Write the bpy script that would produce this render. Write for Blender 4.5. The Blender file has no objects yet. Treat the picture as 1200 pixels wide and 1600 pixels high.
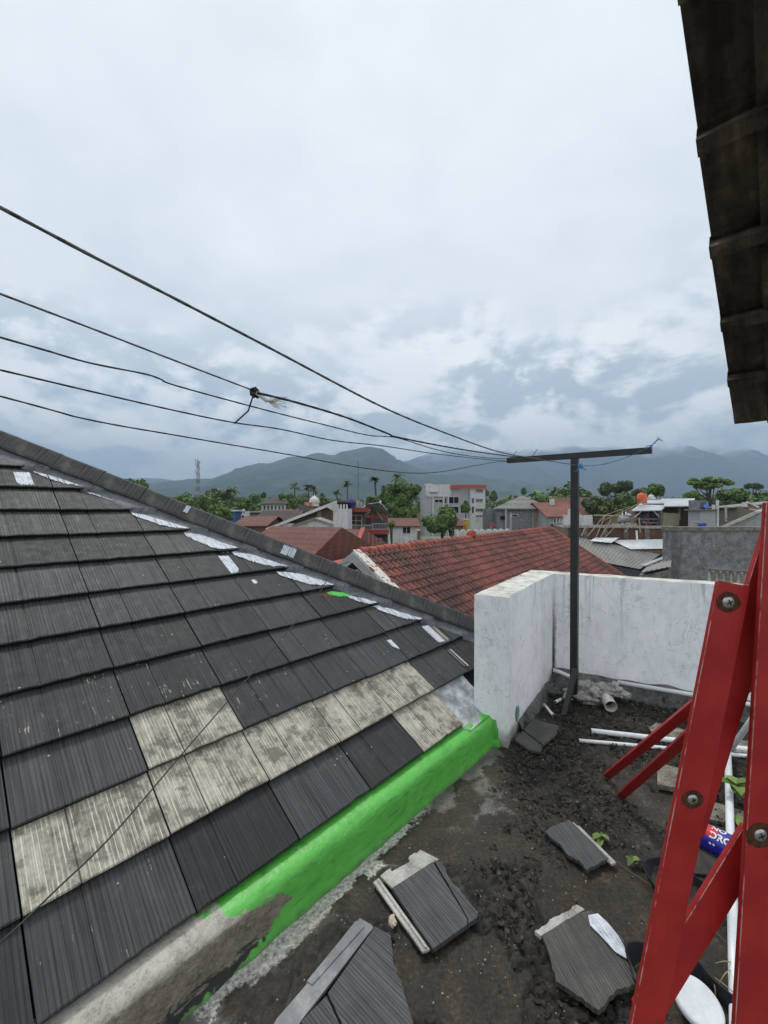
import bpy, math, random
from mathutils import Vector, Matrix, noise
R = math.radians; PI = math.pi
sc = bpy.context.scene
col = sc.collection
random.seed(7)

# ------------------------------------------------------------------ camera
F, H = 658.0, 1.9
TH = math.atan(5/F); CT, ST = math.cos(TH), math.sin(TH)
cam = bpy.data.cameras.new('camera'); camo = bpy.data.objects.new('camera', cam); col.objects.link(camo)
cam.sensor_fit = 'VERTICAL'; cam.sensor_height = 24; cam.lens = F/1600*24
cam.clip_start = .05; cam.clip_end = 60000
camo.location = (0, 0, H); camo.rotation_euler = (PI/2-TH, 0, 0)
sc.camera = camo
sc.view_settings.view_transform = 'Standard'; sc.view_settings.look = 'None'
sc.view_settings.exposure = .48; sc.view_settings.gamma = 1

# ------------------------------------------------------------------ node helper
class NT:
    def __init__(s, tree): s.t = tree; s.n = tree.nodes; s.l = tree.links
    def new(s, typ, **k):
        n = s.n.new(typ)
        for a, b in k.items(): setattr(n, a, b)
        return n
    def put(s, sock, v):
        if isinstance(v, bpy.types.NodeSocket): s.l.new(v, sock)
        elif v is not None:
            if sock.type == 'RGBA' and len(v) == 3: v = (*v, 1)
            sock.default_value = v
    def math(s, op, a, b=0.0, c=0.0, clamp=False):
        n = s.new('ShaderNodeMath', operation=op, use_clamp=clamp)
        s.put(n.inputs[0], a); s.put(n.inputs[1], b); s.put(n.inputs[2], c); return n.outputs[0]
    def vmath(s, op, a, b=None):
        n = s.new('ShaderNodeVectorMath', operation=op); s.put(n.inputs[0], a)
        if b is not None: s.put(n.inputs[1], b)
        return n.outputs[0]
    def coord(s, which='Object'): return s.new('ShaderNodeTexCoord').outputs[which]
    def mapv(s, v, scale=(1, 1, 1), loc=(0, 0, 0), rot=(0, 0, 0)):
        n = s.new('ShaderNodeMapping'); s.put(n.inputs[0], v)
        n.inputs['Location'].default_value = loc; n.inputs['Rotation'].default_value = rot; n.inputs['Scale'].default_value = scale
        return n.outputs[0]
    def noise(s, v, scale=5, detail=4, rough=.55, dist=0):
        n = s.new('ShaderNodeTexNoise'); s.put(n.inputs['Vector'], v)
        n.inputs['Scale'].default_value = scale; n.inputs['Detail'].default_value = detail
        n.inputs['Roughness'].default_value = rough; n.inputs['Distortion'].default_value = dist
        return n.outputs['Fac']
    def vor(s, v, scale=5, feature='F1', out='Distance'):
        n = s.new('ShaderNodeTexVoronoi', feature=feature); s.put(n.inputs['Vector'], v)
        n.inputs['Scale'].default_value = scale
        return n.outputs[out]
    def ramp(s, f, stops, mode='LINEAR'):
        n = s.new('ShaderNodeValToRGB'); s.put(n.inputs[0], f); e = n.color_ramp; e.interpolation = mode
        while len(e.elements) > 1: e.elements.remove(e.elements[-1])
        for i, (p, c) in enumerate(stops):
            if not hasattr(c, '__len__'): c = (c, c, c)
            x = e.elements[0] if i == 0 else e.elements.new(p)
            x.position = p; x.color = (*c, 1) if len(c) == 3 else c
        return n.outputs[0]
    def sm(s, f, a, b):
        n = s.new('ShaderNodeMapRange', interpolation_type='SMOOTHSTEP'); s.put(n.inputs[0], f)
        s.put(n.inputs[1], a); s.put(n.inputs[2], b); return n.outputs[0]
    def mix(s, f, a, b, mode='MIX'):
        n = s.new('ShaderNodeMix', data_type='RGBA', blend_type=mode)
        s.put(n.inputs[0], f); s.put(n.inputs[6], a); s.put(n.inputs[7], b); return n.outputs[2]
    def sep(s, v):
        n = s.new('ShaderNodeSeparateXYZ'); s.put(n.inputs[0], v); return n.outputs
    def comb(s, x, y, z):
        n = s.new('ShaderNodeCombineXYZ')
        for i, q in enumerate((x, y, z)): s.put(n.inputs[i], q)
        return n.outputs[0]
    def attr(s, name, out='Color'): return s.new('ShaderNodeAttribute', attribute_name=name).outputs[out]
    def bump(s, h, strength=.5, dist=.01, nrm=None):
        n = s.new('ShaderNodeBump'); s.put(n.inputs['Height'], h)
        n.inputs['Strength'].default_value = strength; n.inputs['Distance'].default_value = dist
        if nrm is not None: s.put(n.inputs['Normal'], nrm)
        return n.outputs[0]

def newmat(name):
    m = bpy.data.materials.new(name); m.use_nodes = True
    nt = NT(m.node_tree); b = nt.n['Principled BSDF']; return m, nt, b

MC = {}
def plain(name, c, rough=.75, metal=0, var=.18, scale=3.0, spec=.35, bump=0, bscale=30, c2=None):
    if name in MC: return MC[name]
    m, nt, b = newmat(name); o = nt.coord()
    f = nt.noise(o, scale, 6, .65)
    f2 = nt.noise(o, scale*7, 4, .6)
    f = nt.math('ADD', nt.math('MULTIPLY', f, .65), nt.math('MULTIPLY', f2, .35))
    lo = tuple(x*(1-var*1.6) for x in c); hi = tuple(min(1, x*(1+var)) for x in (c2 or c))
    nt.put(b.inputs['Base Color'], nt.ramp(f, [(.35, lo), (.65, hi)]))
    b.inputs['Roughness'].default_value = rough; b.inputs['Metallic'].default_value = metal
    b.inputs['Specular IOR Level'].default_value = spec
    if bump: nt.put(b.inputs['Normal'], nt.bump(nt.noise(o, bscale, 5, .6), bump, .01))
    MC[name] = m; return m

# ------------------------------------------------------------------ world
w = bpy.data.worlds.new('World'); sc.world = w; w.use_nodes = True
nt = NT(w.node_tree); bg = nt.n['Background']
SUN_EL, SUN_AZ = 62, -18          # azimuth measured from +Y towards +X
sky = nt.new('ShaderNodeTexSky', sky_type='NISHITA'); sky.sun_disc = False
sky.sun_elevation = R(SUN_EL); sky.sun_rotation = R(SUN_AZ); sky.air_density = 1.2; sky.dust_density = 2
D = nt.coord('Generated'); dx, dy, dz = nt.sep(D)[:3]
skyc = nt.vmath('SCALE', sky.outputs[0]); skyc.node.inputs['Scale'].default_value = .10
zz = nt.math('MAXIMUM', dz, 0.0)
den = nt.math('ADD', zz, .22)
u_, v_ = nt.math('DIVIDE', dx, den), nt.math('DIVIDE', dy, den)
deck = nt.comb(u_, v_, 0)
n1 = nt.noise(deck, .75, 7, .52, .35)
n2 = nt.noise(nt.mapv(deck, loc=(7, 3, 0)), 2.2, 6, .55, .2)
tone = nt.math('ADD', nt.math('MULTIPLY', n1, .7), nt.math('MULTIPLY', n2, .3))
deckc = nt.ramp(tone, [(.30, (.54, .60, .64)), (.42, (.645, .695, .73)), (.50, (.74, .78, .805)), (.62, (.86, .88, .89))])
# cumulus bank low in the sky
bank = nt.mapv(D, scale=(1, 1, 1.7))
def puff(v): return nt.math('ADD', nt.math('MULTIPLY', nt.noise(v, 3.4, 12, .58, .25), .78), nt.math('MULTIPLY', nt.noise(nt.mapv(v, loc=(3, 1, 5)), 11, 9, .62, .2), .22))
b1 = nt.noise(bank, 3.0, 5, .5, 0)
bt0 = puff(bank); btu = puff(nt.mapv(D, scale=(1, 1, 1.7), loc=(-.02, 0, .06)))
bt = nt.math('ADD', nt.math('MULTIPLY', bt0, .6), nt.math('MULTIPLY', b1, .4))
rel = nt.math('MULTIPLY', nt.math('SUBTRACT', bt0, btu), 3.2)
bankc = nt.ramp(nt.math('ADD', nt.math('ADD', bt, rel), 0.0), [(.32, (.46, .53, .58)), (.40, (.58, .64, .68)), (.47, (.72, .765, .795)), (.54, (.88, .90, .905)), (.66, (1.06, 1.05, 1.03))])
up = nt.math('ADD', zz, nt.math('MULTIPLY', nt.math('SUBTRACT', b1, .5), .5))
fb = nt.sm(up, .44, .22)
cloud = nt.mix(fb, deckc, bankc)
# clear patch low on the left
clear = nt.math('MULTIPLY', nt.sm(dx, -.25, -.6), nt.math('MULTIPLY', nt.sm(zz, .3, .12), nt.sm(bt, .56, .50)))
blue = nt.mix(.8, skyc, (.40, .55, .70))
cloud = nt.mix(nt.math('MULTIPLY', clear, .85), cloud, blue)
full = nt.mix(.06, cloud, skyc)
nt.put(bg.inputs[0], full); bg.inputs[1].default_value = 1.0

sun = bpy.data.lights.new('sun', 'SUN'); sun.energy = 1.5; sun.angle = R(12); sun.color = (1, .97, .92)
suno = bpy.data.objects.new('sun', sun); col.objects.link(suno)
sd = Vector((math.sin(R(SUN_AZ))*math.cos(R(SUN_EL)), math.cos(R(SUN_AZ))*math.cos(R(SUN_EL)), math.sin(R(SUN_EL))))
suno.rotation_euler = sd.to_track_quat('Z', 'Y').to_euler()

# ------------------------------------------------------------------ geometry helpers
def ray(x, y):
    xr, zr = (x-600)/F, (800-y)/F
    return Vector((xr, CT+ST*zr, -ST+CT*zr))
def P(x, y, Y):
    r = ray(x, y); return r*(Y/r.y)+Vector((0, 0, H))
def onplane(x, y, o, n):
    r = ray(x, y); C = Vector((0, 0, H)); return C+r*((o-C).dot(n)/r.dot(n))
def fl(x, y, z=0.0): return onplane(x, y, Vector((0, 0, z)), Vector((0, 0, 1)))
def zpx(y, Y): return H+(795-y)/F*Y
def xpx(x, Y): return (x-600)/F*Y

def fbm(x, y, z=0, o=4):
    s = 0; a = 1
    for i in range(o):
        s += a*noise.noise(Vector((x, y, z))*(2**i)); a *= .5
    return s

class MB:
    def __init__(s): s.v = []; s.f = []; s.m = []; s.c = []
    def add(s, vs, fs, mi=0, c=None):
        b = len(s.v); s.v += [Vector(q) for q in vs]
        for f in fs: s.f.append([b+i for i in f]); s.m.append(mi); s.c.append(c)
    def obox(s, o, ax, ay, az, mi=0, c=None):
        o, ax, ay, az = Vector(o), Vector(ax), Vector(ay), Vector(az)
        if ax.cross(ay).dot(az) < 0: ax, ay = ay, ax
        vs = [o, o+ax, o+ax+ay, o+ay, o+az, o+ax+az, o+ax+ay+az, o+ay+az]
        s.add(vs, [(0, 3, 2, 1), (4, 5, 6, 7), (0, 1, 5, 4), (1, 2, 6, 5), (2, 3, 7, 6), (3, 0, 4, 7)], mi, c)
    def box(s, c, sx, sy, sz, rz=0, mi=0, col_=None):   # c = base centre
        ca, sa = math.cos(rz), math.sin(rz)
        ax, ay = Vector((ca, sa, 0))*sx, Vector((-sa, ca, 0))*sy
        s.obox(Vector(c)-ax/2-ay/2, ax, ay, (0, 0, sz), mi, col_)
    def beam(s, a, b, wd, hg, up=(0, 0, 1), mi=0):
        a, b = Vector(a), Vector(b); d = (b-a); u = Vector(up)
        sd_ = d.cross(u).normalized(); uu = sd_.cross(d).normalized()
        s.obox(a-sd_*wd/2-uu*hg/2, d, sd_*wd, uu*hg, mi)
    def prism(s, poly, vec, mi=0, c=None):
        n = len(poly); poly = [Vector(p) for p in poly]; vec = Vector(vec)
        nr = Vector((0, 0, 0))
        for i in range(n): nr += poly[i].cross(poly[(i+1) % n])
        if nr.dot(vec) > 0: poly = poly[::-1]
        vs = poly+[p+vec for p in poly]
        fs = [tuple(range(n)), tuple(range(2*n-1, n-1, -1))]+[((i+1) % n, i, n+i, n+(i+1) % n) for i in range(n)]
        s.add(vs, fs, mi, c)
    def tube(s, pts, r, n=8, caps=True, mi=0, c=None):
        pts = [Vector(p) for p in pts]; rr = r if hasattr(r, '__len__') else [r]*len(pts)
        prev = None; vs = []
        for i, p in enumerate(pts):
            t = (pts[min(i+1, len(pts)-1)]-pts[max(i-1, 0)]).normalized()
            if prev is None:
                a = t.cross(Vector((0, 0, 1)) if abs(t.z) < .9 else Vector((1, 0, 0))).normalized()
            else: a = (prev-t*prev.dot(t)).normalized()
            prev = a; b = t.cross(a)
            for k in range(n):
                g = 2*PI*k/n; vs.append(p+(a*math.cos(g)+b*math.sin(g))*rr[i])
        fs = []
        for i in range(len(pts)-1):
            for k in range(n):
                k2 = (k+1) % n; fs.append((i*n+k, i*n+k2, (i+1)*n+k2, (i+1)*n+k))
        if caps:
            fs.append(tuple(range(n-1, -1, -1))); L = (len(pts)-1)*n; fs.append(tuple(range(L, L+n)))
        s.add(vs, fs, mi, c)
    def lathe(s, o, prof, n=20, axis=(0, 0, 1), mi=0):
        ax = Vector(axis).normalized(); a = ax.orthogonal().normalized(); b = ax.cross(a); vs = []; o = Vector(o)
        for (r_, h_) in prof:
            for k in range(n):
                g = 2*PI*k/n; vs.append(o+ax*h_+(a*math.cos(g)+b*math.sin(g))*r_)
        fs = []
        for i in range(len(prof)-1):
            for k in range(n):
                k2 = (k+1) % n; fs.append((i*n+k, i*n+k2, (i+1)*n+k2, (i+1)*n+k))
        s.add(vs, fs, mi)
    def build(s, name, mats, parent=None, smooth=False, local=False, loc=None):
        me = bpy.data.meshes.new(name)
        vs = s.v
        ob = bpy.data.objects.new(name, me); col.objects.link(ob)
        if parent is not None:
            ob.parent = parent
            if not local:
                inv = parent['_m'] if False else PM[parent.name].inverted(); vs = [inv @ q for q in vs]
            PM[ob.name] = PM[parent.name]
        elif not local:
            if loc is None:
                xs = [q.x for q in vs]; ys = [q.y for q in vs]; zs = [q.z for q in vs]
                loc = Vector(((min(xs)+max(xs))/2, (min(ys)+max(ys))/2, min(zs)))
            loc = Vector(loc); ob.location = loc; vs = [q-loc for q in vs]; PM[ob.name] = Matrix.Translation(loc)
        me.from_pydata([tuple(q) for q in vs], [], s.f)
        if not isinstance(mats, (list, tuple)): mats = [mats]
        for m in mats: me.materials.append(m)
        me.polygons.foreach_set('material_index', s.m)
        if smooth: me.polygons.foreach_set('use_smooth', [True]*len(s.f))
        if any(c is not None for c in s.c):
            ca = me.color_attributes.new('Col', 'FLOAT_COLOR', 'CORNER'); buf = []
            for f, c in zip(s.f, s.c):
                c = c or (0, 0, 0); buf += [c[0], c[1], c[2], 1]*len(f)
            ca.data.foreach_set('color', buf)
        me.update(); return ob
PM = {}
def tag(o, label=None, cat=None, group=None, kind=None):
    if label: o['label'] = label
    if cat: o['category'] = cat
    if group: o['group'] = group
    if kind: o['kind'] = kind
    return o
def empty(name, loc, label, cat, group=None, rz=0, M4=None):
    o = bpy.data.objects.new(name, None); col.objects.link(o); o.empty_display_size = .2
    m = M4 or (Matrix.Translation(Vector(loc)) @ Matrix.Rotation(rz, 4, 'Z'))
    o.matrix_world = m; PM[o.name] = m.copy()
    return tag(o, label, cat, group)
def copy_tree(o, M4):
    c = o.copy(); col.objects.link(c); c.matrix_world = M4; PM[c.name] = M4.copy()
    for ch in [q for q in bpy.data.objects if q.parent == o]:
        d = ch.copy(); col.objects.link(d); d.parent = c
        for g in [q for q in bpy.data.objects if q.parent == ch]:
            e = g.copy(); col.objects.link(e); e.parent = d
    return c

# ------------------------------------------------------------------ materials
def mat_rooftile():
    m, nt, b = newmat('painted_concrete_tile'); o = nt.coord(); a = nt.attr('Col'); r_, g_, b_ = nt.sep(a)[:3]
    st = nt.noise(nt.mapv(o, scale=(95, 1.6, 1)), 1, 3, .6)             # ribs along the slope
    st2 = nt.noise(nt.mapv(o, scale=(34, .9, 1)), 1, 2, .5)
    big = nt.noise(o, 3.2, 6, .65); fine = nt.noise(o, 90, 4, .7); mid = nt.noise(o, 17, 6, .7)
    dark = nt.ramp(st, [(.34, (.016, .017, .018)), (.44, (.034, .036, .0375)), (.60, (.052, .0545, .0555))])
    tone = nt.math('ADD', .55, nt.math('MULTIPLY', r_, .75)); tone = nt.math('MULTIPLY', tone, nt.math('ADD', .8, nt.math('MULTIPLY', mid, .4))); tone = nt.math('MULTIPLY', tone, nt.math('ADD', .65, nt.math('MULTIPLY', big, .7)))
    dk = nt.vmath('SCALE', dark); nt.put(dk.node.inputs['Scale'], tone)
    wv = nt.math('SINE', nt.math('ADD', nt.math('MULTIPLY', nt.sep(o)[0], 2*PI/.0168), nt.math('MULTIPLY', nt.noise(nt.mapv(o, scale=(3.3, .25, 1)), 1, 3, .6), 9.0)))
    grv = nt.math('SUBTRACT', 1, nt.math('MULTIPLY', nt.sm(wv, -.35, -.9), .38)); dk = nt.vmath('SCALE', dk); nt.put(dk.node.inputs['Scale'], grv)
    dust = nt.math('MULTIPLY', nt.sm(mid, .50, .72), nt.math('MULTIPLY', nt.sm(big, .45, .65), .5))
    dk = nt.mix(dust, dk, (.125, .118, .10)); yy_ = nt.sep(o)[1]; dk = nt.mix(nt.math('MULTIPLY', nt.sm(yy_, 1.0, 3.4), .55), dk, nt.vmath('MULTIPLY', dk, (1.45, 1.38, 1.28)))
    crb = nt.ramp(nt.math('ADD', nt.math('MULTIPLY', big, .5), nt.math('MULTIPLY', mid, .5)), [(.33, (.06, .05, .04)), (.44, (.22, .20, .16)), (.52, (.36, .335, .27)), (.66, (.52, .49, .40))])
    lines = nt.math('MAXIMUM', nt.math('MULTIPLY', nt.math('MULTIPLY', nt.sm(st, .57, .63), nt.sm(fine, .25, .5)), .6), nt.math('MULTIPLY', nt.sm(wv, .62, .88), nt.sm(nt.noise(nt.mapv(o, scale=(60, 7, 1)), 1, 4, .7), .40, .58)))
    cr = nt.mix(nt.math('MULTIPLY', lines, .95), crb, (.66, .62, .52))
    grime = nt.math('MAXIMUM', nt.math('MULTIPLY', nt.sm(st, .44, .38), .45), nt.math('MULTIPLY', nt.sm(nt.noise(o, 7.5, 7, .7), .50, .62), .75))
    cr = nt.mix(grime, cr, (.085, .075, .06))
    c = nt.mix(g_, dk, cr)
    # missing paint flakes
    fx = nt.noise(nt.mapv(o, scale=(70, 9, 1)), 1, 4, .7); loc_ = nt.noise(o, 5.5, 3, .5)
    thr = nt.math('SUBTRACT', .80, nt.math('MULTIPLY', b_, .17))
    fm = nt.math('MULTIPLY', nt.math('GREATER_THAN', fx, thr), nt.sm(loc_, .45, .55))
    dots = nt.math('MULTIPLY', nt.math('LESS_THAN', nt.vor(o, 26), .13), nt.math('GREATER_THAN', nt.noise(o, 6, 2, .5), .62))
    fm = nt.math('MAXIMUM', fm, nt.math('MULTIPLY', dots, .9)); fm = nt.math('MULTIPLY', fm, nt.math('SUBTRACT', 1, g_))
    c = nt.mix(nt.math('MULTIPLY', fm, .85), c, (.42, .38, .29))
    c = nt.mix(nt.math('LESS_THAN', b_, -1.5), c, nt.mix(g_, (.012, .012, .012), (.06, .05, .04)))  # tile fronts and skirts coloured near black, painted shade of the course gaps
    nt.put(b.inputs['Base Color'], c); b.inputs['Specular IOR Level'].default_value = .4
    nt.put(b.inputs['Roughness'], nt.ramp(mid, [(.3, .52), (.7, .75)]))
    hgt = nt.math('ADD', nt.math('ADD', nt.math('MULTIPLY', nt.sm(st, .35, .6), .5), nt.math('MULTIPLY', nt.sm(wv, -.9, -.2), .5)), nt.math('ADD', nt.math('MULTIPLY', st2, .35), nt.math('MULTIPLY', fine, .25)))
    nt.put(b.inputs['Normal'], nt.bump(hgt, .55, .0035)); return m
M_TILE = mat_rooftile()

def mat_cap():
    m, nt, b = newmat('ridge_cap_paint'); o = nt.coord()
    wv_ = nt.math('SINE', nt.math('ADD', nt.math('MULTIPLY', nt.sep(o)[0], 2*PI/.0125), nt.math('MULTIPLY', nt.noise(o, 9, 4, .6), 5.0))); st = nt.math('ADD', nt.math('MULTIPLY', nt.noise(nt.mapv(o, scale=(130, 2.0, 2.0)), 1, 3, .6), .7), nt.math('ADD', .15, nt.math('MULTIPLY', wv_, .085))); big = nt.noise(o, 6, 6, .65); fine = nt.noise(o, 60, 4, .7)
    c = nt.ramp(st, [(.36, (.020, .021, .022)), (.5, (.050, .050, .049)), (.64, (.092, .090, .086))])
    c = nt.mix(nt.math('MULTIPLY', nt.sm(big, .5, .7), .45), c, (.17, .16, .14))
    c = nt.mix(nt.math('MULTIPLY', nt.math('GREATER_THAN', nt.noise(nt.mapv(o, scale=(60, 25, 25)), 1, 3, .6), .70), nt.sm(big, .55, .62)), c, (.6, .6, .6))
    nt.put(b.inputs['Base Color'], c); b.inputs['Roughness'].default_value = .72
    nt.put(b.inputs['Normal'], nt.bump(nt.math('ADD', st, nt.math('MULTIPLY', fine, .3)), .6, .004)); return m
M_CAP = mat_cap()
M_MORTAR = plain('roof_sealant', (.125, .135, .15), .55, var=.4, scale=6, bump=.6, bscale=25)
def mat_wpaint():
    m, nt, b = newmat('white_brush_paint'); o = nt.coord()
    st = nt.noise(nt.mapv(o, scale=(160, 5, 20)), 1, 4, .7); n = nt.noise(o, 22, 7, .7)
    f = nt.math('ADD', nt.math('MULTIPLY', st, .55), nt.math('MULTIPLY', n, .45))
    nt.put(b.inputs['Base Color'], nt.ramp(f, [(.34, (.15, .16, .175)), (.44, (.42, .45, .50)), (.54, (.62, .66, .72)), (.66, (.74, .76, .80))])); b.inputs['Roughness'].default_value = .7
    nt.put(b.inputs['Normal'], nt.bump(f, .8, .004)); return m
M_WPAINT = mat_wpaint()
M_GPAINT = plain('green_brush_paint', (.09, .52, .07), .5, var=.15, scale=30, bump=.5, bscale=90)
M_RPATCH = plain('red_brush_paint', (.20, .045, .04), .7, var=.3, scale=30)
M_FELT = plain('dark_underlay', (.012, .012, .012), .9)

def mat_curb():
    m, nt, b = newmat('green_curb_paint'); o = nt.coord(); x, y, z = nt.sep(o)[:3]
    n = nt.noise(o, 9, 6, .6); n3 = nt.noise(nt.mapv(o, scale=(1, 1, 1.3)), 3.2, 4, .55); fine = nt.noise(o, 45, 5, .65)
    # painted beyond a ragged border; the top band and the foot were painted further
    zz_ = nt.math('ABSOLUTE', nt.math('SUBTRACT', z, .115))
    lim = nt.math('SUBTRACT', .98, nt.math('MULTIPLY', zz_, 3.6))
    e = nt.math('ADD', nt.math('SUBTRACT', x, lim), nt.math('MULTIPLY', nt.math('SUBTRACT', n3, .5), .95))
    e = nt.math('ADD', e, nt.math('MULTIPLY', nt.math('SUBTRACT', fine, .5), .18))
    pm = nt.sm(e, -.02, .02)
    wear = nt.math('MULTIPLY', nt.sm(n, .67, .72), .55)
    green = nt.mix(nt.noise(o, 14, 5, .6), (.075, .36, .050), (.135, .53, .085)); gb_ = nt.noise(nt.mapv(o, scale=(1.2, 1, 7)), 7, 8, .7, .5); green = nt.mix(nt.math('MULTIPLY', nt.sm(gb_, .52, .64), .45), green, (.035, .20, .03)); fd_ = nt.math('ADD', z, nt.math('MULTIPLY', nt.math('SUBTRACT', nt.noise(o, 17, 8, .75), .5), .11)); green = nt.mix(nt.math('MULTIPLY', nt.sm(fd_, .035, -.01), .7), green, (.10, .10, .07)); green = nt.mix(nt.math('MULTIPLY', nt.math('GREATER_THAN', nt.noise(o, 48, 6, .75), .685), .6), green, (.16, .17, .12))
    cn = nt.math('ADD', nt.math('MULTIPLY', nt.noise(nt.mapv(o, scale=(1, 1, 1.5)), 16, 10, .75, .5), .55), nt.math('MULTIPLY', nt.noise(o, 120, 6, .8), .45))
    conc = nt.ramp(cn, [(.36, (.07, .058, .04)), (.46, (.15, .132, .10)), (.55, (.235, .21, .165)), (.66, (.36, .33, .28))])
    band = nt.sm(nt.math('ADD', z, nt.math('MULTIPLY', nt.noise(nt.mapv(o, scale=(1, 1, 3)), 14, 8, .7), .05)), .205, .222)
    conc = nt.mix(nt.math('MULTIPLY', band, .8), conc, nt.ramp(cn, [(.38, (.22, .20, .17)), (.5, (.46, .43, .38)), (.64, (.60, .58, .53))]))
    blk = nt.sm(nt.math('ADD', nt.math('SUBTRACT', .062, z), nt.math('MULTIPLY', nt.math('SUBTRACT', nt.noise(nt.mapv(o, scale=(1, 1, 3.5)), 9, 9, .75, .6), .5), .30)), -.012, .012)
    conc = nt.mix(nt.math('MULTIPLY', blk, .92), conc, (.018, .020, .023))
    g = nt.mix(wear, green, conc); c = nt.mix(pm, conc, g)
    nt.put(b.inputs['Base Color'], c); nt.put(b.inputs['Roughness'], nt.mix(pm, (.85, .85, .85), (.42, .42, .42)))
    nt.put(b.inputs['Normal'], nt.bump(nt.math('ADD', nt.noise(o, 22, 5, .6), nt.math('MULTIPLY', nt.noise(nt.mapv(o, scale=(20, 20, 80)), 1, 3, .6), .4)), .55, .012)); return m
M_CURB = mat_curb()

def mat_whitewall():
    m, nt, b = newmat('whitewashed_render'); o = nt.coord(); geo = nt.new('ShaderNodeNewGeometry')
    nz = nt.sep(geo.outputs['Normal'])[2]; z = nt.sep(o)[2]
    n = nt.noise(o, 2.2, 7, .65); brush = nt.noise(nt.mapv(o, scale=(1, 1, .35)), 16, 6, .7, .6)
    drip = nt.noise(nt.mapv(o, scale=(9, 9, .55)), 1, 5, .6)
    c = nt.ramp(nt.math('ADD', nt.math('MULTIPLY', n, .4), nt.math('MULTIPLY', brush, .6)), [(.33, (.66, .69, .73)), (.46, (.82, .84, .865)), (.60, (.90, .91, .92))])
    st = nt.math('MULTIPLY', nt.sm(drip, .55, .68), nt.sm(z, .35, 1.25))
    c = nt.mix(nt.math('MULTIPLY', st, .6), c, (.27, .26, .235)); pat = nt.sm(nt.noise(o, 3.1, 8, .72, .8), .54, .66); c = nt.mix(nt.math('MULTIPLY', pat, .28), c, (.42, .44, .47)); crk = nt.math('MULTIPLY', nt.math('LESS_THAN', nt.math('ABSOLUTE', nt.math('SUBTRACT', nt.noise(o, 2.4, 8, .6, .5), .5)), .0035), .35); c = nt.mix(crk, c, (.15, .15, .14))
    thin = nt.math('MULTIPLY', nt.sm(nt.noise(nt.mapv(o, scale=(30, 30, 1.1)), 1, 3, .5), .64, .70), nt.sm(z, .75, 1.18))
    c = nt.mix(nt.math('MULTIPLY', thin, .6), c, (.14, .11, .075))
    marks = nt.math('MULTIPLY', nt.math('GREATER_THAN', nt.noise(o, 21, 5, .7, 1.2), .71), .45)
    c = nt.mix(marks, c, (.22, .23, .24))
    xy_ = nt.sep(o); dc_ = nt.math('SQRT', nt.math('ADD', nt.math('MULTIPLY', xy_[0], xy_[0]), nt.math('MULTIPLY', xy_[1], xy_[1])))
    dn_ = nt.math('ADD', dc_, nt.math('MULTIPLY', nt.math('SUBTRACT', nt.noise(o, 11, 6, .7), .5), .07)); cs_ = nt.math('MULTIPLY', nt.sm(dn_, .040, .012), nt.sm(z, 1.25, .25))
    c = nt.mix(nt.math('MULTIPLY', cs_, .9), c, (.03, .028, .025))
    bas = nt.math('ADD', z, nt.math('MULTIPLY', nt.noise(o, 7, 5, .6), .22))
    c = nt.mix(nt.math('MULTIPLY', nt.sm(bas, .26, .14), .8), c, nt.mix(nt.noise(o, 25, 5, .7), (.07, .065, .055), (.25, .24, .22)))
    top = nt.ramp(nt.noise(o, 8, 7, .7), [(.33, (.22, .21, .17)), (.48, (.52, .51, .45)), (.66, (.72, .71, .66))])
    c = nt.mix(nt.sm(nz, .6, .8), c, top)
    nt.put(b.inputs['Base Color'], c); b.inputs['Roughness'].default_value = .85; b.inputs['Specular IOR Level'].default_value = .25
    nt.put(b.inputs['Normal'], nt.bump(nt.math('ADD', brush, nt.math('MULTIPLY', n, .8)), .5, .012)); return m
M_WHITE = mat_whitewall()

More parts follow.
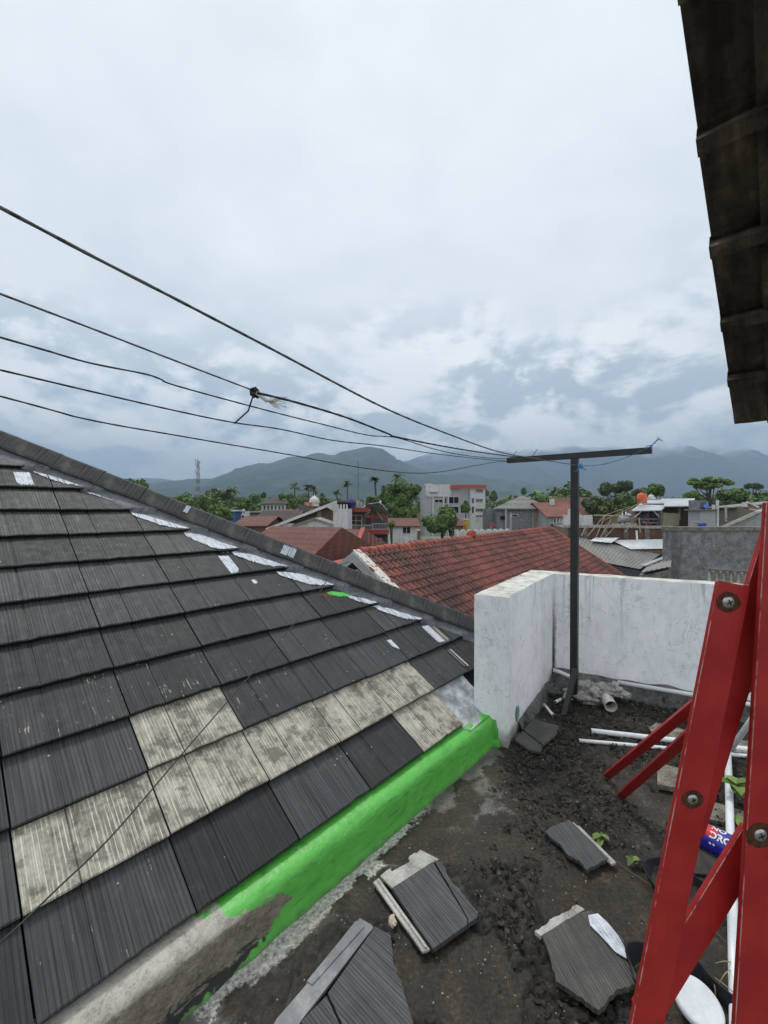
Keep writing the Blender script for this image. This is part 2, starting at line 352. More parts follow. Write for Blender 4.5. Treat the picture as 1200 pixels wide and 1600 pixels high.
def mat_moss():
    m, nt, b = newmat('mossy_concrete'); o = nt.coord(); a = nt.attr('Col'); r_, g_, b_ = nt.sep(a)[:3]
    big = nt.noise(o, 1.3, 6, .6); mid = nt.noise(o, 9, 8, .7); fine = nt.noise(o, 55, 6, .7)
    wet = nt.ramp(nt.math('ADD', nt.math('MULTIPLY', mid, .55), nt.math('MULTIPLY', fine, .45)), [(.35, (.008, .006, .004)), (.46, (.027, .022, .016)), (.56, (.054, .044, .032)), (.70, (.14, .118, .09))])
    conc = nt.ramp(nt.math('ADD', nt.math('MULTIPLY', mid, .6), nt.math('MULTIPLY', fine, .4)), [(.34, (.045, .042, .037)), (.48, (.11, .103, .092)), (.62, (.19, .178, .158))])
    conc = nt.mix(nt.sm(nt.noise(o, 4.5, 7, .75), .56, .66), conc, (.045, .036, .024))
    lich = nt.ramp(fine, [(.35, (.16, .15, .13)), (.6, (.62, .60, .54))])
    moss = nt.ramp(nt.math('ADD', nt.math('MULTIPLY', mid, .4), nt.math('MULTIPLY', fine, .6)), [(.35, (.009, .008, .007)), (.48, (.026, .022, .018)), (.60, (.052, .045, .036)), (.72, (.10, .085, .066))])
    c = nt.mix(nt.sm(nt.math('ADD', g_, nt.math('MULTIPLY', nt.math('SUBTRACT', mid, .5), 1.3)), .35, .6), wet, conc)
    c = nt.mix(nt.sm(nt.math('ADD', b_, nt.math('MULTIPLY', nt.math('SUBTRACT', nt.noise(o, 20, 7, .75), .5), 1.6)), .45, .6), c, lich)
    moss = nt.mix(nt.math('MULTIPLY', g_, .85), moss, (.004, .0035, .003)); c = nt.mix(r_, c, moss)  # cracks between the moss plates darkened in colour as painted shade
    spk = nt.math('MULTIPLY', nt.math('LESS_THAN', nt.vor(o, 38), .11), nt.math('GREATER_THAN', nt.noise(o, 5, 3, .6), .52))
    c = nt.mix(nt.math('MULTIPLY', spk, .7), c, (.42, .39, .33))
    nt.put(b.inputs['Base Color'], c)
    nt.put(b.inputs['Roughness'], nt.ramp(nt.math('ADD', nt.math('MULTIPLY', big, .5), nt.math('MULTIPLY', mid, .5)), [(.4, .5), (.6, .92)]))
    b.inputs['Specular IOR Level'].default_value = .3
    nt.put(b.inputs['Normal'], nt.bump(nt.math('ADD', nt.math('MULTIPLY', mid, .6), nt.math('MULTIPLY', fine, .5)), .8, .012)); return m
M_MOSS = mat_moss()

def mat_red():
    m, nt, b = newmat('red_enamel'); o = nt.coord()
    f = nt.noise(o, 60, 4, .6); s_ = nt.noise(nt.mapv(o, scale=(1, 1, 1)), 9, 5, .6)
    c = nt.mix(nt.sm(s_, .4, .65), (.31, .012, .012), (.38, .018, .017))
    scr = nt.math('GREATER_THAN', nt.noise(nt.mapv(o, scale=(60, 60, 8)), 1, 4, .75), .72)
    c = nt.mix(nt.math('MULTIPLY', nt.sm(nt.noise(nt.mapv(o, scale=(1, 1, .4)), 14, 7, .7), .50, .70), .25), c, (.20, .010, .010))
    c = nt.mix(nt.math('MULTIPLY', scr, .4), c, (.42, .24, .20))
    nt.put(b.inputs['Base Color'], c); nt.put(b.inputs['Roughness'], nt.ramp(s_, [(.35, .36), (.65, .52)])); b.inputs['Specular IOR Level'].default_value = .45
    nt.put(b.inputs['Normal'], nt.bump(f, .10, .002)); return m
M_RED = mat_red()
M_EDGE = plain('worn_edge', (.42, .24, .21), .5, var=.3, scale=40)
M_STEEL = plain('bolt_steel', (.42, .43, .43), .35, .9, var=.2, scale=60)
M_RUST = plain('rust_ring', (.085, .030, .012), .8, var=.5, scale=90, bump=.5, bscale=120)
M_GALV = plain('galvanised_end', (.55, .56, .56), .5, .3, var=.2, scale=30)
M_BLACK = plain('black_paint_steel', (.018, .018, .019), .42, var=.3, scale=15, spec=.5)
M_BLACKR = plain('black_webbing', (.011, .012, .016), .75, var=.3, scale=50)
M_PVC = plain('white_pvc', (.76, .78, .80), .35, var=.07, scale=12, spec=.5)
M_PVCD = plain('pipe_inside', (.012, .011, .010), .8)
def mat_rope(name, c):
    m, nt, b = newmat(name); g = nt.attr('Col'); s = nt.sep(g)[0]
    o = nt.coord()
    wv = nt.math('SINE', nt.math('MULTIPLY', s, 2*PI)); f = nt.math('ADD', nt.math('MULTIPLY', wv, .5), .5)
    nt.put(b.inputs['Base Color'], nt.mix(f, tuple(q*.45 for q in c), tuple(min(1, q*1.5) for q in c)))
    b.inputs['Roughness'].default_value = .7; nt.put(b.inputs['Normal'], nt.bump(f, .6, .002)); return m
M_ROPE = mat_rope('grey_braided_rope', (.09, .09, .095))
M_ROPEB = mat_rope('black_cord', (.018, .018, .02))
M_ROPEW = plain('frayed_white_fibre', (.6, .6, .56), .8)
M_ROPEBL = plain('blue_raffia', (.06, .22, .46), .6)
M_CONC = plain('raw_concrete', (.20, .19, .17), .9, var=.4, scale=7, bump=.6, bscale=18)
M_CONCL = plain('pale_mortar', (.40, .385, .35), .9, var=.4, scale=8, bump=.7, bscale=18)
M_WOOD = plain('weathered_board', (.21, .19, .155), .9, var=.5, scale=14, bump=.7, bscale=30)

def mat_underside():
    m, nt, b = newmat('tile_underside'); o = nt.coord()
    n = nt.noise(o, 5, 7, .7); s_ = nt.noise(nt.mapv(o, scale=(14, 2, 1)), 1, 5, .65)
    c = nt.ramp(nt.math('ADD', nt.math('MULTIPLY', n, .5), nt.math('MULTIPLY', s_, .5)), [(.34, (.008, .007, .006)), (.45, (.036, .029, .021)), (.55, (.105, .085, .06)), (.68, (.28, .23, .165))])
    nt.put(b.inputs['Base Color'], c); b.inputs['Roughness'].default_value = .95
    nt.put(b.inputs['Normal'], nt.bump(nt.math('ADD', n, nt.noise(o, 60, 5, .7)), .7, .008)); return m
M_UNDER = mat_underside()
M_PATCHB = plain('brown_tile_patch', (.15, .085, .05), .9, var=.5, scale=20, bump=.6, bscale=40)

def mat_clay(name, c1, c2, dirt=.5):
    m, nt, b = newmat(name); o = nt.coord(); a = nt.attr('Col'); r_ = nt.sep(a)[0]
    n = nt.noise(o, .55, 6, .65); f = nt.noise(o, 6, 6, .7)
    gg_ = nt.sep(a)[1]; c = nt.mix(r_, c1, c2); c = nt.mix(nt.math('MULTIPLY', gg_, .75), c, (.03, .017, .014))  # green channel: painted shade of the tile valleys, under the random dirt
    d = nt.sm(nt.math('ADD', nt.math('MULTIPLY', n, .62), nt.math('MULTIPLY', f, .38)), .44, .60)
    c = nt.mix(nt.math('MULTIPLY', d, dirt), c, (.035, .022, .018))
    nt.put(b.inputs['Base Color'], c); b.inputs['Roughness'].default_value = .7
    nt.put(b.inputs['Normal'], nt.bump(f, .4, .01)); return m
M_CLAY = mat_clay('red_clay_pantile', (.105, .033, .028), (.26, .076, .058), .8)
M_CLAYR = mat_clay('ridge_clay', (.30, .066, .042), (.40, .10, .06), .35)
M_CLAYB = mat_clay('brown_clay_tile', (.11, .045, .033), (.18, .07, .05), .55)
M_CLAYD = mat_clay('dark_clay_tile', (.05, .032, .028), (.085, .055, .045), .4)

def mat_rows(name, c, c2, px, pz, var=.4):
    m, nt, b = newmat(name); o = nt.coord(); x, y, z = nt.sep(o)[:3]
    sx = nt.math('SINE', nt.math('MULTIPLY', nt.math('ADD', x, nt.math('MULTIPLY', y, .35)), 2*PI/px))
    fz = nt.math('FRACT', nt.math('DIVIDE', z, pz))
    n = nt.noise(o, .6, 7, .7); g = nt.noise(o, 5, 6, .7)
    f = nt.math('ADD', nt.math('MULTIPLY', n, .5), nt.math('MULTIPLY', g, .5))
    cc = nt.ramp(f, [(.33, tuple(q*(1-var) for q in c)), (.5, c), (.66, c2)])
    k = nt.math('SUBTRACT', 1, nt.math('MULTIPLY', nt.sm(fz, .72, 1), .45)); cs = nt.vmath('SCALE', cc); nt.put(cs.node.inputs['Scale'], k)
    nt.put(b.inputs['Base Color'], cs); b.inputs['Roughness'].default_value = .8
    nt.put(b.inputs['Normal'], nt.bump(nt.math('ADD', sx, fz), .7, .04)); return m
M_RREDB = mat_rows('brown_red_roof', (.145, .052, .038), (.20, .078, .055), .24, .17)
M_RRED = mat_rows('bright_red_roof', (.20, .070, .047), (.29, .12, .085), .26, .17)
M_RDARK = mat_rows('dark_tile_roof', (.05, .035, .03), (.10, .075, .06), .3, .2)
M_RGREY = mat_rows('grey_fibre_roof', (.15, .148, .14), (.26, .255, .24), .5, .6, .3)
def mat_corr(name, c, c2, per, metal=0, rough=.6):
    m, nt, b = newmat(name); o = nt.coord(); x, y, z = nt.sep(o)[:3]
    n = nt.noise(o, .8, 7, .7); g = nt.noise(nt.mapv(o, scale=(6, .8, 1)), 1.5, 6, .7)
    f = nt.math('ADD', nt.math('MULTIPLY', n, .5), nt.math('MULTIPLY', g, .5))
    nt.put(b.inputs['Base Color'], nt.ramp(f, [(.34, c), (.64, c2)])); b.inputs['Roughness'].default_value = rough; b.inputs['Metallic'].default_value = metal
    return m
M_ASB = mat_corr('weathered_asbestos', (.13, .128, .12), (.27, .265, .245), .1)
M_ZINC = mat_corr('zinc_sheet', (.33, .35, .37), (.55, .57, .60), .1, .25, .45)
M_BRIGHT = mat_corr('bright_new_sheet', (.66, .68, .70), (.80, .81, .83), .1, 0, .5)

def mat_plaster(name, c, stain=(.12, .12, .115), amt=.5, sc_=1.0, vert=True):
    m, nt, b = newmat(name); o = nt.coord()
    n = nt.noise(o, .7*sc_, 7, .7); p = nt.noise(nt.mapv(o, scale=(1, 1, .25 if vert else 1)), 2.2*sc_, 7, .7, .4); f = nt.noise(o, 9*sc_, 6, .7)
    c0 = nt.ramp(f, [(.35, tuple(q*.75 for q in c)), (.62, c)])
    s_ = nt.sm(nt.math('ADD', nt.math('MULTIPLY', n, .4), nt.math('MULTIPLY', p, .6)), .48, .62)
    c0 = nt.mix(nt.math('MULTIPLY', s_, amt), c0, stain)
    nt.put(b.inputs['Base Color'], c0); b.inputs['Roughness'].default_value = .9; b.inputs['Specular IOR Level'].default_value = .2
    nt.put(b.inputs['Normal'], nt.bump(f, .3, .02)); return m
M_PWHITE = mat_plaster('white_plaster', (.62, .63, .63), (.22, .22, .21), .45)
M_PCREAM = mat_plaster('cream_plaster', (.52, .45, .30), (.25, .2, .14), .4)
M_PGREY = mat_plaster('grey_plaster', (.15, .155, .16), (.06, .06, .062), .6)
M_PLGREY = mat_plaster('light_grey_plaster', (.40, .41, .42), (.18, .18, .18), .4)
M_PTAN = mat_plaster('tan_plaster', (.33, .25, .18), (.12, .09, .06), .5)
M_PDARK = mat_plaster('dark_grey_plaster', (.085, .09, .10), (.04, .04, .045), .4)
def mat_mould():
    m, nt, b = newmat('mouldy_cement_wall'); o = nt.coord(); z = nt.sep(o)[2]
    f = nt.noise(o, 5, 8, .72, .6); n = nt.noise(o, 1.1, 6, .65); s_ = nt.noise(nt.mapv(o, scale=(2.4, 2.4, .25)), 1, 6, .65)
    f = nt.math('ADD', nt.math('MULTIPLY', f, .6), nt.math('MULTIPLY', nt.noise(nt.mapv(o, scale=(1, 1, 1.6)), 16, 7, .75, .8), .4))
    c = nt.ramp(f, [(.38, (.075, .077, .08)), (.47, (.16, .165, .17)), (.56, (.235, .243, .25)), (.68, (.33, .34, .34))])
    c = nt.mix(nt.math('MULTIPLY', nt.sm(s_, .52, .66), .55), c, (.055, .055, .056))
    c = nt.mix(nt.math('MULTIPLY', nt.sm(n, .55, .7), .35), c, (.20, .185, .15))
    nt.put(b.inputs['Base Color'], c); b.inputs['Roughness'].default_value = .92
    nt.put(b.inputs['Normal'], nt.bump(f, .5, .03)); return m
M_MOULD = mat_mould()
def mat_brick():
    m, nt, b = newmat('bare_brick'); o = nt.coord()
    x, y, z = nt.sep(o)[:3]; v = nt.comb(nt.math('ADD', x, y), z, 0)
    br = nt.new('ShaderNodeTexBrick'); nt.put(br.inputs['Vector'], v); br.inputs['Scale'].default_value = 4.2
    br.inputs['Color1'].default_value = (.17, .085, .05, 1); br.inputs['Color2'].default_value = (.12, .058, .038, 1); br.inputs['Mortar'].default_value = (.17, .15, .125, 1)
    n = nt.noise(o, 1.2, 7, .7)
    c = nt.mix(nt.math('MULTIPLY', nt.sm(n, .45, .62), .6), br.outputs['Color'], (.07, .06, .05))
    nt.put(b.inputs['Base Color'], c); b.inputs['Roughness'].default_value = .95; return m
M_BRICK = mat_brick()
M_GLASS = plain('dark_glass', (.025, .03, .035), .15, var=.4, scale=2, spec=.6)
M_DARK = plain('dark_opening', (.012, .012, .013), .9)
M_FRAME = plain('cream_frame', (.50, .42, .25), .6)
M_FRAMEW = plain('white_frame', (.6, .6, .6), .6)
M_FRED = plain('red_fascia', (.34, .07, .06), .7, var=.25, scale=4)
M_FREDW = plain('worn_white_fascia', (.60, .56, .52), .7, var=.3, scale=8)
M_TANKB = plain('blue_plastic', (.025, .055, .33), .4, var=.15)
M_TANKO = plain('orange_plastic', (.62, .13, .05), .5, var=.15)
M_TARP = plain('blue_tarp', (.05, .16, .50), .5, var=.25, scale=5)
M_RAIL = plain('steel_rail', (.5, .5, .5), .4, .3)
M_BAMB = plain('bamboo_pole', (.33, .28, .20), .8, var=.3, scale=9)
M_TOWR = plain('tower_red_steel', (.22, .09, .08), .6)
M_TOWW = plain('tower_white_steel', (.34, .34, .34), .6)

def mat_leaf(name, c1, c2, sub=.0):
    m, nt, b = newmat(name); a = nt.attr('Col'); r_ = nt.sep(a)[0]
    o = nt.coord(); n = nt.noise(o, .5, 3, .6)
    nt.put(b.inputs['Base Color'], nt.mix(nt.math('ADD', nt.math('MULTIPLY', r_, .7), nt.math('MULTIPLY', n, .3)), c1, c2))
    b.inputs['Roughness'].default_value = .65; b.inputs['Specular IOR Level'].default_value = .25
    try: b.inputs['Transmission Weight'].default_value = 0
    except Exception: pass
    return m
L_DEEP = mat_leaf('deep_green_leaf', (.040, .080, .026), (.19, .28, .09))
L_MID = mat_leaf('mid_green_leaf', (.055, .10, .03), (.19, .27, .085))
L_BRIGHT = mat_leaf('bright_green_leaf', (.07, .13, .03), (.22, .31, .08))
L_OLIVE = mat_leaf('olive_leaf', (.045, .068, .026), (.15, .185, .075))
L_PALM = mat_leaf('palm_leaf', (.04, .06, .022), (.14, .165, .075))
L_FRESH = mat_leaf('fresh_leaf', (.055, .10, .02), (.19, .26, .07))
M_BARK = plain('bark', (.10, .08, .06), .9, var=.35, scale=4)

# ================================================================== LARGE STRUCTURE
GZ = -5.5
def gz(r): return GZ+.023*max(0, r-200)

# ---- ground sheet of the town
mb = MB(); rs = [4, 30, 60, 100, 180, 250, 400, 600, 900, 1300, 1800, 2600, 3600, 5200, 8000, 12000]; na = 48
for i, r_ in enumerate(rs):
    for k in range(na):
        g = 2*PI*k/na; mb.v.append(Vector((math.sin(g)*r_, math.cos(g)*r_, gz(r_) if r_ > 5 else GZ)))
for i in range(len(rs)-1):
    for k in range(na): k2 = (k+1) % na; mb.f.append([i*na+k, i*na+k2, (i+1)*na+k2, (i+1)*na+k]); mb.m.append(0); mb.c.append(None)
mb.f.append(list(range(na))[::1]); mb.m.append(0); mb.c.append(None)
m, nt, b = newmat('town_ground'); o = nt.coord()
nt.put(b.inputs['Base Color'], nt.mix(nt.sm(nt.noise(o, .02, 8, .7), .42, .58), nt.ramp(nt.noise(o, .2, 6, .7), [(.35, (.035, .05, .02)), (.65, (.08, .10, .045))]), (.17, .155, .13))); b.inputs['Roughness'].default_value = .95
M_GROUND = m
tag(mb.build('ground', M_GROUND, local=True), kind='structure')

# ---- mountains
def mat_mount(name, c1, c2, c3, sc_, fade=None):
    m, nt, b = newmat(name); o = nt.coord()
    n = nt.noise(o, sc_, 8, .7); n2 = nt.noise(o, sc_*7, 6, .7)
    nt.put(b.inputs['Base Color'], nt.ramp(nt.math('ADD', nt.math('MULTIPLY', n, .5), nt.math('MULTIPLY', n2, .5)), [(.36, c1), (.5, c2), (.66, c3)])); b.inputs['Roughness'].default_value = 1
    b.inputs['Specular IOR Level'].default_value = 0
    if fade:      # the summit is inside the cloud
        z = nt.sep(o)[2]; k = nt.noise(nt.mapv(o, scale=(1, 1, 1.8)), .0014, 7, .6, .4)
        e = nt.math('ADD', z, nt.math('MULTIPLY', nt.math('SUBTRACT', k, .5), fade[2]))
        f = nt.sm(e, fade[0], fade[1])
        tr = nt.new('ShaderNodeBsdfTransparent'); mx = nt.new('ShaderNodeMixShader'); out = nt.n['Material Output']
        nt.l.new(f, mx.inputs[0]); nt.l.new(b.outputs[0], mx.inputs[1]); nt.l.new(tr.outputs[0], mx.inputs[2]); nt.l.new(mx.outputs[0], out.inputs[0])
    return m
def interp(pts, x):
    if x <= pts[0][0]: return pts[0][1]
    for (a, b_), (c, d_) in zip(pts, pts[1:]):
        if x <= c: t = (x-a)/(c-a); return b_+(d_-b_)*t
    return pts[-1][1]
def mountain(name, sil, r0, r1, x0, x1, nx, nr, mat, rough, nscale, power=1.3, back=.35, z0=None):
    mb = MB(); N = nr+5
    for i in range(nx+1):
        px = x0+(x1-x0)*i/nx; t = (px-600)/F
        top = (795-interp(sil, px))/F*r1+H
        for j in range(N):
            q = j/nr if j <= nr else 1+(j-nr)*.12
            Y = r0+(r1-r0)*q; X = t*Y
            base = gz(r0)-3
            hq = min(q, 1)**power if q <= 1 else max(0, 1-((q-1)*1.6)**1.2)
            env = min(1, q*3)*(1-.65*max(0, 1-abs(q-1)*6))
            rd = 1-abs(fbm(X/nscale, Y/nscale*.6, 3.3, 5))*2
            z = base+(top-base)*hq+rough*env*(rd-.6)*(.35+hq)
            mb.v.append(Vector((X, Y, z)))
    for i in range(nx):
        for j in range(N-1):
            a = i*N+j; mb.f.append([a, a+N, a+N+1, a+1]); mb.m.append(0); mb.c.append(None)
    o = mb.build(name, mat, smooth=True); tag(o, kind='structure'); return o
M_MT1 = mat_mount('forested_slope', (.018, .032, .026), (.040, .060, .042), (.10, .12, .08), .0022)
M_MT2 = mat_mount('volcano_slope', (.012, .022, .024), (.020, .034, .032), (.04, .055, .045), .0011, fade=(790, 1060, 560))
mountain('mountain', [(-200, 790), (180, 770), (245, 757), (330, 747), (365, 733), (400, 727), (440, 718), (470, 711), (500, 706), (515, 709), (535, 707), (560, 702), (580, 700), (600, 704), (620, 717), (645, 730), (680, 737), (730, 742), (800, 752), (900, 764), (1050, 775), (1500, 790)],
         1800, 3900, -250, 1500, 190, 44, M_MT1, 85, 430, 1.15)
mountain('hill', [(-400, 780), (150, 768), (215, 750), (250, 751), (300, 760), (420, 766), (520, 740), (600, 730), (640, 722), (700, 700), (760, 684), (830, 674), (900, 668), (980, 666), (1060, 664), (1120, 666), (1200, 672), (1320, 680), (1500, 695), (1700, 720)],
         3400, 6600, -450, 1700, 150, 46, M_MT2, 200, 950, 1.45)

# ---- terrace floor slab (own building) with real moss relief
A = R(42.13); B = R(34.25)
dv = Vector((math.sin(A), math.cos(A), 0)); ev = Vector((math.cos(A), -math.sin(A), 0))
RO = Vector((-1.10, 1.319, .258)); uv = Vector((-math.cos(A)*math.cos(B), math.sin(A)*math.cos(B), math.sin(B))); nv = dv.cross(uv)
def qa(x, y):
    p = Vector((x, y, 0))-Vector((RO.x, RO.y, 0)); return p.dot(ev), p.dot(dv)
mb = MB()
x0, x1, y0, y1, st = -1.6, 4.6, .55, 4.9, .0135
nx, ny = int((x1-x0)/st), int((y1-y0)/st)
idx = {}; cols = []
def sstep(x, a, b_):
    t = max(0, min(1, (x-a)/(b_-a))); return t*t*(3-2*t)
for i in range(nx+1):
    for j in range(ny+1):
        x, y = x0+i*st, y0+j*st
        q, al = qa(x, y)
        if q < .0: continue
        nz1 = fbm(x*.9+3, y*.9, 1.2, 3); nz2 = fbm(x*4, y*4, 5.1, 2)
        mm = .44*x+.42*(y-2.4)-.42+.75*nz1+.22*nz2
        mm = max(mm, .9*nz1+.55*nz2-.16-.35*max(0, .5-q))
        mo = sstep(mm, -.04, .16)*sstep(q, .12, .3)
        h = .003*nz2+.0025*fbm(x*14, y*14, 2, 2)
        cr = 0
        if mo > .01:
            wx = x+.035*noise.noise(Vector((x*9, y*9, 1))); wy = y+.035*noise.noise(Vector((x*9, y*9, 7)))
            d_, pts = noise.voronoi(Vector((wx*13, wy*13, 0)))
            e = d_[1]-d_[0]; cs = sstep(e, .02, .20)
            rnd = noise.cell(pts[0]*3.1)*.5+.5
            h += mo*(.000+.015*cs*(.35+rnd)+.010*cs*(1-cs)*3+.009*fbm(x*22, y*22, 4, 2))
            cr = (1-cs)*mo
        gray = .8*sstep(.30+.30*nz2-q, -.05, .25)+.75*sstep(.50-abs(q-.40)*1.6+.4*nz1-abs(al-2.25)*.75, .1, .5)
        li = sstep(.24-q+.15*nz2, -.02, .12)*sstep(al, .2, .7)*sstep(2.0-al, -.2, .4)
        idx[(i, j)] = len(mb.v); mb.v.append(Vector((x, y, h))); cols.append((min(1, mo*1.0), min(1, min(1, gray)*(1-mo)+cr), li*(1-mo), 1))
for i in range(nx):
    for j in range(ny):
        k = [(i, j), (i+1, j), (i+1, j+1), (i, j+1)]
        if all(c in idx for c in k): mb.f.append([idx[c] for c in k]); mb.m.append(0); mb.c.append(None)
fo = mb.build('terrace_floor', M_MOSS, local=True, smooth=True); tag(fo, kind='structure')
ca = fo.data.color_attributes.new('Col', 'FLOAT_COLOR', 'POINT'); ca.data.foreach_set('color', [c for q in cols for c in q])
mb = MB()
wdir = Vector((.88, -.475, 0)); wn = Vector((.475, .88, 0)); WI = Vector((1.84, 4.58, 0)); WR = WI+wdir*4.2
slab = [RO-dv*3.5, RO+dv*4.0, WI+wn*.15+Vector((-.15, .1, 0)), WR+wn*.1, Vector((5.2, -2.5, 0)), Vector((-1, -3, 0))]
mb.prism([Vector((p.x, p.y, -.008)) for p in slab], (0, 0, -.28))
tag(mb.build('terrace_slab', M_CONC, local=True), kind='structure')

# ================================================================== OWN ROOF
RM = Matrix(((dv.x, uv.x, nv.x, RO.x), (dv.y, uv.y, nv.y, RO.y), (dv.z, uv.z, nv.z, RO.z), (0, 0, 0, 1)))
roof = empty('tiled_roof', None, 'large roof of dark painted flat tiles with some bare cream tiles above the green kerb', 'roof', M4=RM)
W_, RR = .51, .3237
def hipb(a): return .66+(3.55-a)*.95
def surf(a, b_):                                # height of the tile surface above the edge plane
    if b_ < 0: return 0
    fr = (b_ % RR)/RR; return -.030*fr
cream = {(2, 1), (1, 0), (1, 1), (1, 2), (1, 3), (1, 4), (0, 4)}
flaky = {(3, 0): 1, (3, 1): 1, (0, 0): .8, (2, 2): .9, (5, 4): .6, (4, 3): .5, (7, 3): .5, (6, 2): .7, (1, 5): .7}
mb = MB(); rnd = random.Random(3)
for r_ in range(0, 16):
    for k in range(-9, 8):
        a0 = k*W_; b0 = r_*RR
        if r_ == 0 and k > 4: continue
        if a0 > 3.95-b0*.9+.3: continue
        if hipb(a0) < b0: continue
        tone = rnd.random(); g = 1.0 if (r_, k) in cream else 0.0
        fk = flaky.get((r_, k), rnd.random()**3*.5)
        if g == 0 and rnd.random() < .12: tone += .35
        jz = rnd.uniform(-.0015, .0025); jb = rnd.uniform(-.004, .004); tilt = rnd.uniform(-.004, .004)
        aG = a0+.35*W_
        for (s0, s1) in ((a0+.0035, aG-.003), (aG+.003, a0+W_-.0035)):
            nseg = max(2, int((s1-s0)/.035)); ch = [rnd.random()**6*.006 for _ in range(nseg+1)]
            prev = None
            for i in range(nseg+1):
                a = s0+(s1-s0)*i/nseg
                be = min(b0+RR+.08, hipb(a)+.03)
                if be < b0+.015: prev = None; continue
                edge = .0012 if 0 < i < nseg else -.002
                zf = jz+tilt*(a-a0)/W_
                bf = b0+jb+ch[i]
                def zz2(bb): return zf-.030*(bb-b0)/RR
                pts = [(a, bf+.0015, zf-.024), (a, bf, zf-.004+edge*.3), (a, bf+.006, zf+edge), (a, (bf+be)/2, zz2((bf+be)/2)+edge), (a, be, zz2(be)+edge*.5)]
                base = len(mb.v); mb.v += [Vector(p) for p in pts]
                if prev is not None:
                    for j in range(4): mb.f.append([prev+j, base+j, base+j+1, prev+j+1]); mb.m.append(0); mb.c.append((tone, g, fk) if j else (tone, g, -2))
                if i == 0 or i == nseg:       # side skirt
                    sb = len(mb.v); mb.v += [Vector((p[0], p[1], p[2]-.022)) for p in pts[1:]]
                    for j in range(3):
                        f = [base+1+j, base+2+j, sb+j+1, sb+j]
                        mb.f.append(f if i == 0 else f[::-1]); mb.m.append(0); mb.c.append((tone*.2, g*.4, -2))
                prev = base
        # interlock strip in the groove between the two panels
        be = min(b0+RR+.03, hipb(aG)+.02)
        if be > b0+.02:
            z0_ = jz-.0045; mb.add([(aG-.004, b0+.003, z0_), (aG+.004, b0+.003, z0_), (aG+.004, be, z0_-.030*(be-b0)/RR), (aG-.004, be, z0_-.030*(be-b0)/RR)], [(0, 1, 2, 3)], 0, (0, g*.3, 0))
mb.build('roof_tiles', M_TILE, roof, local=True)
# boarding under the tiles and the far hip slope
mb = MB(); mb.add([(-5, .02, -.065), (2.6, .02, -.065), (3.4, .26, -.065), (3.4, .8, -.065), (-1.4, 5.36, -.065), (-5, 5.36, -.065)], [tuple(range(6))])
mb.build('underlay', M_FELT, roof, local=True)
def rp(a, b_, z=0): return RM @ Vector((a, b_, z))
mb = MB(); dn = dv*math.cos(B)-Vector((0, 0, math.sin(B)))
h0, h1 = rp(3.75, hipb(3.75), -.02), rp(-1.5, hipb(-1.5), -.02)
mb.add([h0+ev*0, h1, h1+dn*6.1, h0+dn*.35], [(0, 3, 2, 1)], 0, (.4, 0, 0)); mb.build('far_slope', M_TILE, roof)
# hip caps
hd = Vector((-1, .95, 0)).normalized(); hw = Vector((.95, 1, 0)).normalized(); hz = Vector((0, 0, 1))
def capseg():
    mb = MB(); L = .40
    prof = [(0, .026), (.010, .042), (.106, .106), (.121, .108), (.137, .098), (.25, -.03)]
    for t, g in ((0, .005), (.02, .005), (L, -.001)):
        for (x, z) in prof: mb.v.append(Vector((t, x, z+g)))
    for t, g in ((0, .010), (L, -.002)):
        for (x, z) in prof: mb.v.append(Vector((t, x+(.004 if x < .14 else -.004), z+g-.016)))
    n = len(prof)
    for s_ in range(2):
        for i in range(n-1): mb.f.append([s_*n+i, s_*n+i+1, (s_+1)*n+i+1, (s_+1)*n+i])
    for i in range(n-1): mb.f.append([i, 3*n+i, 3*n+i+1, i+1]); mb.f.append([3*n+i+1, 3*n+i, 4*n+i, 4*n+i+1])
    mb.f.append([0, 2*n, 4*n, 3*n])
    mb.m = [0]*len(mb.f); mb.c = [None]*len(mb.f)
    return mb
CM = Matrix(((hd.x, hw.x, 0, 0), (hd.y, hw.y, 0, 0), (0, 0, 1, 0), (0, 0, 0, 1)))
cap0 = capseg().build('hip_cap', M_CAP, roof, local=True)
rnd = random.Random(5)
for i in range(19):
    c = cap0 if i == 0 else cap0.copy()
    if i: col.objects.link(c); c.parent = roof
    p = Vector((3.80, hipb(3.80), 0))+hd*(.375*i)
    c.matrix_local = Matrix.Translation(p+Vector((0, 0, rnd.uniform(-.003, .004)))) @ CM @ Matrix.Rotation(rnd.uniform(-.008, .008), 4, 'Z')
# sealant fillet along the hip
mb = MB(); N = 560; prev = None; rnd = random.Random(8)
for i in range(N+1):
    a = 3.8-5.6*i/N; row = []
    wdt = .105+.05*noise.noise(Vector((a*2.2, 1, 0)))+.02*noise.noise(Vector((a*11, 4, 0)))
    c0 = Vector((a, hipb(a), 0))
    for j, t in enumerate((-.05, 0, .35, .75, 1)):
        p = c0-hw*(wdt*t)+(hw*.085 if j == 0 else hw*0); zt = surf(p.x, p.y) if j else 0
        z = max(zt, surf(p.x, p.y+.03) if j else 0)+(.080, .016, .014, .009, .0015)[j]+.003*noise.noise(Vector((a*25, j, 0)))
        if j == 4: z = zt-.001
        row.append(Vector((p.x, p.y, z)))
    b_ = len(mb.v); mb.v += row
    if prev is not None:
        for j in range(4): mb.f.append([prev+j, prev+j+1, b_+j+1, b_+j]); mb.m.append(0); mb.c.append(None)
    prev = b_
mb.build('sealant_fillet', M_MORTAR, roof, local=True, smooth=True)

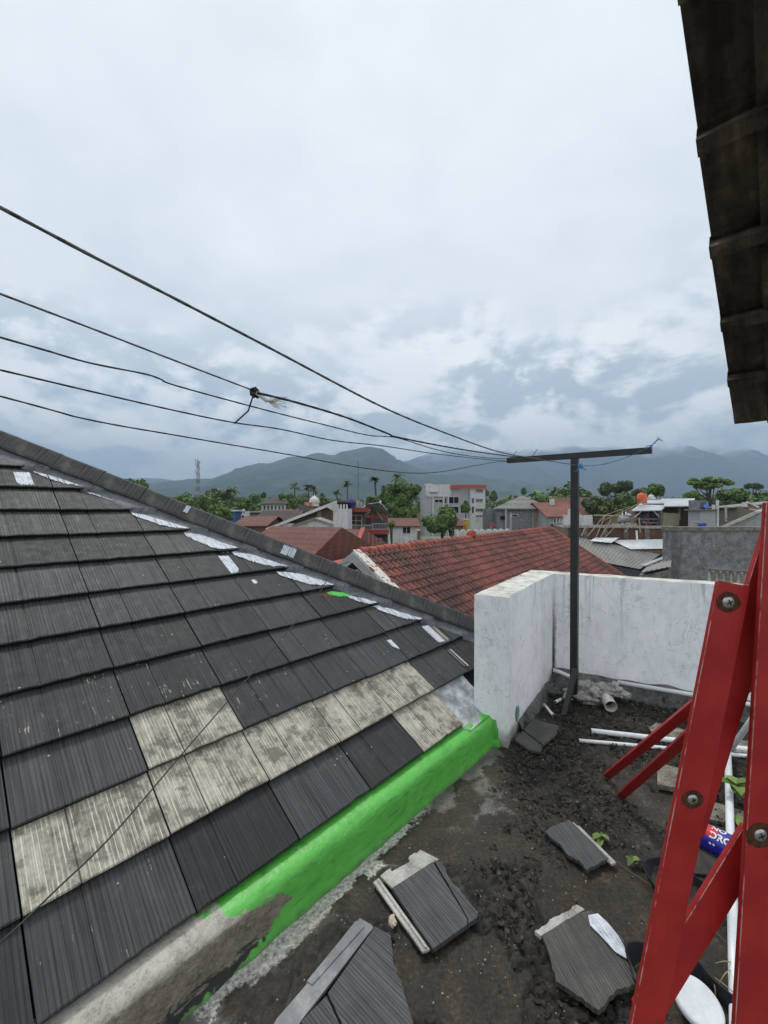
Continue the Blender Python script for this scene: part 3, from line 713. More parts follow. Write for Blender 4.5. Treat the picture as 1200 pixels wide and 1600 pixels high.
def rpx(x, y):                                # photo point to roof plane coordinates
    p = onplane(x, y, RO, nv)-RO; return p.dot(dv), p.dot(uv)
def brush(name, mat, cols_, dens=.004, lift=.0022, seed=1, gap=.12):
    """strokes following the ribs; cols_ = list of ((a, b_lo, b_hi)) control points"""
    rnd = random.Random(seed); mb = MB(); cols_ = sorted(cols_); a = cols_[0][0]
    while a < cols_[-1][0]:
        for (q0, q1) in zip(cols_, cols_[1:]):
            if q0[0] <= a <= q1[0]:
                t = (a-q0[0])/max(1e-6, q1[0]-q0[0]); lo = q0[1]+(q1[1]-q0[1])*t; hi = q0[2]+(q1[2]-q0[2])*t; break
        if rnd.random() > gap and hi-lo > .004:
            amp = min(.075, (hi-lo)*.65); cl_ = .5+.5*noise.noise(Vector((a*38, seed, 0))); cl2 = .5+.5*noise.noise(Vector((a*120, seed+9, 0)))
            l2 = lo+amp*(.55*cl_+.35*cl2+.25*rnd.random()-.25); h2 = hi-rnd.uniform(-.1, .5)*amp*.4*rnd.random()
            # split at course edges
            s0 = l2
            while s0 < h2-.002:
                rw = math.floor((s0+1e-5)/RR); s1 = min(h2, (rw+1)*RR-.003)
                if s1-s0 > .003:
                    zf = lambda bb: -.030*((bb-rw*RR)/RR)+lift
                    s0_ = max(s0, rw*RR+.008)
                    n = max(1, int((s1-s0_)/.03))
                    for k in range(n):
                        p0, p1 = s0_+(s1-s0_)*k/n, s0_+(s1-s0_)*(k+1)/n
                        mb.add([(a, p0, zf(p0)), (a+dens*1.02, p0, zf(p0)), (a+dens*1.02, p1, zf(p1)), (a, p1, zf(p1))], [(0, 1, 2, 3)])
                s0 = (rw+1)*RR
        a += dens
    if mb.f: return mb.build(name, mat, roof, local=True)
def stroke_px(mat, pts, **k):                 # pts = [(x, ytop, ybottom)] in the photo
    cc = []
    for (x, yt, yb) in pts:
        al, bl = rpx(x, yb); ah, bh = rpx(x, yt); cc.append(((al+ah)/2, min(bl, bh), max(bl, bh)))
    brush('paint_stroke', mat, cc, **k)
def stroke_quad(mat, tl, tr, br, bl, **k):    # four photo points of a band running down a tile
    q = [rpx(*p) for p in (tl, tr, br, bl)]
    a0 = (q[0][0]+q[3][0])/2; a1 = (q[1][0]+q[2][0])/2
    brush('paint_stroke', mat, [(a0, q[3][1], q[0][1]), (a1, q[2][1], q[1][1])], **k)
# wavy white line below the fillet, course by course
for i, (p0, p1, th) in enumerate([((52, 733), (140, 762), .07), ((136, 765), (232, 790), .06), ((207, 800), (300, 828), .07), ((290, 832), (372, 858), .10), ((365, 862), (455, 885), .08), ((435, 893), (528, 914), .08), ((545, 932), (598, 946), .05), ((590, 948), (662, 968), .07), ((690, 955), (738, 975), .0)]):
    if th == 0: continue
    (a0, b0), (a1, b1) = rpx(*p0), rpx(*p1)
    pts = []
    for t in (0, .2, .4, .6, .8, 1):
        a = a0+(a1-a0)*t; b_ = b0+(b1-b0)*t; k = th*(.45+1.5*math.sin(PI*min(1, t*1.0+.06)))
        pts.append((a, b_-k*.75, b_+k*.45))
    brush('paint_stroke', M_WPAINT, pts, seed=i+20, gap=.05, lift=.008)
stroke_quad(M_WPAINT, (22, 734), (47, 734), (53, 760), (27, 760), seed=2, gap=.02)
stroke_quad(M_WPAINT, (340, 865), (358, 865), (378, 897), (364, 898), seed=3, gap=.04)
stroke_quad(M_WPAINT, (386, 903), (404, 902), (402, 911), (392, 911), seed=4)
stroke_px(M_WPAINT, [(351, 962, 967), (358, 959, 970), (368, 958, 970), (377, 958, 963)], seed=5, gap=.03)
stroke_quad(M_WPAINT, (603, 998), (611, 997), (631, 1016), (620, 1012), seed=6)
stroke_quad(M_WPAINT, (652, 977), (672, 974), (697, 1004), (682, 1009), seed=7, gap=.05)
stroke_quad(plain('cream_scrape', (.42, .38, .30), .8), (672, 975), (684, 976), (702, 1003), (696, 1006), seed=8, gap=.3)
stroke_quad(M_WPAINT, (697, 1014), (708, 1010), (735, 1044), (728, 1040), seed=9, gap=.72)
stroke_px(M_GPAINT, [(514, 922, 928), (525, 920, 932), (540, 922, 933), (552, 928, 933)], seed=10, gap=.02)
stroke_px(M_RPATCH, [(501, 926, 929), (508, 924, 931), (519, 924, 932)], seed=11, gap=.3)
# paint on the cap
mb = MB()
def cap_patch(x0, x1, n, mat, ragged=.01, z0=.25, z1=1.0):
    mb = MB(); rnd = random.Random(int(x0))
    a0, _ = rpx(x0, 700+ (x0*.42)); 
    def s_of(px):
        best = None
        for i in range(400):
            s_ = i*.018; p = Vector((3.80, hipb(3.80), 0))+hd*s_+hw*.07+hz*.08
            q = RM @ p; d_ = q-Vector((0, 0, H)); yy = CT*d_.y-ST*d_.z; xx = 600+F*d_.x/yy
            if best is None or abs(xx-px) < best[0]: best = (abs(xx-px), s_)
        return best[1]
    sa, sb = sorted((s_of(x0), s_of(x1)))
    k = int((sb-sa)/.005)+1
    for i in range(k):
        s_ = sa+i*.005
        lo, hi = z0+rnd.uniform(0, .12), z1-rnd.uniform(0, .1)
        A0, A1 = Vector((.012, .042)), Vector((.105, .1065))
        def q(s2, t): v = A0+(A1-A0)*t; return Vector((3.80, hipb(3.80), 0))+hd*s2+hw*(v.x-.0022)+hz*(v.y+.0055)
        if rnd.random() > .05: mb.add([q(s_, lo), q(s_+.0052, lo), q(s_+.0052, hi), q(s_, hi)], [(0, 3, 2, 1)])
    mb.build('paint_stroke', mat, roof, local=True)
cap_patch(441, 461, 0, M_WPAINT, z0=0, z1=.95)
cap_patch(290, 296, 0, M_WPAINT, z0=.3, z1=1.0)

# ---- kerb below the eave: local frame x along the eave, y up the slope side, z up
KM = Matrix(((dv.x, -ev.x, 0, RO.x), (dv.y, -ev.y, 0, RO.y), (0, 0, 1, 0), (0, 0, 0, 1)))
mb = MB(); prof = [(-.112, -.012), (-.104, .02), (-.097, .07), (-.094, .12), (-.090, .165), (-.083, .192), (-.066, .211), (-.035, .221), (.01, .226), (.16, .228)]
N = 420; L0, L1 = -3.4, 2.98; n = len(prof)
for i in range(N+1):
    x = L0+(L1-L0)*i/N
    for j, (y, z) in enumerate(prof):
        d1 = .006*noise.noise(Vector((x*2.3, z*5, 1)))+.0035*noise.noise(Vector((x*11, z*16, 3)))
        ft = .012*noise.noise(Vector((x*9, 0, 6))) if j == 0 else 0
        mb.v.append(Vector((x, y-d1-ft, z+(.4*d1 if j > 5 else 0))))
for i in range(N):
    for j in range(n-1): a = i*n+j; mb.f.append([a, a+n, a+n+1, a+1]); mb.m.append(0); mb.c.append(None)
kerb = empty('kerb', None, 'low concrete kerb painted bright green under the roof eave, bare at its near end', 'kerb', M4=KM)
ko = mb.build('kerb_body', M_CURB, kerb, local=True, smooth=True)
# mortar fill and green daub where the kerb meets the parapet pier
mb = MB()
def lump(mb, c, r_, sq=(1, 1, 1), seed=0, n=10, amp=.25):
    c = Vector(c); vs = []; fs = []
    for i in range(n+1):
        th_ = PI*i/n
        for k in range(n*2):
            ph = PI*k/n; d_ = Vector((math.sin(th_)*math.cos(ph), math.sin(th_)*math.sin(ph), math.cos(th_)))
            q = 1+amp*noise.noise(d_*1.6+Vector((seed*3.1, 0, 0)))+amp*.4*noise.noise(d_*5+Vector((seed, 2, 0)))
            vs.append(c+Vector((d_.x*sq[0], d_.y*sq[1], d_.z*sq[2]))*r_*q)
    m_ = n*2
    for i in range(n):
        for k in range(m_): k2 = (k+1) % m_; fs.append((i*m_+k, (i+1)*m_+k, (i+1)*m_+k2, i*m_+k2))
    mb.add(vs, fs)
def kp(x, y, z): return KM @ Vector((x, y, z))
rows = []
for i in range(15):
    x = 2.545+.45*i/14
    for j in range(9):
        y = -.055+.44*j/8; zt = .224+max(0, y)*.69
        mb.v.append(kp(x, y, zt+.010*noise.noise(Vector((x*9, y*9, 0)))))
for i in range(14):
    for j in range(8): a = i*9+j; mb.f.append([a, a+9, a+10, a+1]); mb.m.append(0); mb.c.append(None)
m, nt, b = newmat('patched_mortar'); o = nt.coord(); x, y, z = nt.sep(o)[:3]
c = nt.ramp(nt.noise(o, 9, 6, .65), [(.35, (.17, .19, .195)), (.5, (.29, .31, .32)), (.68, (.52, .54, .56))])
e = nt.math('ADD', nt.math('ADD', nt.math('MULTIPLY', nt.math('SUBTRACT', x, 2.88), -2.2), nt.math('MULTIPLY', y, 3.6)), nt.math('MULTIPLY', nt.math('SUBTRACT', nt.noise(o, 9, 6, .7), .5), 1.3))
c = nt.mix(nt.sm(e, .22, .12), c, (.075, .43, .055)); nt.put(b.inputs['Base Color'], c); b.inputs['Roughness'].default_value = .7
nt.put(b.inputs['Normal'], nt.bump(nt.noise(o, 28, 6, .65), .8, .015)); M_FILL = m
mb.build('mortar_fill', M_FILL, kerb, smooth=True)
mb = MB(); pz = fl(752, 1110, .2); lump(mb, kp(3.03, .02, .27), .085, (.55, .55, 1.25), 3); mb.build('mortar_lump', M_CONCL, kerb, smooth=True)
mb = MB(); lump(mb, kp(2.90, .05, .24), .06, (.9, .7, .8), 5, 16, .3); lump(mb, kp(2.86, -.095, .10), .045, (.8, .4, 2.2), 6, 16, .3); lump(mb, kp(2.83, -.10, .02), .05, (1.3, .5, .7), 7, 16, .3)
mb.build('green_daub', plain('green_daub_paint', (.08, .37, .055), .5, var=.2, scale=14, bump=.6, bscale=40), kerb, smooth=True)

# ================================================================== PARAPET
par = empty('parapet_wall', (1.84, 4.58, 0), 'white rendered parapet wall round the terrace with an end pier at the kerb', 'wall')
T = 1.195
Lp = Vector((.745, 3.47, 0)); Cp = Vector((.985, 3.325, 0)); Np = Vector((1.055, 3.46, 0)); Ip = WI
Op = Vector((1.66, 4.80, 0)); Ro = WR+wn*.185
# outer corner where both outer faces meet
def isect(p, d1, q, d2):
    t = ((q-p).cross(d2)).z/(d1.cross(d2)).z; return p+d1*t
OC = isect(Lp, (Op-Lp), Ro, wdir)
poly = [Lp, Cp, Np, Ip, WR, Ro, OC]
mb = MB()
def wallmesh(mb, poly, z0, z1, st=.07):
    n = len(poly); zs = int((z1-z0)/st)
    ring = []
    for i in range(n):
        a, b_ = poly[i], poly[(i+1) % n]; L = (b_-a).length; k = max(1, int(L/st)); nn = Vector(((b_-a).y, -(b_-a).x, 0)).normalized()
        for q in range(k):
            p = a+(b_-a)*q/k; ring.append((p, nn, q == 0))
    m_ = len(ring); base = len(mb.v)
    for j in range(zs+1):
        z = z0+(z1-z0)*j/zs
        for (p, nn, c) in ring:
            d_ = .005*noise.noise(Vector((p.x*3, p.y*3, z*3)))+.0025*noise.noise(Vector((p.x*13, p.y*13, z*13)))
            zz3 = z+(.008*noise.noise(Vector((p.x*6, p.y*6, 3))) if j == zs else 0)
            mb.v.append(p+nn*(d_ if not c else d_*.5)+Vector((0, 0, zz3)))
    for j in range(zs):
        for i in range(m_): i2 = (i+1) % m_; mb.f.append([base+j*m_+i, base+j*m_+i2, base+(j+1)*m_+i2, base+(j+1)*m_+i]); mb.m.append(0); mb.c.append(None)
    mb.f.append([base+zs*m_+i for i in range(m_)]); mb.m.append(0); mb.c.append(None)
wallmesh(mb, poly, -.05, T)
par_o = mb.build('wall_body', M_WHITE, par)
# bevelled mortar fillet at the foot of the walls
mb = MB(); 
def fillet(mb, a, b_, nn, wdt, hg, seed):
    k = int((b_-a).length/.03); pr = None
    for i in range(k+1):
        p = a+(b_-a)*i/k; w2 = wdt*(1+.35*noise.noise(Vector((i*.21, seed, 0)))); h2 = hg*(1+.18*noise.noise(Vector((i*.13, seed+4, 0))))
        b0 = len(mb.v); mb.v += [p-nn*.02+Vector((0, 0, h2)), p+nn*.02+Vector((0, 0, h2*.98)), p+nn*(w2*.6)+Vector((0, 0, h2*.55)), p+nn*w2+Vector((0, 0, -.01))]
        if pr is not None:
            for j in range(3): mb.f.append([pr+j, pr+j+1, b0+j+1, b0+j]); mb.m.append(0); mb.c.append(None)
        pr = b0
fillet(mb, WI, WR, -wn, .13, .17, 1)
sn = Vector(((Ip-Np).y, -(Ip-Np).x, 0)).normalized()
fillet(mb, Np+(Ip-Np)*.1, Ip, sn, .06, .09, 2)
mb.build('foot_fillet', plain('dirty_mortar', (.135, .135, .13), .9, var=.55, scale=5, bump=.7, bscale=20), par, smooth=True)
# green paint remains on the pier foot
mb = MB()
for (w2, h2, s_) in ((.045, .12, 2),):
    p = Np+(Ip-Np)*.085+Vector((0, 0, .17)); dd = (Ip-Np).normalized(); k = 7
    mb.add([p+sn*.012+dd*(w2*math.cos(2*PI*i/12)*(.8+.3*random.random()))+Vector((0, 0, h2*.6*math.sin(2*PI*i/12)*(.8+.3*random.random()))) for i in range(12)], [tuple(range(12))])
mb.build('paint_remains', plain('faded_green', (.16, .33, .20), .8, var=.3, scale=20), par)

# ================================================================== OVERHANGING EAVE (right)
EA, EP = R(43.3), R(25)
ed = Vector((math.sin(EA)*math.cos(EP), math.cos(EA)*math.cos(EP), -math.sin(EP))); ec = Vector((math.cos(EA), -math.sin(EA), 0)); en = ec.cross(ed)
if en.z < 0: en = -en
EO = P(1148, 655, 2.0)
EM = Matrix(((ec.x, ed.x, en.x, EO.x), (ec.y, ed.y, en.y, EO.y), (ec.z, ed.z, en.z, EO.z), (0, 0, 0, 1)))
eave = empty('overhanging_eave', None, 'dark overhanging roof edge of concrete tiles seen from below at upper right', 'roof', M4=EM)
rnd = random.Random(11)
for r_ in range(9):
    mb = MB()
    y1_ = -r_*.3237; y0_ = y1_-.40
    for k in range(5):
        x0_ = k*.31; x1_ = x0_+.305
        jx = rnd.uniform(-.004, .004) if k == 0 else 0
        nx_, ny_ = 16, 10; g = {}
        for i in range(nx_+1):
            for j in range(ny_+1):
                u = i/nx_; v = j/ny_; x = x0_+(x1_-x0_)*u+jx; y = y0_+(y1_-y0_)*v
                zc = .0+.034*(v-1)*-1*-1
                # underside relief: side ribs, nose rib, pockets
                th_ = .018+.010*sstep(v, .84, .90)
                z = -.044*(1-v)-th_+.0022*noise.noise(Vector((x*30, y*30, r_)))*min(1, u*12)
                g[i, j] = len(mb.v); mb.v.append(Vector((x, y, z)))
        for i in range(nx_):
            for j in range(ny_): mb.f.append([g[i, j], g[i, j+1], g[i+1, j+1], g[i+1, j]]); mb.m.append(0); mb.c.append(None)
        # top and rim
        t = len(mb.v); mb.v += [Vector((x0_+jx, y0_, -.036)), Vector((x1_, y0_, -.036)), Vector((x1_, y1_, 0)), Vector((x0_+jx, y1_, 0))]
        mb.f.append([t, t+1, t+2, t+3]); mb.m.append(0); mb.c.append(None)
        mb.f.append([g[i, ny_] for i in range(nx_+1)]+[t+2, t+3]); mb.m.append(0); mb.c.append(None)
        mb.f.append([t+3, t]+[g[0, j] for j in range(ny_+1)]); mb.m.append(0); mb.c.append(None)
        zc2 = -.044-.018
        mb.obox((x0_+jx, y0_+.0, zc2-.020), (.135, 0, 0), (0, .045, 0), (0, .004, .028)); mb.obox((x0_+.135, y0_-.035, zc2-.024), (x1_-x0_-.135, 0, 0), (0, .075, 0), (0, .003, .030))
        mb.obox((x0_+.115, y0_+.04, zc2-.005), (.028, 0, 0), (0, .30, 0), (0, .030, .006))
        mb.obox((x0_+.262, y0_+.04, zc2-.004), (.030, 0, 0), (0, .31, 0), (0, .030, .006))
    mb.build('tile_course', M_UNDER, eave, local=True, smooth=False)
    # brown mortar patch under each course
    for k in range(4):
        mb = MB(); cx, cy = .178+.31*k+rnd.uniform(-.01, .01), y1_-.315
        vs = []
        for i in range(14): g_ = 2*PI*i/14; vs.append((cx+.042*math.copysign(abs(math.cos(g_))**.6, math.cos(g_))*(1+.15*rnd.random()), cy+.030*math.copysign(abs(math.sin(g_))**.6, math.sin(g_))*(1+.2*rnd.random()), -.092))
        mb.prism([Vector(v) for v in vs], (0, 0, .03))
        if r_ < 8: mb.build('tile_lug', M_PATCHB, eave, local=True)
for k in (.50, 1.2):
    mb = MB(); mb.obox((k, -3.4, -.15), (.06, 0, 0), (0, 3.3, 0), (0, 0, .08)); mb.build('rafter', M_WOOD, eave, local=True)


# ================================================================== CLOTHESLINE POST
PB = fl(897, 1098); PB.z = 0
pole = empty('clothesline_post', PB, 'black square steel T-shaped clothesline post standing in the terrace corner', 'post')
ZB = 2.385
bl_, br_ = P(793, 722, 4.5), P(1018, 706.5, 3.72); bl_.z = ZB+.03; br_.z = ZB+.03
mb = MB(); rzp = math.atan2((br_-bl_).y, (br_-bl_).x)
mb.box((PB.x, PB.y, 0), .066, .066, ZB, rzp); mb.build('upright', M_BLACK, pole)
mb = MB(); mb.beam(bl_, br_, .05, .055); mb.build('crossbar', M_BLACK, pole)
mb = MB(); bq = br_+(br_-bl_).normalized()*.001; mb.beam(bq, bq+(br_-bl_).normalized()*.004, .044, .049); mb.build('end_cap', plain('worn_bar_end', (.10, .13, .09), .8), pole)
mb = MB(); mb.beam(PB+Vector((-.005, -.03, .34)), fl(882, 1118, .01), .045, .045); mb.build('brace', M_BLACK, pole)
mb = MB(); mb.box((PB.x, PB.y, -.01), .12, .12, .02, rzp); mb.build('base_plate', M_BLACK, pole)
for (px_, tx) in ((800, 806), (838, 846)):
    t = (px_-793)/225; p = bl_+(br_-bl_)*t+Vector((0, 0, .025))
    mb = MB(); mb.tube([p, p+Vector((.05, -.02, .075))], .003, 5); mb.build('wire_hook', M_ROPEB, pole)

# ---- lines: each runs in its own vertical plane towards an unseen post behind the camera
ld = Vector((-.80, -1.03, 0)).normalized()
def line_pts(B_, pts):
    out = []
    for (x, y) in pts:
        k = (x-600)/F           # X = k*Y'
        # plan intersection of the pixel azimuth with the plane through B_ along ld
        den_ = ld.x-k*ld.y; t = (k*B_.y-B_.x)/den_
        Y = B_.y+t*ld.y; out.append(P(x, y, Y))
    return out
def smooth_pts(p, n=8):
    out = []
    for i in range(len(p)-1):
        p0, p1, p2, p3 = p[max(i-1, 0)], p[i], p[i+1], p[min(i+2, len(p)-1)]
        for k in range(n):
            t = k/n; out.append(.5*((2*p1)+(p2-p0)*t+(2*p0-5*p1+4*p2-p3)*t*t+(3*p1-p0-3*p2+p3)*t**3))
    return out+[p[-1]]
def rope(mb, pts, r_, twist=.022, n=6):
    pts = smooth_pts(pts)
    fine = []
    for a, b_ in zip(pts, pts[1:]):
        k = max(1, int((b_-a).length/.012)); fine += [a+(b_-a)*i/k for i in range(k)]
    fine.append(pts[-1]); base = len(mb.v); fb_ = len(mb.f)
    rr = [r_*(1+.10*math.sin(i*1.1)) for i in range(len(fine))]
    mb.tube(fine, rr, n); s_ = 0
    for i in range(len(fine)-1):
        s_ += (fine[i+1]-fine[i]).length
        for k in range(n): mb.c[fb_+i*n+k] = ((s_/twist+k/n) % 1, 0, 0)
def extend(p, L=1.2): return [p[0]+(p[0]-p[1]).normalized()*L]+p
LNS = [
 ('thick grey braided rope, highest of the lines over the roof, ending in a blue knot', (907, 3.98), [(0, 324), (140, 398), (280, 470), (420, 543), (600, 637), (700, 678), (780, 706), (845, 718), (907, 728)], .0034, M_ROPE),
 ('grey rope tied halfway to a black cord by a frayed knot', (830, 4.32), [(0, 459), (140, 512), (280, 566), (398, 611)], .0030, M_ROPE),
 ('black cord running from the frayed knot to the crossbar', (850, 4.25), [(402, 614), (460, 628), (540, 652), (605, 677), (625, 684), (720, 702), (800, 713), (850, 716)], .0046, M_ROPEB),
 ('thin black cord, wavy, passing just below the frayed knot', (820, 4.36), [(0, 527), (70, 547), (140, 567), (225, 584), (250, 592), (280, 604), (420, 642), (500, 662), (575, 680), (620, 684), (680, 702), (730, 712), (790, 717), (835, 715)], .0029, M_ROPEB),
 ('black cord, second from the bottom of the lines, sagging lightly', (800, 4.44), [(0, 578), (140, 611), (280, 643), (364, 660), (440, 671), (520, 688), (600, 697), (680, 709), (760, 718), (800, 721)], .0031, M_ROPEB),
 ('lowest black cord of the lines, dipping to the crossbar tip', (795, 4.47), [(0, 619), (140, 656), (280, 681), (385, 699), (450, 710), (560, 730), (640, 739), (690, 737), (740, 728), (775, 722), (797, 721)], .0029, M_ROPEB)]
for (lab, (bx, by), pts, r_, mt) in LNS:
    Bp = P(bx, 720, by); q = line_pts(Bp, pts)
    if pts[0][0] == 0: q = extend(q)
    mb = MB(); rope(mb, q, r_)
    o_ = mb.build('clothesline', mt, smooth=True); tag(o_, lab, 'line', 'washing lines strung to the T post')
    if 'blue knot' in lab:
        K = q[-1]; e1 = P(1018, 697, 3.70)
        mb = MB(); rope(mb, [K, P(940, 726, 3.92), P(975, 716, 3.82), P(1003, 704, 3.74), e1], .0036, n=5); mb.build('blue_tail', M_ROPEBL, o_, smooth=True)
        mb = MB(); lump(mb, K, .024, (1, .8, 1.1), 3, 6, .6)
        for i in range(7):
            g = i*.9; mb.tube([K, K+Vector((.03*math.cos(g), .02*math.sin(g), -.025+.03*math.sin(g*1.7))), K+Vector((.055*math.cos(g+.4), .03*math.sin(g), -.045))], .0022, 4)
        mb.build('blue_knot', M_ROPEBL, o_)
        mb = MB()
        for i in range(6): mb.tube([e1+Vector((-.02, 0, -.01)), e1+Vector((.03+.004*i, -.01, .03+.006*i)), e1+Vector((.05+.012*i, -.015+.005*i, .085-.009*i))], .002, 4)
        mb.tube([e1+Vector((-.02, -.03, -.035)), e1+Vector((-.01, -.03, .005)), e1+Vector((-.02, .03, .005)), e1+Vector((-.03, .03, -.03))], .004, 5)
        mb.build('blue_fray', M_ROPEBL, o_)
    if 'tied halfway' in lab:
        K = q[-1]; mb = MB(); lump(mb, K+Vector((0, 0, -.008)), .016, (1.2, 1, 1.1), 2, 6, .7)
        mb.tube([K+Vector((.004, -.012, -.03)), K+Vector((-.012, -.014, -.018)), K+Vector((-.014, -.014, .004)), K+Vector((.01, -.01, .012))], .004, 5)
        mb.build('knot', M_ROPEB, o_)
        s1 = (F*1.9)/1; Yk = K.y
        mb = MB(); mb.tube([K, P(388, 642, Yk), P(366, 662, Yk)], .0034, 5); mb.build('loose_end', M_ROPEB, o_)
        mb = MB(); rr_ = random.Random(4)
        kk = P(418, 627, Yk)
        mb.tube([K+Vector((.01, -.01, -.01)), kk], .008, 6)
        for i in range(34):
            e = P(430+rr_.uniform(0, 20), 627+rr_.uniform(-9, 12), Yk+rr_.uniform(-.03, .03))
            mb.tube([kk, kk+(e-kk)*.5+Vector((0, 0, rr_.uniform(-.008, .008))), e], .0011, 3)
        mb.build('frayed_fibre', M_ROPEW, o_)
# thin wire lying across the roof
ws = [(524, 886, .20), (516, 896, .18), (500, 925, .12), (470, 962, .10), (400, 1045, .10), (300, 1160, .10), (180, 1300, .10), (90, 1388, .10), (20, 1455, .10), (-60, 1525, .10)]
q = [onplane(x, y, RO+nv*o2, nv) for (x, y, o2) in ws]; mb = MB()
q = [P(545, 878, q[0].y+.05)]+q
mb.tube(smooth_pts(q), .0034, 6); tag(mb.build('wire', plain('dull_wire', (.045, .043, .040), .6), smooth=True), 'thin grey wire stretched diagonally across the tiled roof to the hip caps', 'wire')

# ================================================================== PIPES AND RUBBISH BY THE WALL
def pipe(label, a, b_, r_, hollow=True, group=None, name='pvc_pipe', mat=M_PVC):
    a, b_ = Vector(a), Vector(b_); mid = (a+b_)/2; mb = MB(); sag = Vector((0, 0, -.0))
    mb.tube([a, a+(b_-a)*.33+Vector((0, 0, .003)), a+(b_-a)*.66-Vector((0, 0, .002)), b_], r_, 14, caps=True)
    o_ = mb.build(name, mat, smooth=False, loc=(a.x, a.y, min(a.z, b_.z)-r_)); tag(o_, label, 'pipe', group)
    for p in o_.data.polygons: p.use_smooth = len(p.vertices) == 4
    if hollow:
        d_ = (a-b_).normalized(); mb = MB(); mb.tube([a+d_*.0006, a+d_*.0012], r_*.72, 12); mb.build('bore', M_PVCD, o_)
        mb = MB(); mb.tube([b_-d_*.0006, b_-d_*.0012], r_*.72, 12); mb.build('bore', M_PVCD, o_)
    return o_
pipe('white plastic pipe lying on the ledge at the foot of the back wall', WI+wdir*.62-wn*.095+Vector((0, 0, .165)), WI+wdir*3.6-wn*.10+Vector((0, 0, .168)), .020, False)
pipe('short white pipe stub sticking out behind the post brace', WI+wdir*.02-wn*.10+Vector((0, 0, .18)), WI+wdir*.24-wn*.16+Vector((0, 0, .15)), .020, True)
a1, b1 = fl(924, 1142, .03), fl(1178, 1172, .03); a2, b2 = fl(905, 1157, .022), fl(1178, 1182, .022)
g_ = 'pipes lying across the mossy floor'
pipe('upper and thicker of two white pipes lying side by side on the moss', a1, a1+(b1-a1)*1.6, .021, True, g_)
pipe('lower and thinner of two white pipes lying side by side on the moss', a2, a2+(b2-a2)*1.6, .014, True, g_)
c1, c2 = fl(1137, 1168, .075), fl(1150, 1585, .03)
pipe('white pipe lying on the floor behind the ladder, pointing at the camera', c1, c2+(c2-c1)*.12, .021, True)
pipe('white pipe leaning up behind the ladder from the far end of the floor pipe', fl(1141, 1172, .03), P(1198, 1000, 2.62)+Vector((.2, -.12, .12)), .019, False)
g_ = 'broken pipe scraps at the post foot'
for (xa, ya, xb, yb, r_, lab) in ((850, 1101, 864, 1117, .013, 'white pipe scrap with a split side, left of the post brace'), (868, 1097, 877, 1092, .014, 'short stubby white pipe scrap just behind the post brace')):
    pipe(lab, fl(xa, ya, .03), fl(xb, yb, .025), r_, True, g_)
# drain elbow with mortar round it
el = fl(955, 1104, .07); E0 = WI+wdir*.50-wn*.02
drain = empty('drain_pipe', (E0.x, E0.y, 0), 'wide white drain pipe mouth sticking out of mortar at the wall foot', 'pipe')
mb = MB(); ax = (el-Vector((E0.x-.1, E0.y-.05, .12))).normalized(); p0 = el-ax*.16
mb.tube([p0, el-ax*.09], .047, 20, False); mb.tube([el-ax*.09, el], .055, 20, False)
mb.lathe(el, [(.055, 0), (.049, 0), (.048, -.12)], 20, ax); mb.build('pipe_mouth', plain('dirty_pvc', (.42, .41, .38), .5, var=.3, scale=14), drain, smooth=True)
mb = MB(); mb.tube([el-ax*.10, el-ax*.101], .047, 16); mb.build('pipe_bore', M_PVCD, drain)
mb = MB()
for i, (x, y, z, r_, sx) in enumerate(((905, 1086, .06, .085, 1.5), (922, 1090, .06, .085, 1.4), (934, 1086, .09, .085, 1.3), (944, 1078, .13, .09, 1.2), (915, 1074, .10, .10, 1.6), (968, 1084, .10, .06, 1.3), (956, 1074, .15, .07, 1.2))):
    lump(mb, fl(x, y, z), r_, (sx, .9, .62), i+9, 16, .75)
mb.build('mortar_surround', plain('grey_mortar', (.33, .32, .30), .9, var=.5, scale=9, bump=.8, bscale=22), drain, smooth=True)
mb = MB(); lump(mb, fl(866, 1078, .05), .10, (1.3, .8, .6), 21, 10, .6); lump(mb, fl(880, 1072, .09), .06, (1.2, .8, 1), 23, 8, .5)
tag(mb.build('mortar_heap', plain('dirty_mortar', (.135, .135, .13)), smooth=True), 'dark crumbled mortar heap in the corner behind the post', 'rubble')

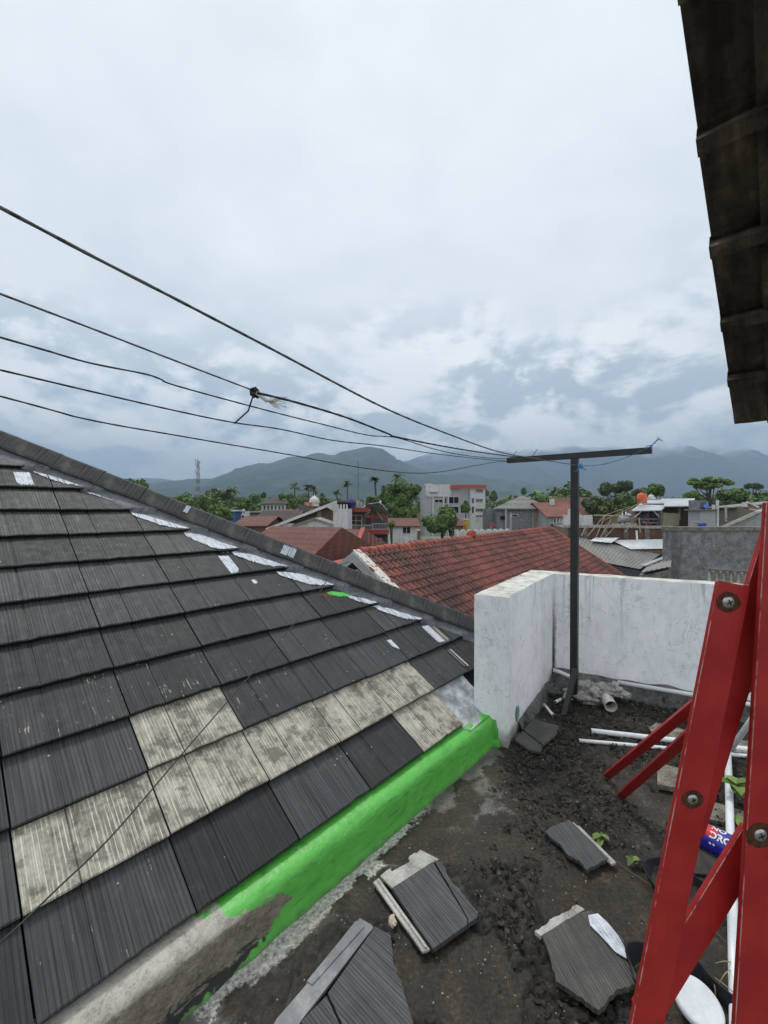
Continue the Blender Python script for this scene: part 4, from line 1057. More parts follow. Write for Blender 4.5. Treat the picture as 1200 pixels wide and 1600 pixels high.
# ================================================================== LOOSE TILES
def mat_loose(name, dark):
    m, nt, b = newmat(name); o = nt.coord()
    wv = nt.math('SINE', nt.math('ADD', nt.math('MULTIPLY', nt.sep(o)[0], 2*PI/.0125), nt.math('MULTIPLY', nt.noise(nt.mapv(o, scale=(6, .3, 1)), 1, 3, .6), 7.0))); st = nt.math('ADD', nt.math('MULTIPLY', nt.noise(nt.mapv(o, scale=(85, 1.5, 1)), 1, 3, .6), .65), nt.math('ADD', .17, nt.math('MULTIPLY', wv, .065))); big = nt.noise(o, 9, 6, .65); fine = nt.noise(o, 90, 5, .7)
    if dark == 1: c = nt.ramp(st, [(.36, (.024, .026, .028)), (.48, (.056, .059, .062)), (.62, (.092, .095, .098))])
    elif dark == 2: c = nt.ramp(nt.math('ADD', nt.math('MULTIPLY', st, .5), nt.math('MULTIPLY', big, .5)), [(.36, (.026, .024, .023)), (.5, (.062, .058, .053)), (.64, (.12, .112, .10))])
    elif dark == 3: c = nt.ramp(big, [(.33, (.10, .105, .11)), (.55, (.20, .205, .21)), (.7, (.34, .34, .33))])
    else: c = nt.ramp(nt.math('ADD', nt.math('MULTIPLY', big, .6), nt.math('MULTIPLY', fine, .4)), [(.34, (.13, .12, .10)), (.48, (.34, .33, .295)), (.62, (.52, .51, .47))])
    sp = nt.math('MULTIPLY', nt.math('GREATER_THAN', nt.noise(nt.mapv(o, scale=(70, 22, 1)), 1, 4, .7), .69), nt.sm(big, .48, .58))
    c = nt.mix(nt.math('MULTIPLY', sp, .8), c, (.50, .49, .45))
    nt.put(b.inputs['Base Color'], c); nt.put(b.inputs['Roughness'], nt.ramp(big, [(.35, .5), (.65, .75)]))
    nt.put(b.inputs['Normal'], nt.bump(nt.math('ADD', nt.math('MULTIPLY', nt.sm(st, .35, .6), .9 if dark in (1, 2) else .1), nt.math('MULTIPLY', fine, .3)), .8, .004)); return m
LT1, LT2, LT3, LT4 = mat_loose('loose_dark_tile', 1), mat_loose('loose_dirty_tile', 2), mat_loose('loose_grey_head', 3), mat_loose('loose_pale_concrete', 4)
def rag(poly, sides, amp=.006, step=.015, seed=1):
    """break the listed polygon sides (2D) into a ragged edge"""
    rr_ = random.Random(seed); out = []
    for i, p in enumerate(poly):
        q = poly[(i+1) % len(poly)]; out.append(p)
        if i in sides:
            L = (q-p).length; k = max(2, int(L/step)); nn = Vector((-(q-p).y, (q-p).x, 0)).normalized()
            for j in range(1, k): out.append(p+(q-p)*j/k+nn*amp*rr_.uniform(-1, 1))
    return out
def loose(label, c_px, rib_px, parts, tilt=(0, 0), z=.03, group='broken roof tiles lying on the terrace'):
    """parts: (name, material, [photo points], ragged sides, height, thickness); rib_px = two photo points giving the rib direction"""
    c = fl(*c_px, z); r0, r1 = fl(*rib_px[0], z), fl(*rib_px[1], z); rv = (r1-r0).normalized(); ang = math.atan2(rv.y, rv.x)-PI/2
    root = empty('broken_tile', (c.x, c.y, .006), label, 'roof tile', group, rz=ang)
    inv = PM[root.name].inverted(); objs = []
    for i, (nm, mt, pts, rg, hgt, th_) in enumerate(parts):
        poly = [inv @ fl(px_, py_, z) for (px_, py_) in pts]
        zt = z-.006+hgt
        poly = [Vector((p.x, p.y, zt+p.x*tilt[0]+p.y*tilt[1])) for p in poly]
        poly = rag(poly, rg, .005, .014, i+3)
        for p in poly: p.z = zt+p.x*tilt[0]+p.y*tilt[1]
        mb = MB(); mb.prism(poly, (0, 0, -th_))
        o_ = mb.build(nm, mt, root, local=True)
        bv = o_.modifiers.new('bevel', 'BEVEL'); bv.width = .0022; bv.segments = 2; bv.limit_method = 'ANGLE'
    return root
# 1: nearly whole tile with pale head and side lock
loose('dark ribbed tile with pale head and side strip in the middle of the floor', (665, 1410), ((640, 1330), (740, 1440)), [
    ('ribbed_panel', LT1, [(613, 1391), (676.2, 1349.3), (730.2, 1439.5), (730.4, 1448.5), (676, 1487)], (), .012, .022),
    ('ribbed_panel', LT1, [(678, 1347.5), (690, 1352), (697, 1362), (703, 1377), (722, 1400), (747, 1429), (746, 1438), (731.6, 1447), (731.2, 1439)], (2, 3, 4), .014, .024),
    ('tile_head', LT4, [(594, 1370), (610, 1358), (612, 1363), (640, 1348), (638, 1341), (657, 1329), (686, 1344), (613, 1389)], (0, 4), .006, .014),
    ('side_lock', LT4, [(583, 1378), (592, 1371), (672, 1483), (660, 1487)], (), .000, .012),
    ('lock_rib', LT4, [(589, 1376), (591.5, 1374.5), (668, 1482), (664, 1483)], (), .008, .010)], tilt=(.0, .0), z=.034)
# 2: large wedge at the bottom edge
loose('largest dark tile wedge with a grey head, nearest the green kerb', (545, 1540), ((585, 1450), (640, 1500)), [
    ('ribbed_panel', LT1, [(586, 1452), (611, 1466), (614, 1500), (628, 1545), (645, 1600), (655, 1660), (560, 1660), (512, 1557)], (1, 2), .014, .024),
    ('ribbed_panel', LT1, [(510, 1559), (556, 1660), (440, 1700), (478, 1610), (470, 1600)], (), .010, .024),
    ('tile_head', LT3, [(562, 1435), (584, 1450), (470, 1597), (440, 1660), (395, 1670), (432, 1593), (478, 1540), (482, 1536)], (0, 6), .004, .016),
    ('head_rib', LT3, [(556, 1441), (570, 1450), (488, 1542), (479, 1536), (520, 1486)], (), .009, .018)], z=.04)
# 3: curved broken piece with white paint
loose('broken dark tile with a pale chipped end and white painted corner, beside the ladder foot', (915, 1500), ((900, 1440), (975, 1560)), [
    ('ribbed_panel', LT2, [(848, 1468), (875, 1448), (903, 1431), (922, 1425), (949, 1441), (975, 1472), (983, 1500), (994, 1527), (993, 1542), (965, 1550), (950, 1568), (936, 1585), (921, 1575), (890, 1553), (868, 1540), (860, 1502)], (4, 5, 8, 9, 10, 11, 12, 14), .014, .022),
    ('broken_end', LT4, [(835, 1458), (870, 1433), (902, 1414), (914, 1421), (898, 1432), (872, 1449), (845, 1466)], (0, 1, 4), .006, .018)], z=.045, tilt=(.03, .0))
# white paint on it
c = fl(948, 1455, .066)
mb = MB(); poly = [fl(x, y, .0655) for (x, y) in ((919, 1430), (934, 1427), (950, 1442), (966, 1462), (976, 1480), (979, 1497), (962, 1487), (940, 1463), (922, 1445))]
bt_ = [o for o in bpy.data.objects if o.name.startswith('broken_tile')][-1]
mb.prism(poly, (0, 0, -.0035)); mb.build('white_paint', M_WPAINT, bt_)
# 4: small striped piece
loose('small dark ribbed tile strip with a cream side edge, near the little weeds', (907, 1322), ((890, 1283), (945, 1352)), [
    ('ribbed_panel', LT1, [(851, 1303), (860, 1295), (890, 1283.5), (952, 1345), (938, 1350), (932, 1355), (918, 1363), (905, 1348), (884, 1336), (878, 1325)], (3, 4, 5, 6, 7, 8, 9), .012, .02),
    ('cream_edge', LT4, [(899, 1292), (905, 1290), (963, 1348), (956, 1351)], (), .002, .012),
    ('cream_edge', LT4, [(892, 1288), (896, 1286), (954, 1345), (950, 1347)], (), .008, .014)], z=.032)
# 5: piece by the pier
loose('dirty brown tile fragment lying flat beside the white pier', (838, 1148), ((832, 1125), (872, 1135)), [
    ('ribbed_panel', LT2, [(818, 1142), (833, 1125), (873, 1136), (870, 1148), (849, 1166)], (2, 3), .012, .02),
    ('plain_end', LT2, [(804, 1157), (817, 1143), (848, 1167), (846, 1177), (825, 1172)], (2, 3), .008, .02)], z=.035)
# weathered boards
def board(label, px, z, th_=.02, mat=M_WOOD):
    poly = rag([fl(x, y, z) for (x, y) in px], (0, 2), .006, .03, 4); mb = MB(); mb.prism(poly, (0, 0, -th_)); o_ = mb.build('board', mat)
    bv = o_.modifiers.new('bevel', 'BEVEL'); bv.width = .003; bv.segments = 2; tag(o_, label, 'board', 'old boards on the floor behind the ladder')
board('grey mouldy board stub poking out left of the ladder, above the small weeds', [(1027, 1197), (1033, 1192), (1120, 1216), (1118, 1244), (1060, 1231), (1027, 1225)], .05, .035)
board('long pale weathered board lying behind the ladder beside the blue can', [(1090, 1250), (1102, 1249), (1190, 1275), (1190, 1300), (1092, 1275)], .03, .02)
board('thin stained slab half sunk in the moss below the wall pipe', [(1013, 1136), (1025, 1129), (1060, 1137), (1110, 1150), (1190, 1160), (1200, 1180), (1120, 1172), (1050, 1155), (1018, 1143)], .03, .012)
board('large dark plate lying on the moss between the loose pipe and the ladder', [(1040, 1330), (1070, 1292), (1092, 1290), (1160, 1335), (1175, 1372), (1060, 1362)], .022, .012, plain('damp_board', (.05, .045, .04), .8, var=.4, scale=10, bump=.6))

# ---- blue can
cA, cB = fl(1096, 1303, .068), fl(1148, 1329, .068); axc = (cB-cA).normalized(); rc = .066
CMx = axc; up_ = Vector((0, 0, 1)); sidec = axc.cross(up_).normalized(); upc = sidec.cross(axc)
can = empty('blue_can', (cA.x, cA.y, 0), 'blue can with a red and white emblem and white letters lying behind the ladder', 'can')
mb = MB(); mb.lathe(cA, [(0, 0), (rc*.93, 0), (rc, .006), (rc, .20), (rc*.95, .205), (0, .205)], 40, axc); co = mb.build('can_body', plain('blue_print', (.020, .020, .30), .28, var=.06, spec=.6), can, smooth=False)
for p in co.data.polygons: p.use_smooth = len(p.vertices) == 4
mb = MB(); mb.lathe(cA, [(0, -.012), (rc*.86, -.012), (rc*.94, -.004), (rc*.94, .002)], 32, axc, 0); mb.build('white_cap', M_PVC, can)
def wrap(u, h_, off=.0006):      # u = arc length round the can (0 = facing up/camera), h_ = along the axis
    base = R(55); g = base+u/rc; d_ = -sidec*math.cos(g)*1+upc*math.sin(g)
    # make sure the reference side faces the camera
    return cA+axc*h_+(d_)*(rc+off)
if (-sidec).dot(Vector((0, 0, H))-cA) < 0: sidec = -sidec
def decal(name, polys, mat, off):
    mb = MB()
    for poly in polys:
        vs = [wrap(u, h_, off) for (u, h_) in poly]; mb.add(vs, [tuple(range(len(vs)))])
    return mb.build(name, mat, can)
# red emblem as fine strips so that it follows the curve
st_ = []
for i in range(20):
    u0 = -.042+.084*i/20; u1 = u0+.0042; w0 = .034*math.sqrt(max(0, 1-((u0+u1)/2/.042)**2)); st_.append([(u0+.022, .046-w0*.9), (u1+.022, .046-w0*.9), (u1+.022, .046+w0), (u0+.022, .046+w0)])
decal('red_emblem', st_, plain('label_red', (.55, .03, .04), .35, var=.05), .0004)
def letters(txt, size, u0, h0, mat, off):
    cu = bpy.data.curves.new('lettering', 'FONT'); cu.body = txt; cu.size = size; cu.align_x = 'LEFT'; cu.offset = .0016
    to = bpy.data.objects.new('tmp', cu); col.objects.link(to); bpy.context.view_layer.update()
    me = bpy.data.meshes.new_from_object(to.evaluated_get(bpy.context.evaluated_depsgraph_get())); bpy.data.objects.remove(to)
    mb = MB(); mb.add([wrap(u0+v.co.y, h0+v.co.x, off) for v in me.vertices], [tuple(p.vertices) for p in me.polygons]); o_ = mb.build('lettering', mat, can); return o_
M_LW = plain('label_white', (.78, .78, .78), .4, var=.03)
letters('NO', .042, .030, .045, M_LW, .0012)
letters('DROP', .046, -.020, .045, M_LW, .0012)
letters('+ +', .018, -.055, .05, M_LW, .0012)

# ---- white lid, black webbing strap
lc = fl(1092, 1566, .05); lid = empty('discarded_disc', (lc.x, lc.y, .02), 'round white plastic lid lying on the floor behind the ladder foot', 'lid')
la = Vector((.10, -.28, .95)).normalized()
mb = MB(); mb.lathe(lc, [(0, .004), (.055, .004), (.066, .006), (.074, .006), (.080, .002), (.082, -.012), (.078, -.020), (.070, -.018), (.068, -.004), (0, -.004)], 40, la); mb.build('lid_body', plain('lid_plastic', (.70, .72, .74), .4, var=.08, scale=12, bump=.2, bscale=15), lid, smooth=True)
def ribbon(label, px, hgt, th_=.003, z0=.012):
    q = smooth_pts([fl(x, y, z0) for (x, y) in px], 10); mb = MB(); pr = None
    for i, p in enumerate(q):
        t = (q[min(i+1, len(q)-1)]-q[max(i-1, 0)]).normalized(); s_ = t.cross(Vector((0, 0, 1))).normalized()
        lean = s_*(.018+.012*math.sin(i*.25)); b0 = len(mb.v); zz4 = Vector((0, 0, hgt))
        mb.v += [p-s_*th_, p-s_*th_+zz4+lean, p+s_*th_+zz4+lean, p+s_*th_]
        if pr is not None:
            for j in range(4): j2 = (j+1) % 4; mb.f.append([pr+j, b0+j, b0+j2, pr+j2]); mb.m.append(0); mb.c.append(None)
        pr = b0
    tag(mb.build('webbing_strap', M_BLACKR, smooth=False), label, 'strap', 'black straps lying on the floor')
ribbon('black webbing strap looped on the floor around the white lid', [(1200, 1650), (1160, 1602), (1110, 1552), (1075, 1520), (1035, 1500), (1004, 1500), (988, 1512), (988, 1532), (1002, 1552), (1030, 1560)], .060)
ribbon('black webbing strap curled on the floor below the blue can', [(1190, 1430), (1140, 1408), (1100, 1392), (1062, 1366), (1035, 1352), (1019, 1356), (1016, 1372), (1026, 1396), (1050, 1410)], .036)
c = fl(613, 1440, .02); mb = MB(); lump(mb, c, .024, (.8, 1.2, .7), 31, 7, .5); tag(mb.build('stone', plain('pale_stone', (.55, .48, .38), .8, var=.2, scale=30, bump=.5)), 'small pale stone chip beside the middle broken tile', 'stone')

# ================================================================== MOSS FLAKES AND GRIT
rr_ = random.Random(12); mb = MB(); cnt = 0
while cnt < 13000:
    x = rr_.uniform(-.6, 4.4); y = rr_.uniform(1.2, 4.6); q_, al_ = qa(x, y)
    if q_ < .16: continue
    p = Vector((x, y, 0))
    if (p-WI).dot(wn) > -.12 or (p-Ip).dot(sn) < .07: continue
    nz1 = fbm(x*.9+3, y*.9, 1.2, 3); nz2 = fbm(x*4, y*4, 5.1, 2)
    mm = max(.44*x+.42*(y-2.4)-.42+.75*nz1+.22*nz2, .9*nz1+.55*nz2-.30-.35*max(0, .5-q_))
    if mm < .0 and rr_.random() > .03: continue
    if noise.noise(Vector((x*5, y*5, 9))) < -.10 and rr_.random() < .8: continue
    cnt += 1; s_ = rr_.uniform(.003, .012)*(1 if rr_.random() < .9 else 1.6); g = rr_.uniform(0, 2*PI); k = rr_.uniform(.35, 1); cu_ = rr_.uniform(.2, .9)*s_
    a_ = Vector((math.cos(g), math.sin(g), rr_.uniform(-.3, .3))); b2_ = Vector((-math.sin(g)*k, math.cos(g)*k, rr_.uniform(-.3, .3))); c = Vector((x, y, rr_.uniform(.012, .030)*(1 if mm > .1 else .4)))
    t = rr_.random()
    mb.add([c-a_*s_-b2_*s_*.8+Vector((0, 0, cu_)), c-a_*s_*.2-b2_*s_, c+a_*s_*.9-b2_*s_*.6+Vector((0, 0, cu_*.8)), c+a_*s_*.7+b2_*s_*.9+Vector((0, 0, cu_)), c+b2_*s_, c-a_*s_+b2_*s_*.7+Vector((0, 0, cu_*.6))], [(0, 1, 4, 5), (1, 2, 3, 4)], 0, (t, 0, 0))
m, nt, b = newmat('dry_moss_flake'); a = nt.attr('Col'); r_ = nt.sep(a)[0]
nt.put(b.inputs['Base Color'], nt.ramp(r_, [(0, (.010, .009, .008)), (.6, (.032, .027, .021)), (.9, (.065, .055, .04)), (1, (.10, .085, .06))])); b.inputs['Roughness'].default_value = .95
tag(mb.build('moss_flakes', m, local=True), kind='stuff')
mb = MB()
for i in range(420):
    x = rr_.uniform(-.4, 3.4); y = rr_.uniform(1.3, 4.1); q_, al_ = qa(x, y)
    if q_ < .13 or noise.noise(Vector((x*1.7, y*1.7, 2))) < -.05: continue
    lump(mb, (x, y, .008 if x < 1 else .022), rr_.uniform(.0015, .0055), (1, .8, .5), i, 3, .3)
tag(mb.build('grit', plain('pale_grit', (.42, .38, .31), .9), local=True), kind='stuff')

# ================================================================== WEEDS
def leaf(mb, p, d_, L, wd, droop=.3, c=.5):
    d_ = Vector(d_).normalized(); s_ = d_.cross(Vector((0, 0, 1)))
    s_ = s_.normalized() if s_.length > .01 else Vector((1, 0, 0)); n = 5; pr = None; p = Vector(p)
    for i in range(n+1):
        t = i/n; q = p+d_*L*t+Vector((0, 0, -droop*L*t*t)); w2 = wd*math.sin(PI*min(1, .08+t*.9))**.8*(1 if i < n else .05)
        b0 = len(mb.v); mb.v += [q-s_*w2+Vector((0, 0, w2*.35)), q, q+s_*w2+Vector((0, 0, w2*.35))]
        if pr is not None:
            for j in range(2): mb.f.append([pr+j, pr+j+1, b0+j+1, b0+j]); mb.m.append(0); mb.c.append((c, 0, 0))
        pr = b0
def weed(label, px, n, L, seed, up=.5, stem=.05, mat=L_FRESH, lay=True):
    c = fl(*px, .01); rr2 = random.Random(seed); root = empty('weed', c, label, 'plant', 'weeds growing on the terrace')
    mb = MB(); mb.tube([c, c+Vector((.004, .0, stem*.6)), c+Vector((.01, -.005, stem))], .0022, 5); mb.build('stem', L_MID, root)
    mb = MB()
    for i in range(n):
        g = 2*PI*i/n+rr2.uniform(-.4, .4); hh = stem*rr2.uniform(.4, 1); l_ = L*rr2.uniform(.6, 1.1)
        leaf(mb, c+Vector((.005, 0, hh)), (math.cos(g), math.sin(g), up*rr2.uniform(.3, 1.2)), l_, l_*.28, rr2.uniform(.2, .7), rr2.random())
    mb.build('leaves', mat, root)
weed('small limp green weed beside the ribbed tile strip', (938, 1315), 6, .06, 3, .35, .04)
weed('tiny bright weed tuft between the tile strip and the strap', (988, 1352), 5, .05, 5, .7, .03)
root_c = fl(1150, 1262)
weed('taller seedling with rounded leaves growing behind the pipe and ladder', (1150, 1262), 11, .125, 8, .7, .16, L_BRIGHT)
weed('low green leaves growing beside the blue can near the ladder', (1160, 1296), 5, .10, 9, .4, .05, L_BRIGHT)
q = smooth_pts([fl(x, y, z) for (x, y, z) in ((925, 1318, .01), (948, 1335, .02), (985, 1362, .012), (1010, 1378, .02), (1040, 1400, .01), (1100, 1440, .02), (1140, 1478, .01))])
mb = MB(); mb.tube(q, .0022, 5); tag(mb.build('twig', plain('dry_stem', (.13, .11, .085), .9)), 'thin dry creeper stem trailing across the floor past the weeds', 'twig')
mb = MB()
for (a_, b_, c_) in (((1118, 1505), (1135, 1502), (1150, 1508)), ((1122, 1540), (1134, 1520), (1150, 1512)), ((1118, 1528), (1140, 1545), (1155, 1560)), ((1098, 1520), (1115, 1535), (1118, 1560))):
    mb.tube(smooth_pts([fl(*a_, .02), fl(*b_, .06), fl(*c_, .02)]), .002, 4)
tag(mb.build('straw', plain('straw', (.36, .30, .19), .8)), 'few bent straw stalks on the floor behind the ladder', 'straw')

# ================================================================== RED LADDER
YL = .84
ladder = empty('red_ladder', P(1010, 1560, YL)+Vector((0, 0, -.96)), 'red painted steel folding ladder standing close to the camera at right', 'ladder')
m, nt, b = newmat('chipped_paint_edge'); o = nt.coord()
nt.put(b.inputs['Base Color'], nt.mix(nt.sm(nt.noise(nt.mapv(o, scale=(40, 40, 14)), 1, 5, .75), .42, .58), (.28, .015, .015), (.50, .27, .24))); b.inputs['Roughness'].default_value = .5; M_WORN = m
def rail(name, a, b_, wpx, Y, th_=.026, ext=(0, 0), Y2=None):
    """centre line between two photo points; wpx = width across at Y"""
    A_, B_ = P(*a, Y), P(*b_, Y2 or Y); d_ = (B_-A_); L = d_.length; d_ = d_/L
    A_ = A_-d_*ext[0]; B_ = B_+d_*ext[1]; wd = wpx/F*Y
    mb = MB(); s_ = d_.cross(Vector((0, 1, 0))).normalized()
    mb.obox(A_-s_*wd/2, B_-A_, s_*wd, Vector((0, th_, 0)))
    o_ = mb.build(name, M_RED, ladder); bv = o_.modifiers.new('bevel', 'BEVEL'); bv.width = .003; bv.segments = 3
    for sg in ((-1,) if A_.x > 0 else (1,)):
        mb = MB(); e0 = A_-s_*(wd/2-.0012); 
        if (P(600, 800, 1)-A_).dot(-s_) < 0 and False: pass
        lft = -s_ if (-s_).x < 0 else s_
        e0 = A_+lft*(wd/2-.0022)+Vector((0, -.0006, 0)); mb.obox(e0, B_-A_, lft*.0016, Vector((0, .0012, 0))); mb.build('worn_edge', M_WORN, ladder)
    return A_, B_, s_, wd, o_
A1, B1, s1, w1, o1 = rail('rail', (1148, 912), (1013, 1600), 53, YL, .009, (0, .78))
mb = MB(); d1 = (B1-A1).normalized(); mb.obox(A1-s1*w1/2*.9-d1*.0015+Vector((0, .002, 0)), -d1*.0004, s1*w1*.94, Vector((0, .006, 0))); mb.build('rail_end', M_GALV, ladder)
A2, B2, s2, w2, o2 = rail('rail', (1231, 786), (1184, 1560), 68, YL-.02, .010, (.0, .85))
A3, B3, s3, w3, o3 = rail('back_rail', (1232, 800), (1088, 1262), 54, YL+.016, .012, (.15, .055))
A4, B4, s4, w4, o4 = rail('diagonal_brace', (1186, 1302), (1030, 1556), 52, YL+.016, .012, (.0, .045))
# far rails, feet on the floor, rising towards the camera
for (fx, fy, tx, ty) in ((945, 1213, 1165, 1037), (968, 1243, 1165, 1070)):
    f0 = fl(fx+3, fy, .02); t0 = P(tx, ty, 1.55); mb = MB(); t1 = t0+(t0-f0)*.42
    mb.beam(f0, t1, .045, .022, (.3, -.2, 1)); oo = mb.build('far_rail', M_RED, ladder); bv = oo.modifiers.new('bevel', 'BEVEL'); bv.width = .002; bv.segments = 2
def bolt(px, Y, r_=.0125, rust=.024):
    c = P(*px, Y); c.y = Y-.0005; root = empty('bolt', c, None, None); del_ = root
    o_ = MB(); o_.lathe(c, [(0, .0034), (r_*.55, .0033), (r_*.9, .0018), (r_, 0)], 28, (0, -1, 0)); b_ = o_.build('bolt', M_STEEL, ladder, smooth=True)
    x_ = MB()
    for g in (.4, .4+PI/2): d_ = Vector((math.cos(g), 0, math.sin(g))); pp = Vector((-d_.z, 0, d_.x)); x_.obox(c-d_*r_*.5-pp*.0011+Vector((0, -.0038, 0)), d_*r_, pp*.0022, Vector((0, .0006, 0)))
    x_.build('cross_slot', M_DARK, b_)
    m_ = MB(); vs = []
    for i in range(40): g = 2*PI*i/40; q = rust*(1+.10*noise.noise(Vector((math.cos(g)*2, math.sin(g)*2, px[0])))); vs.append(c+Vector((q*math.cos(g)*1.0, .0004, q*math.sin(g)*.86)))
    m_.prism(vs, (0, -.0006, 0)); m_.build('rust_ring', M_RUST, ladder); bpy.data.objects.remove(del_)
bolt((1138, 941), YL); bolt((1082, 1249), YL, .0105, .0215); bolt((1188, 1305), YL-.02, .0125, .029)


# ================================================================== BUILDING HELPERS
class Bld:
    """a building whose front face passes through two photo columns; local x along the front, y into depth, z up from its base"""
    def __init__(s, name, label, cat, xl, xr, ytop, Y, depth, wall, Yr=None, base=None, group=None):
        Yr = Yr or Y; a = Vector((xpx(xl, Y), Y, 0)); b_ = Vector((xpx(xr, Yr), Yr, 0)); mid = (a+b_)/2
        s.w = (b_-a).length; s.d = depth; s.rz = math.atan2((b_-a).y, (b_-a).x)
        s.z0 = base if base is not None else gz(mid.length)-.3
        s.top = zpx(ytop, (Y+Yr)/2); s.h = s.top-s.z0
        s.root = empty(name, (mid.x, mid.y, s.z0), label, cat, group, rz=s.rz)
        s.wall = wall
        if wall:
            mb = MB(); mb.obox((-s.w/2, 0, 0), (s.w, 0, 0), (0, depth, 0), (0, 0, s.h)); s.walls = mb.build('wall', wall, s.root, local=True)
    def part(s, name, mb, mat, parent=None, smooth=False): return mb.build(name, mat, parent or s.root, local=True, smooth=smooth)
    def box(s, name, x, y, z, sx, sy, sz, mat, parent=None):
        mb = MB(); mb.obox((x, y, z), (sx, 0, 0), (0, sy, 0), (0, 0, sz)); return s.part(name, mb, mat, parent)
    def win(s, u, v, w_, h_, fr=None, glass=None, side='front', mull=1, name='window'):
        """u,v = centre in metres from left and from the top of the wall"""
        fr = fr or M_FRAMEW; glass = glass or M_GLASS; x = -s.w/2+u; z = s.h-v; t = .06
        mb = MB()
        if side == 'front':
            O_, X, Yv = Vector((x-w_/2, -.05, z-h_/2)), Vector((1, 0, 0)), Vector((0, -1, 0))
        elif side == 'right': O_, X, Yv = Vector((s.w/2+.05, u-w_/2, z-h_/2)), Vector((0, 1, 0)), Vector((1, 0, 0))
        else: O_, X, Yv = Vector((-s.w/2-.05, u-w_/2, z-h_/2)), Vector((0, 1, 0)), Vector((-1, 0, 0))
        Z = Vector((0, 0, 1)); b0 = -Yv*.04
        mb.obox(O_+b0, X*w_, Yv*.08, Z*t); mb.obox(O_+b0+Z*(h_-t), X*w_, Yv*.08, Z*t)
        mb.obox(O_+b0+Z*t, X*t, Yv*.08, Z*(h_-2*t)); mb.obox(O_+b0+X*(w_-t)+Z*t, X*t, Yv*.08, Z*(h_-2*t))
        for k in range(mull): mb.obox(O_+b0+X*(t+(w_-2*t)*(k+1)/(mull+1)-.025)+Z*t, X*.05, Yv*.07, Z*(h_-2*t))
        f = s.part(name, mb, fr); mb = MB(); mb.obox(O_+b0*.5+X*t+Z*t, X*(w_-2*t), Yv*.03, Z*(h_-2*t)); s.part('pane', mb, glass, f); return f
    def gable(s, rise, mat, along='x', oh=.4, gmat=None, th_=.10, name='roof', z=None):
        z = s.h if z is None else z; mb = MB(); w2, d = s.w/2+oh, s.d
        if along == 'x':
            L = [(-w2, -oh, z-rise*oh/(d/2)), (w2, -oh, z-rise*oh/(d/2)), (w2, d/2, z+rise), (-w2, d/2, z+rise)]
            Rr = [(w2, d+oh, z-rise*oh/(d/2)), (-w2, d+oh, z-rise*oh/(d/2)), (-w2, d/2, z+rise), (w2, d/2, z+rise)]
            g1 = [(-s.w/2, 0, z), (-s.w/2, d, z), (-s.w/2, d/2, z+rise)]; g2 = [(s.w/2, 0, z), (s.w/2, d, z), (s.w/2, d/2, z+rise)]
            g1v, g2v = (.1, 0, 0), (-.1, 0, 0)
        else:
            hw_ = s.w/2; k = rise*oh/hw_
            L = [(-hw_-oh, -oh, z-k), (0, -oh, z+rise), (0, d+oh, z+rise), (-hw_-oh, d+oh, z-k)]
            Rr = [(hw_+oh, -oh, z-k), (hw_+oh, d+oh, z-k), (0, d+oh, z+rise), (0, -oh, z+rise)]
            g1 = [(-hw_, 0, z), (hw_, 0, z), (0, 0, z+rise)]; g2 = [(-hw_, d, z), (hw_, d, z), (0, d, z+rise)]
            g1v, g2v = (0, .1, 0), (0, -.1, 0)
        mb.prism([Vector(p)+Vector((0, 0, th_)) for p in L], (0, 0, -th_)); mb.prism([Vector(p)+Vector((0, 0, th_)) for p in Rr], (0, 0, -th_))
        r_ = s.part(name, mb, mat); mb = MB(); mb.prism(g1, g1v); s.part('gable_wall', mb, gmat or s.wall or M_PWHITE); mb = MB(); mb.prism(g2, g2v); s.part('gable_wall', mb, gmat or s.wall or M_PWHITE); return r_
    def hip(s, rise, mat, oh=.4, ridge=.35, th_=.1, z=None, name='roof'):
        z = s.h if z is None else z; w2, d = s.w/2+oh, s.d+oh; r_ = s.w/2*ridge; m_ = s.d/2
        c = [(-w2, -oh, z), (w2, -oh, z), (w2, d, z), (-w2, d, z)]; t = [(-r_, m_, z+rise), (r_, m_, z+rise)]
        mb = MB(); mb.add([Vector(p)+Vector((0, 0, th_)) for p in c+t]+[Vector(p) for p in c], [(0, 1, 5, 4), (1, 2, 5), (2, 3, 4, 5), (3, 0, 4), (9, 8, 7, 6), (0, 6, 7, 1), (1, 7, 8, 2), (2, 8, 9, 3), (3, 9, 6, 0)])
        return s.part(name, mb, mat)
    def flat(s, mat, oh=.2, th_=.2, name='roof_slab'): return s.box(name, -s.w/2-oh, -oh, s.h, s.w+2*oh, s.d+2*oh, th_, mat)
    def u(s, px, Y): return (px-600)/F*Y

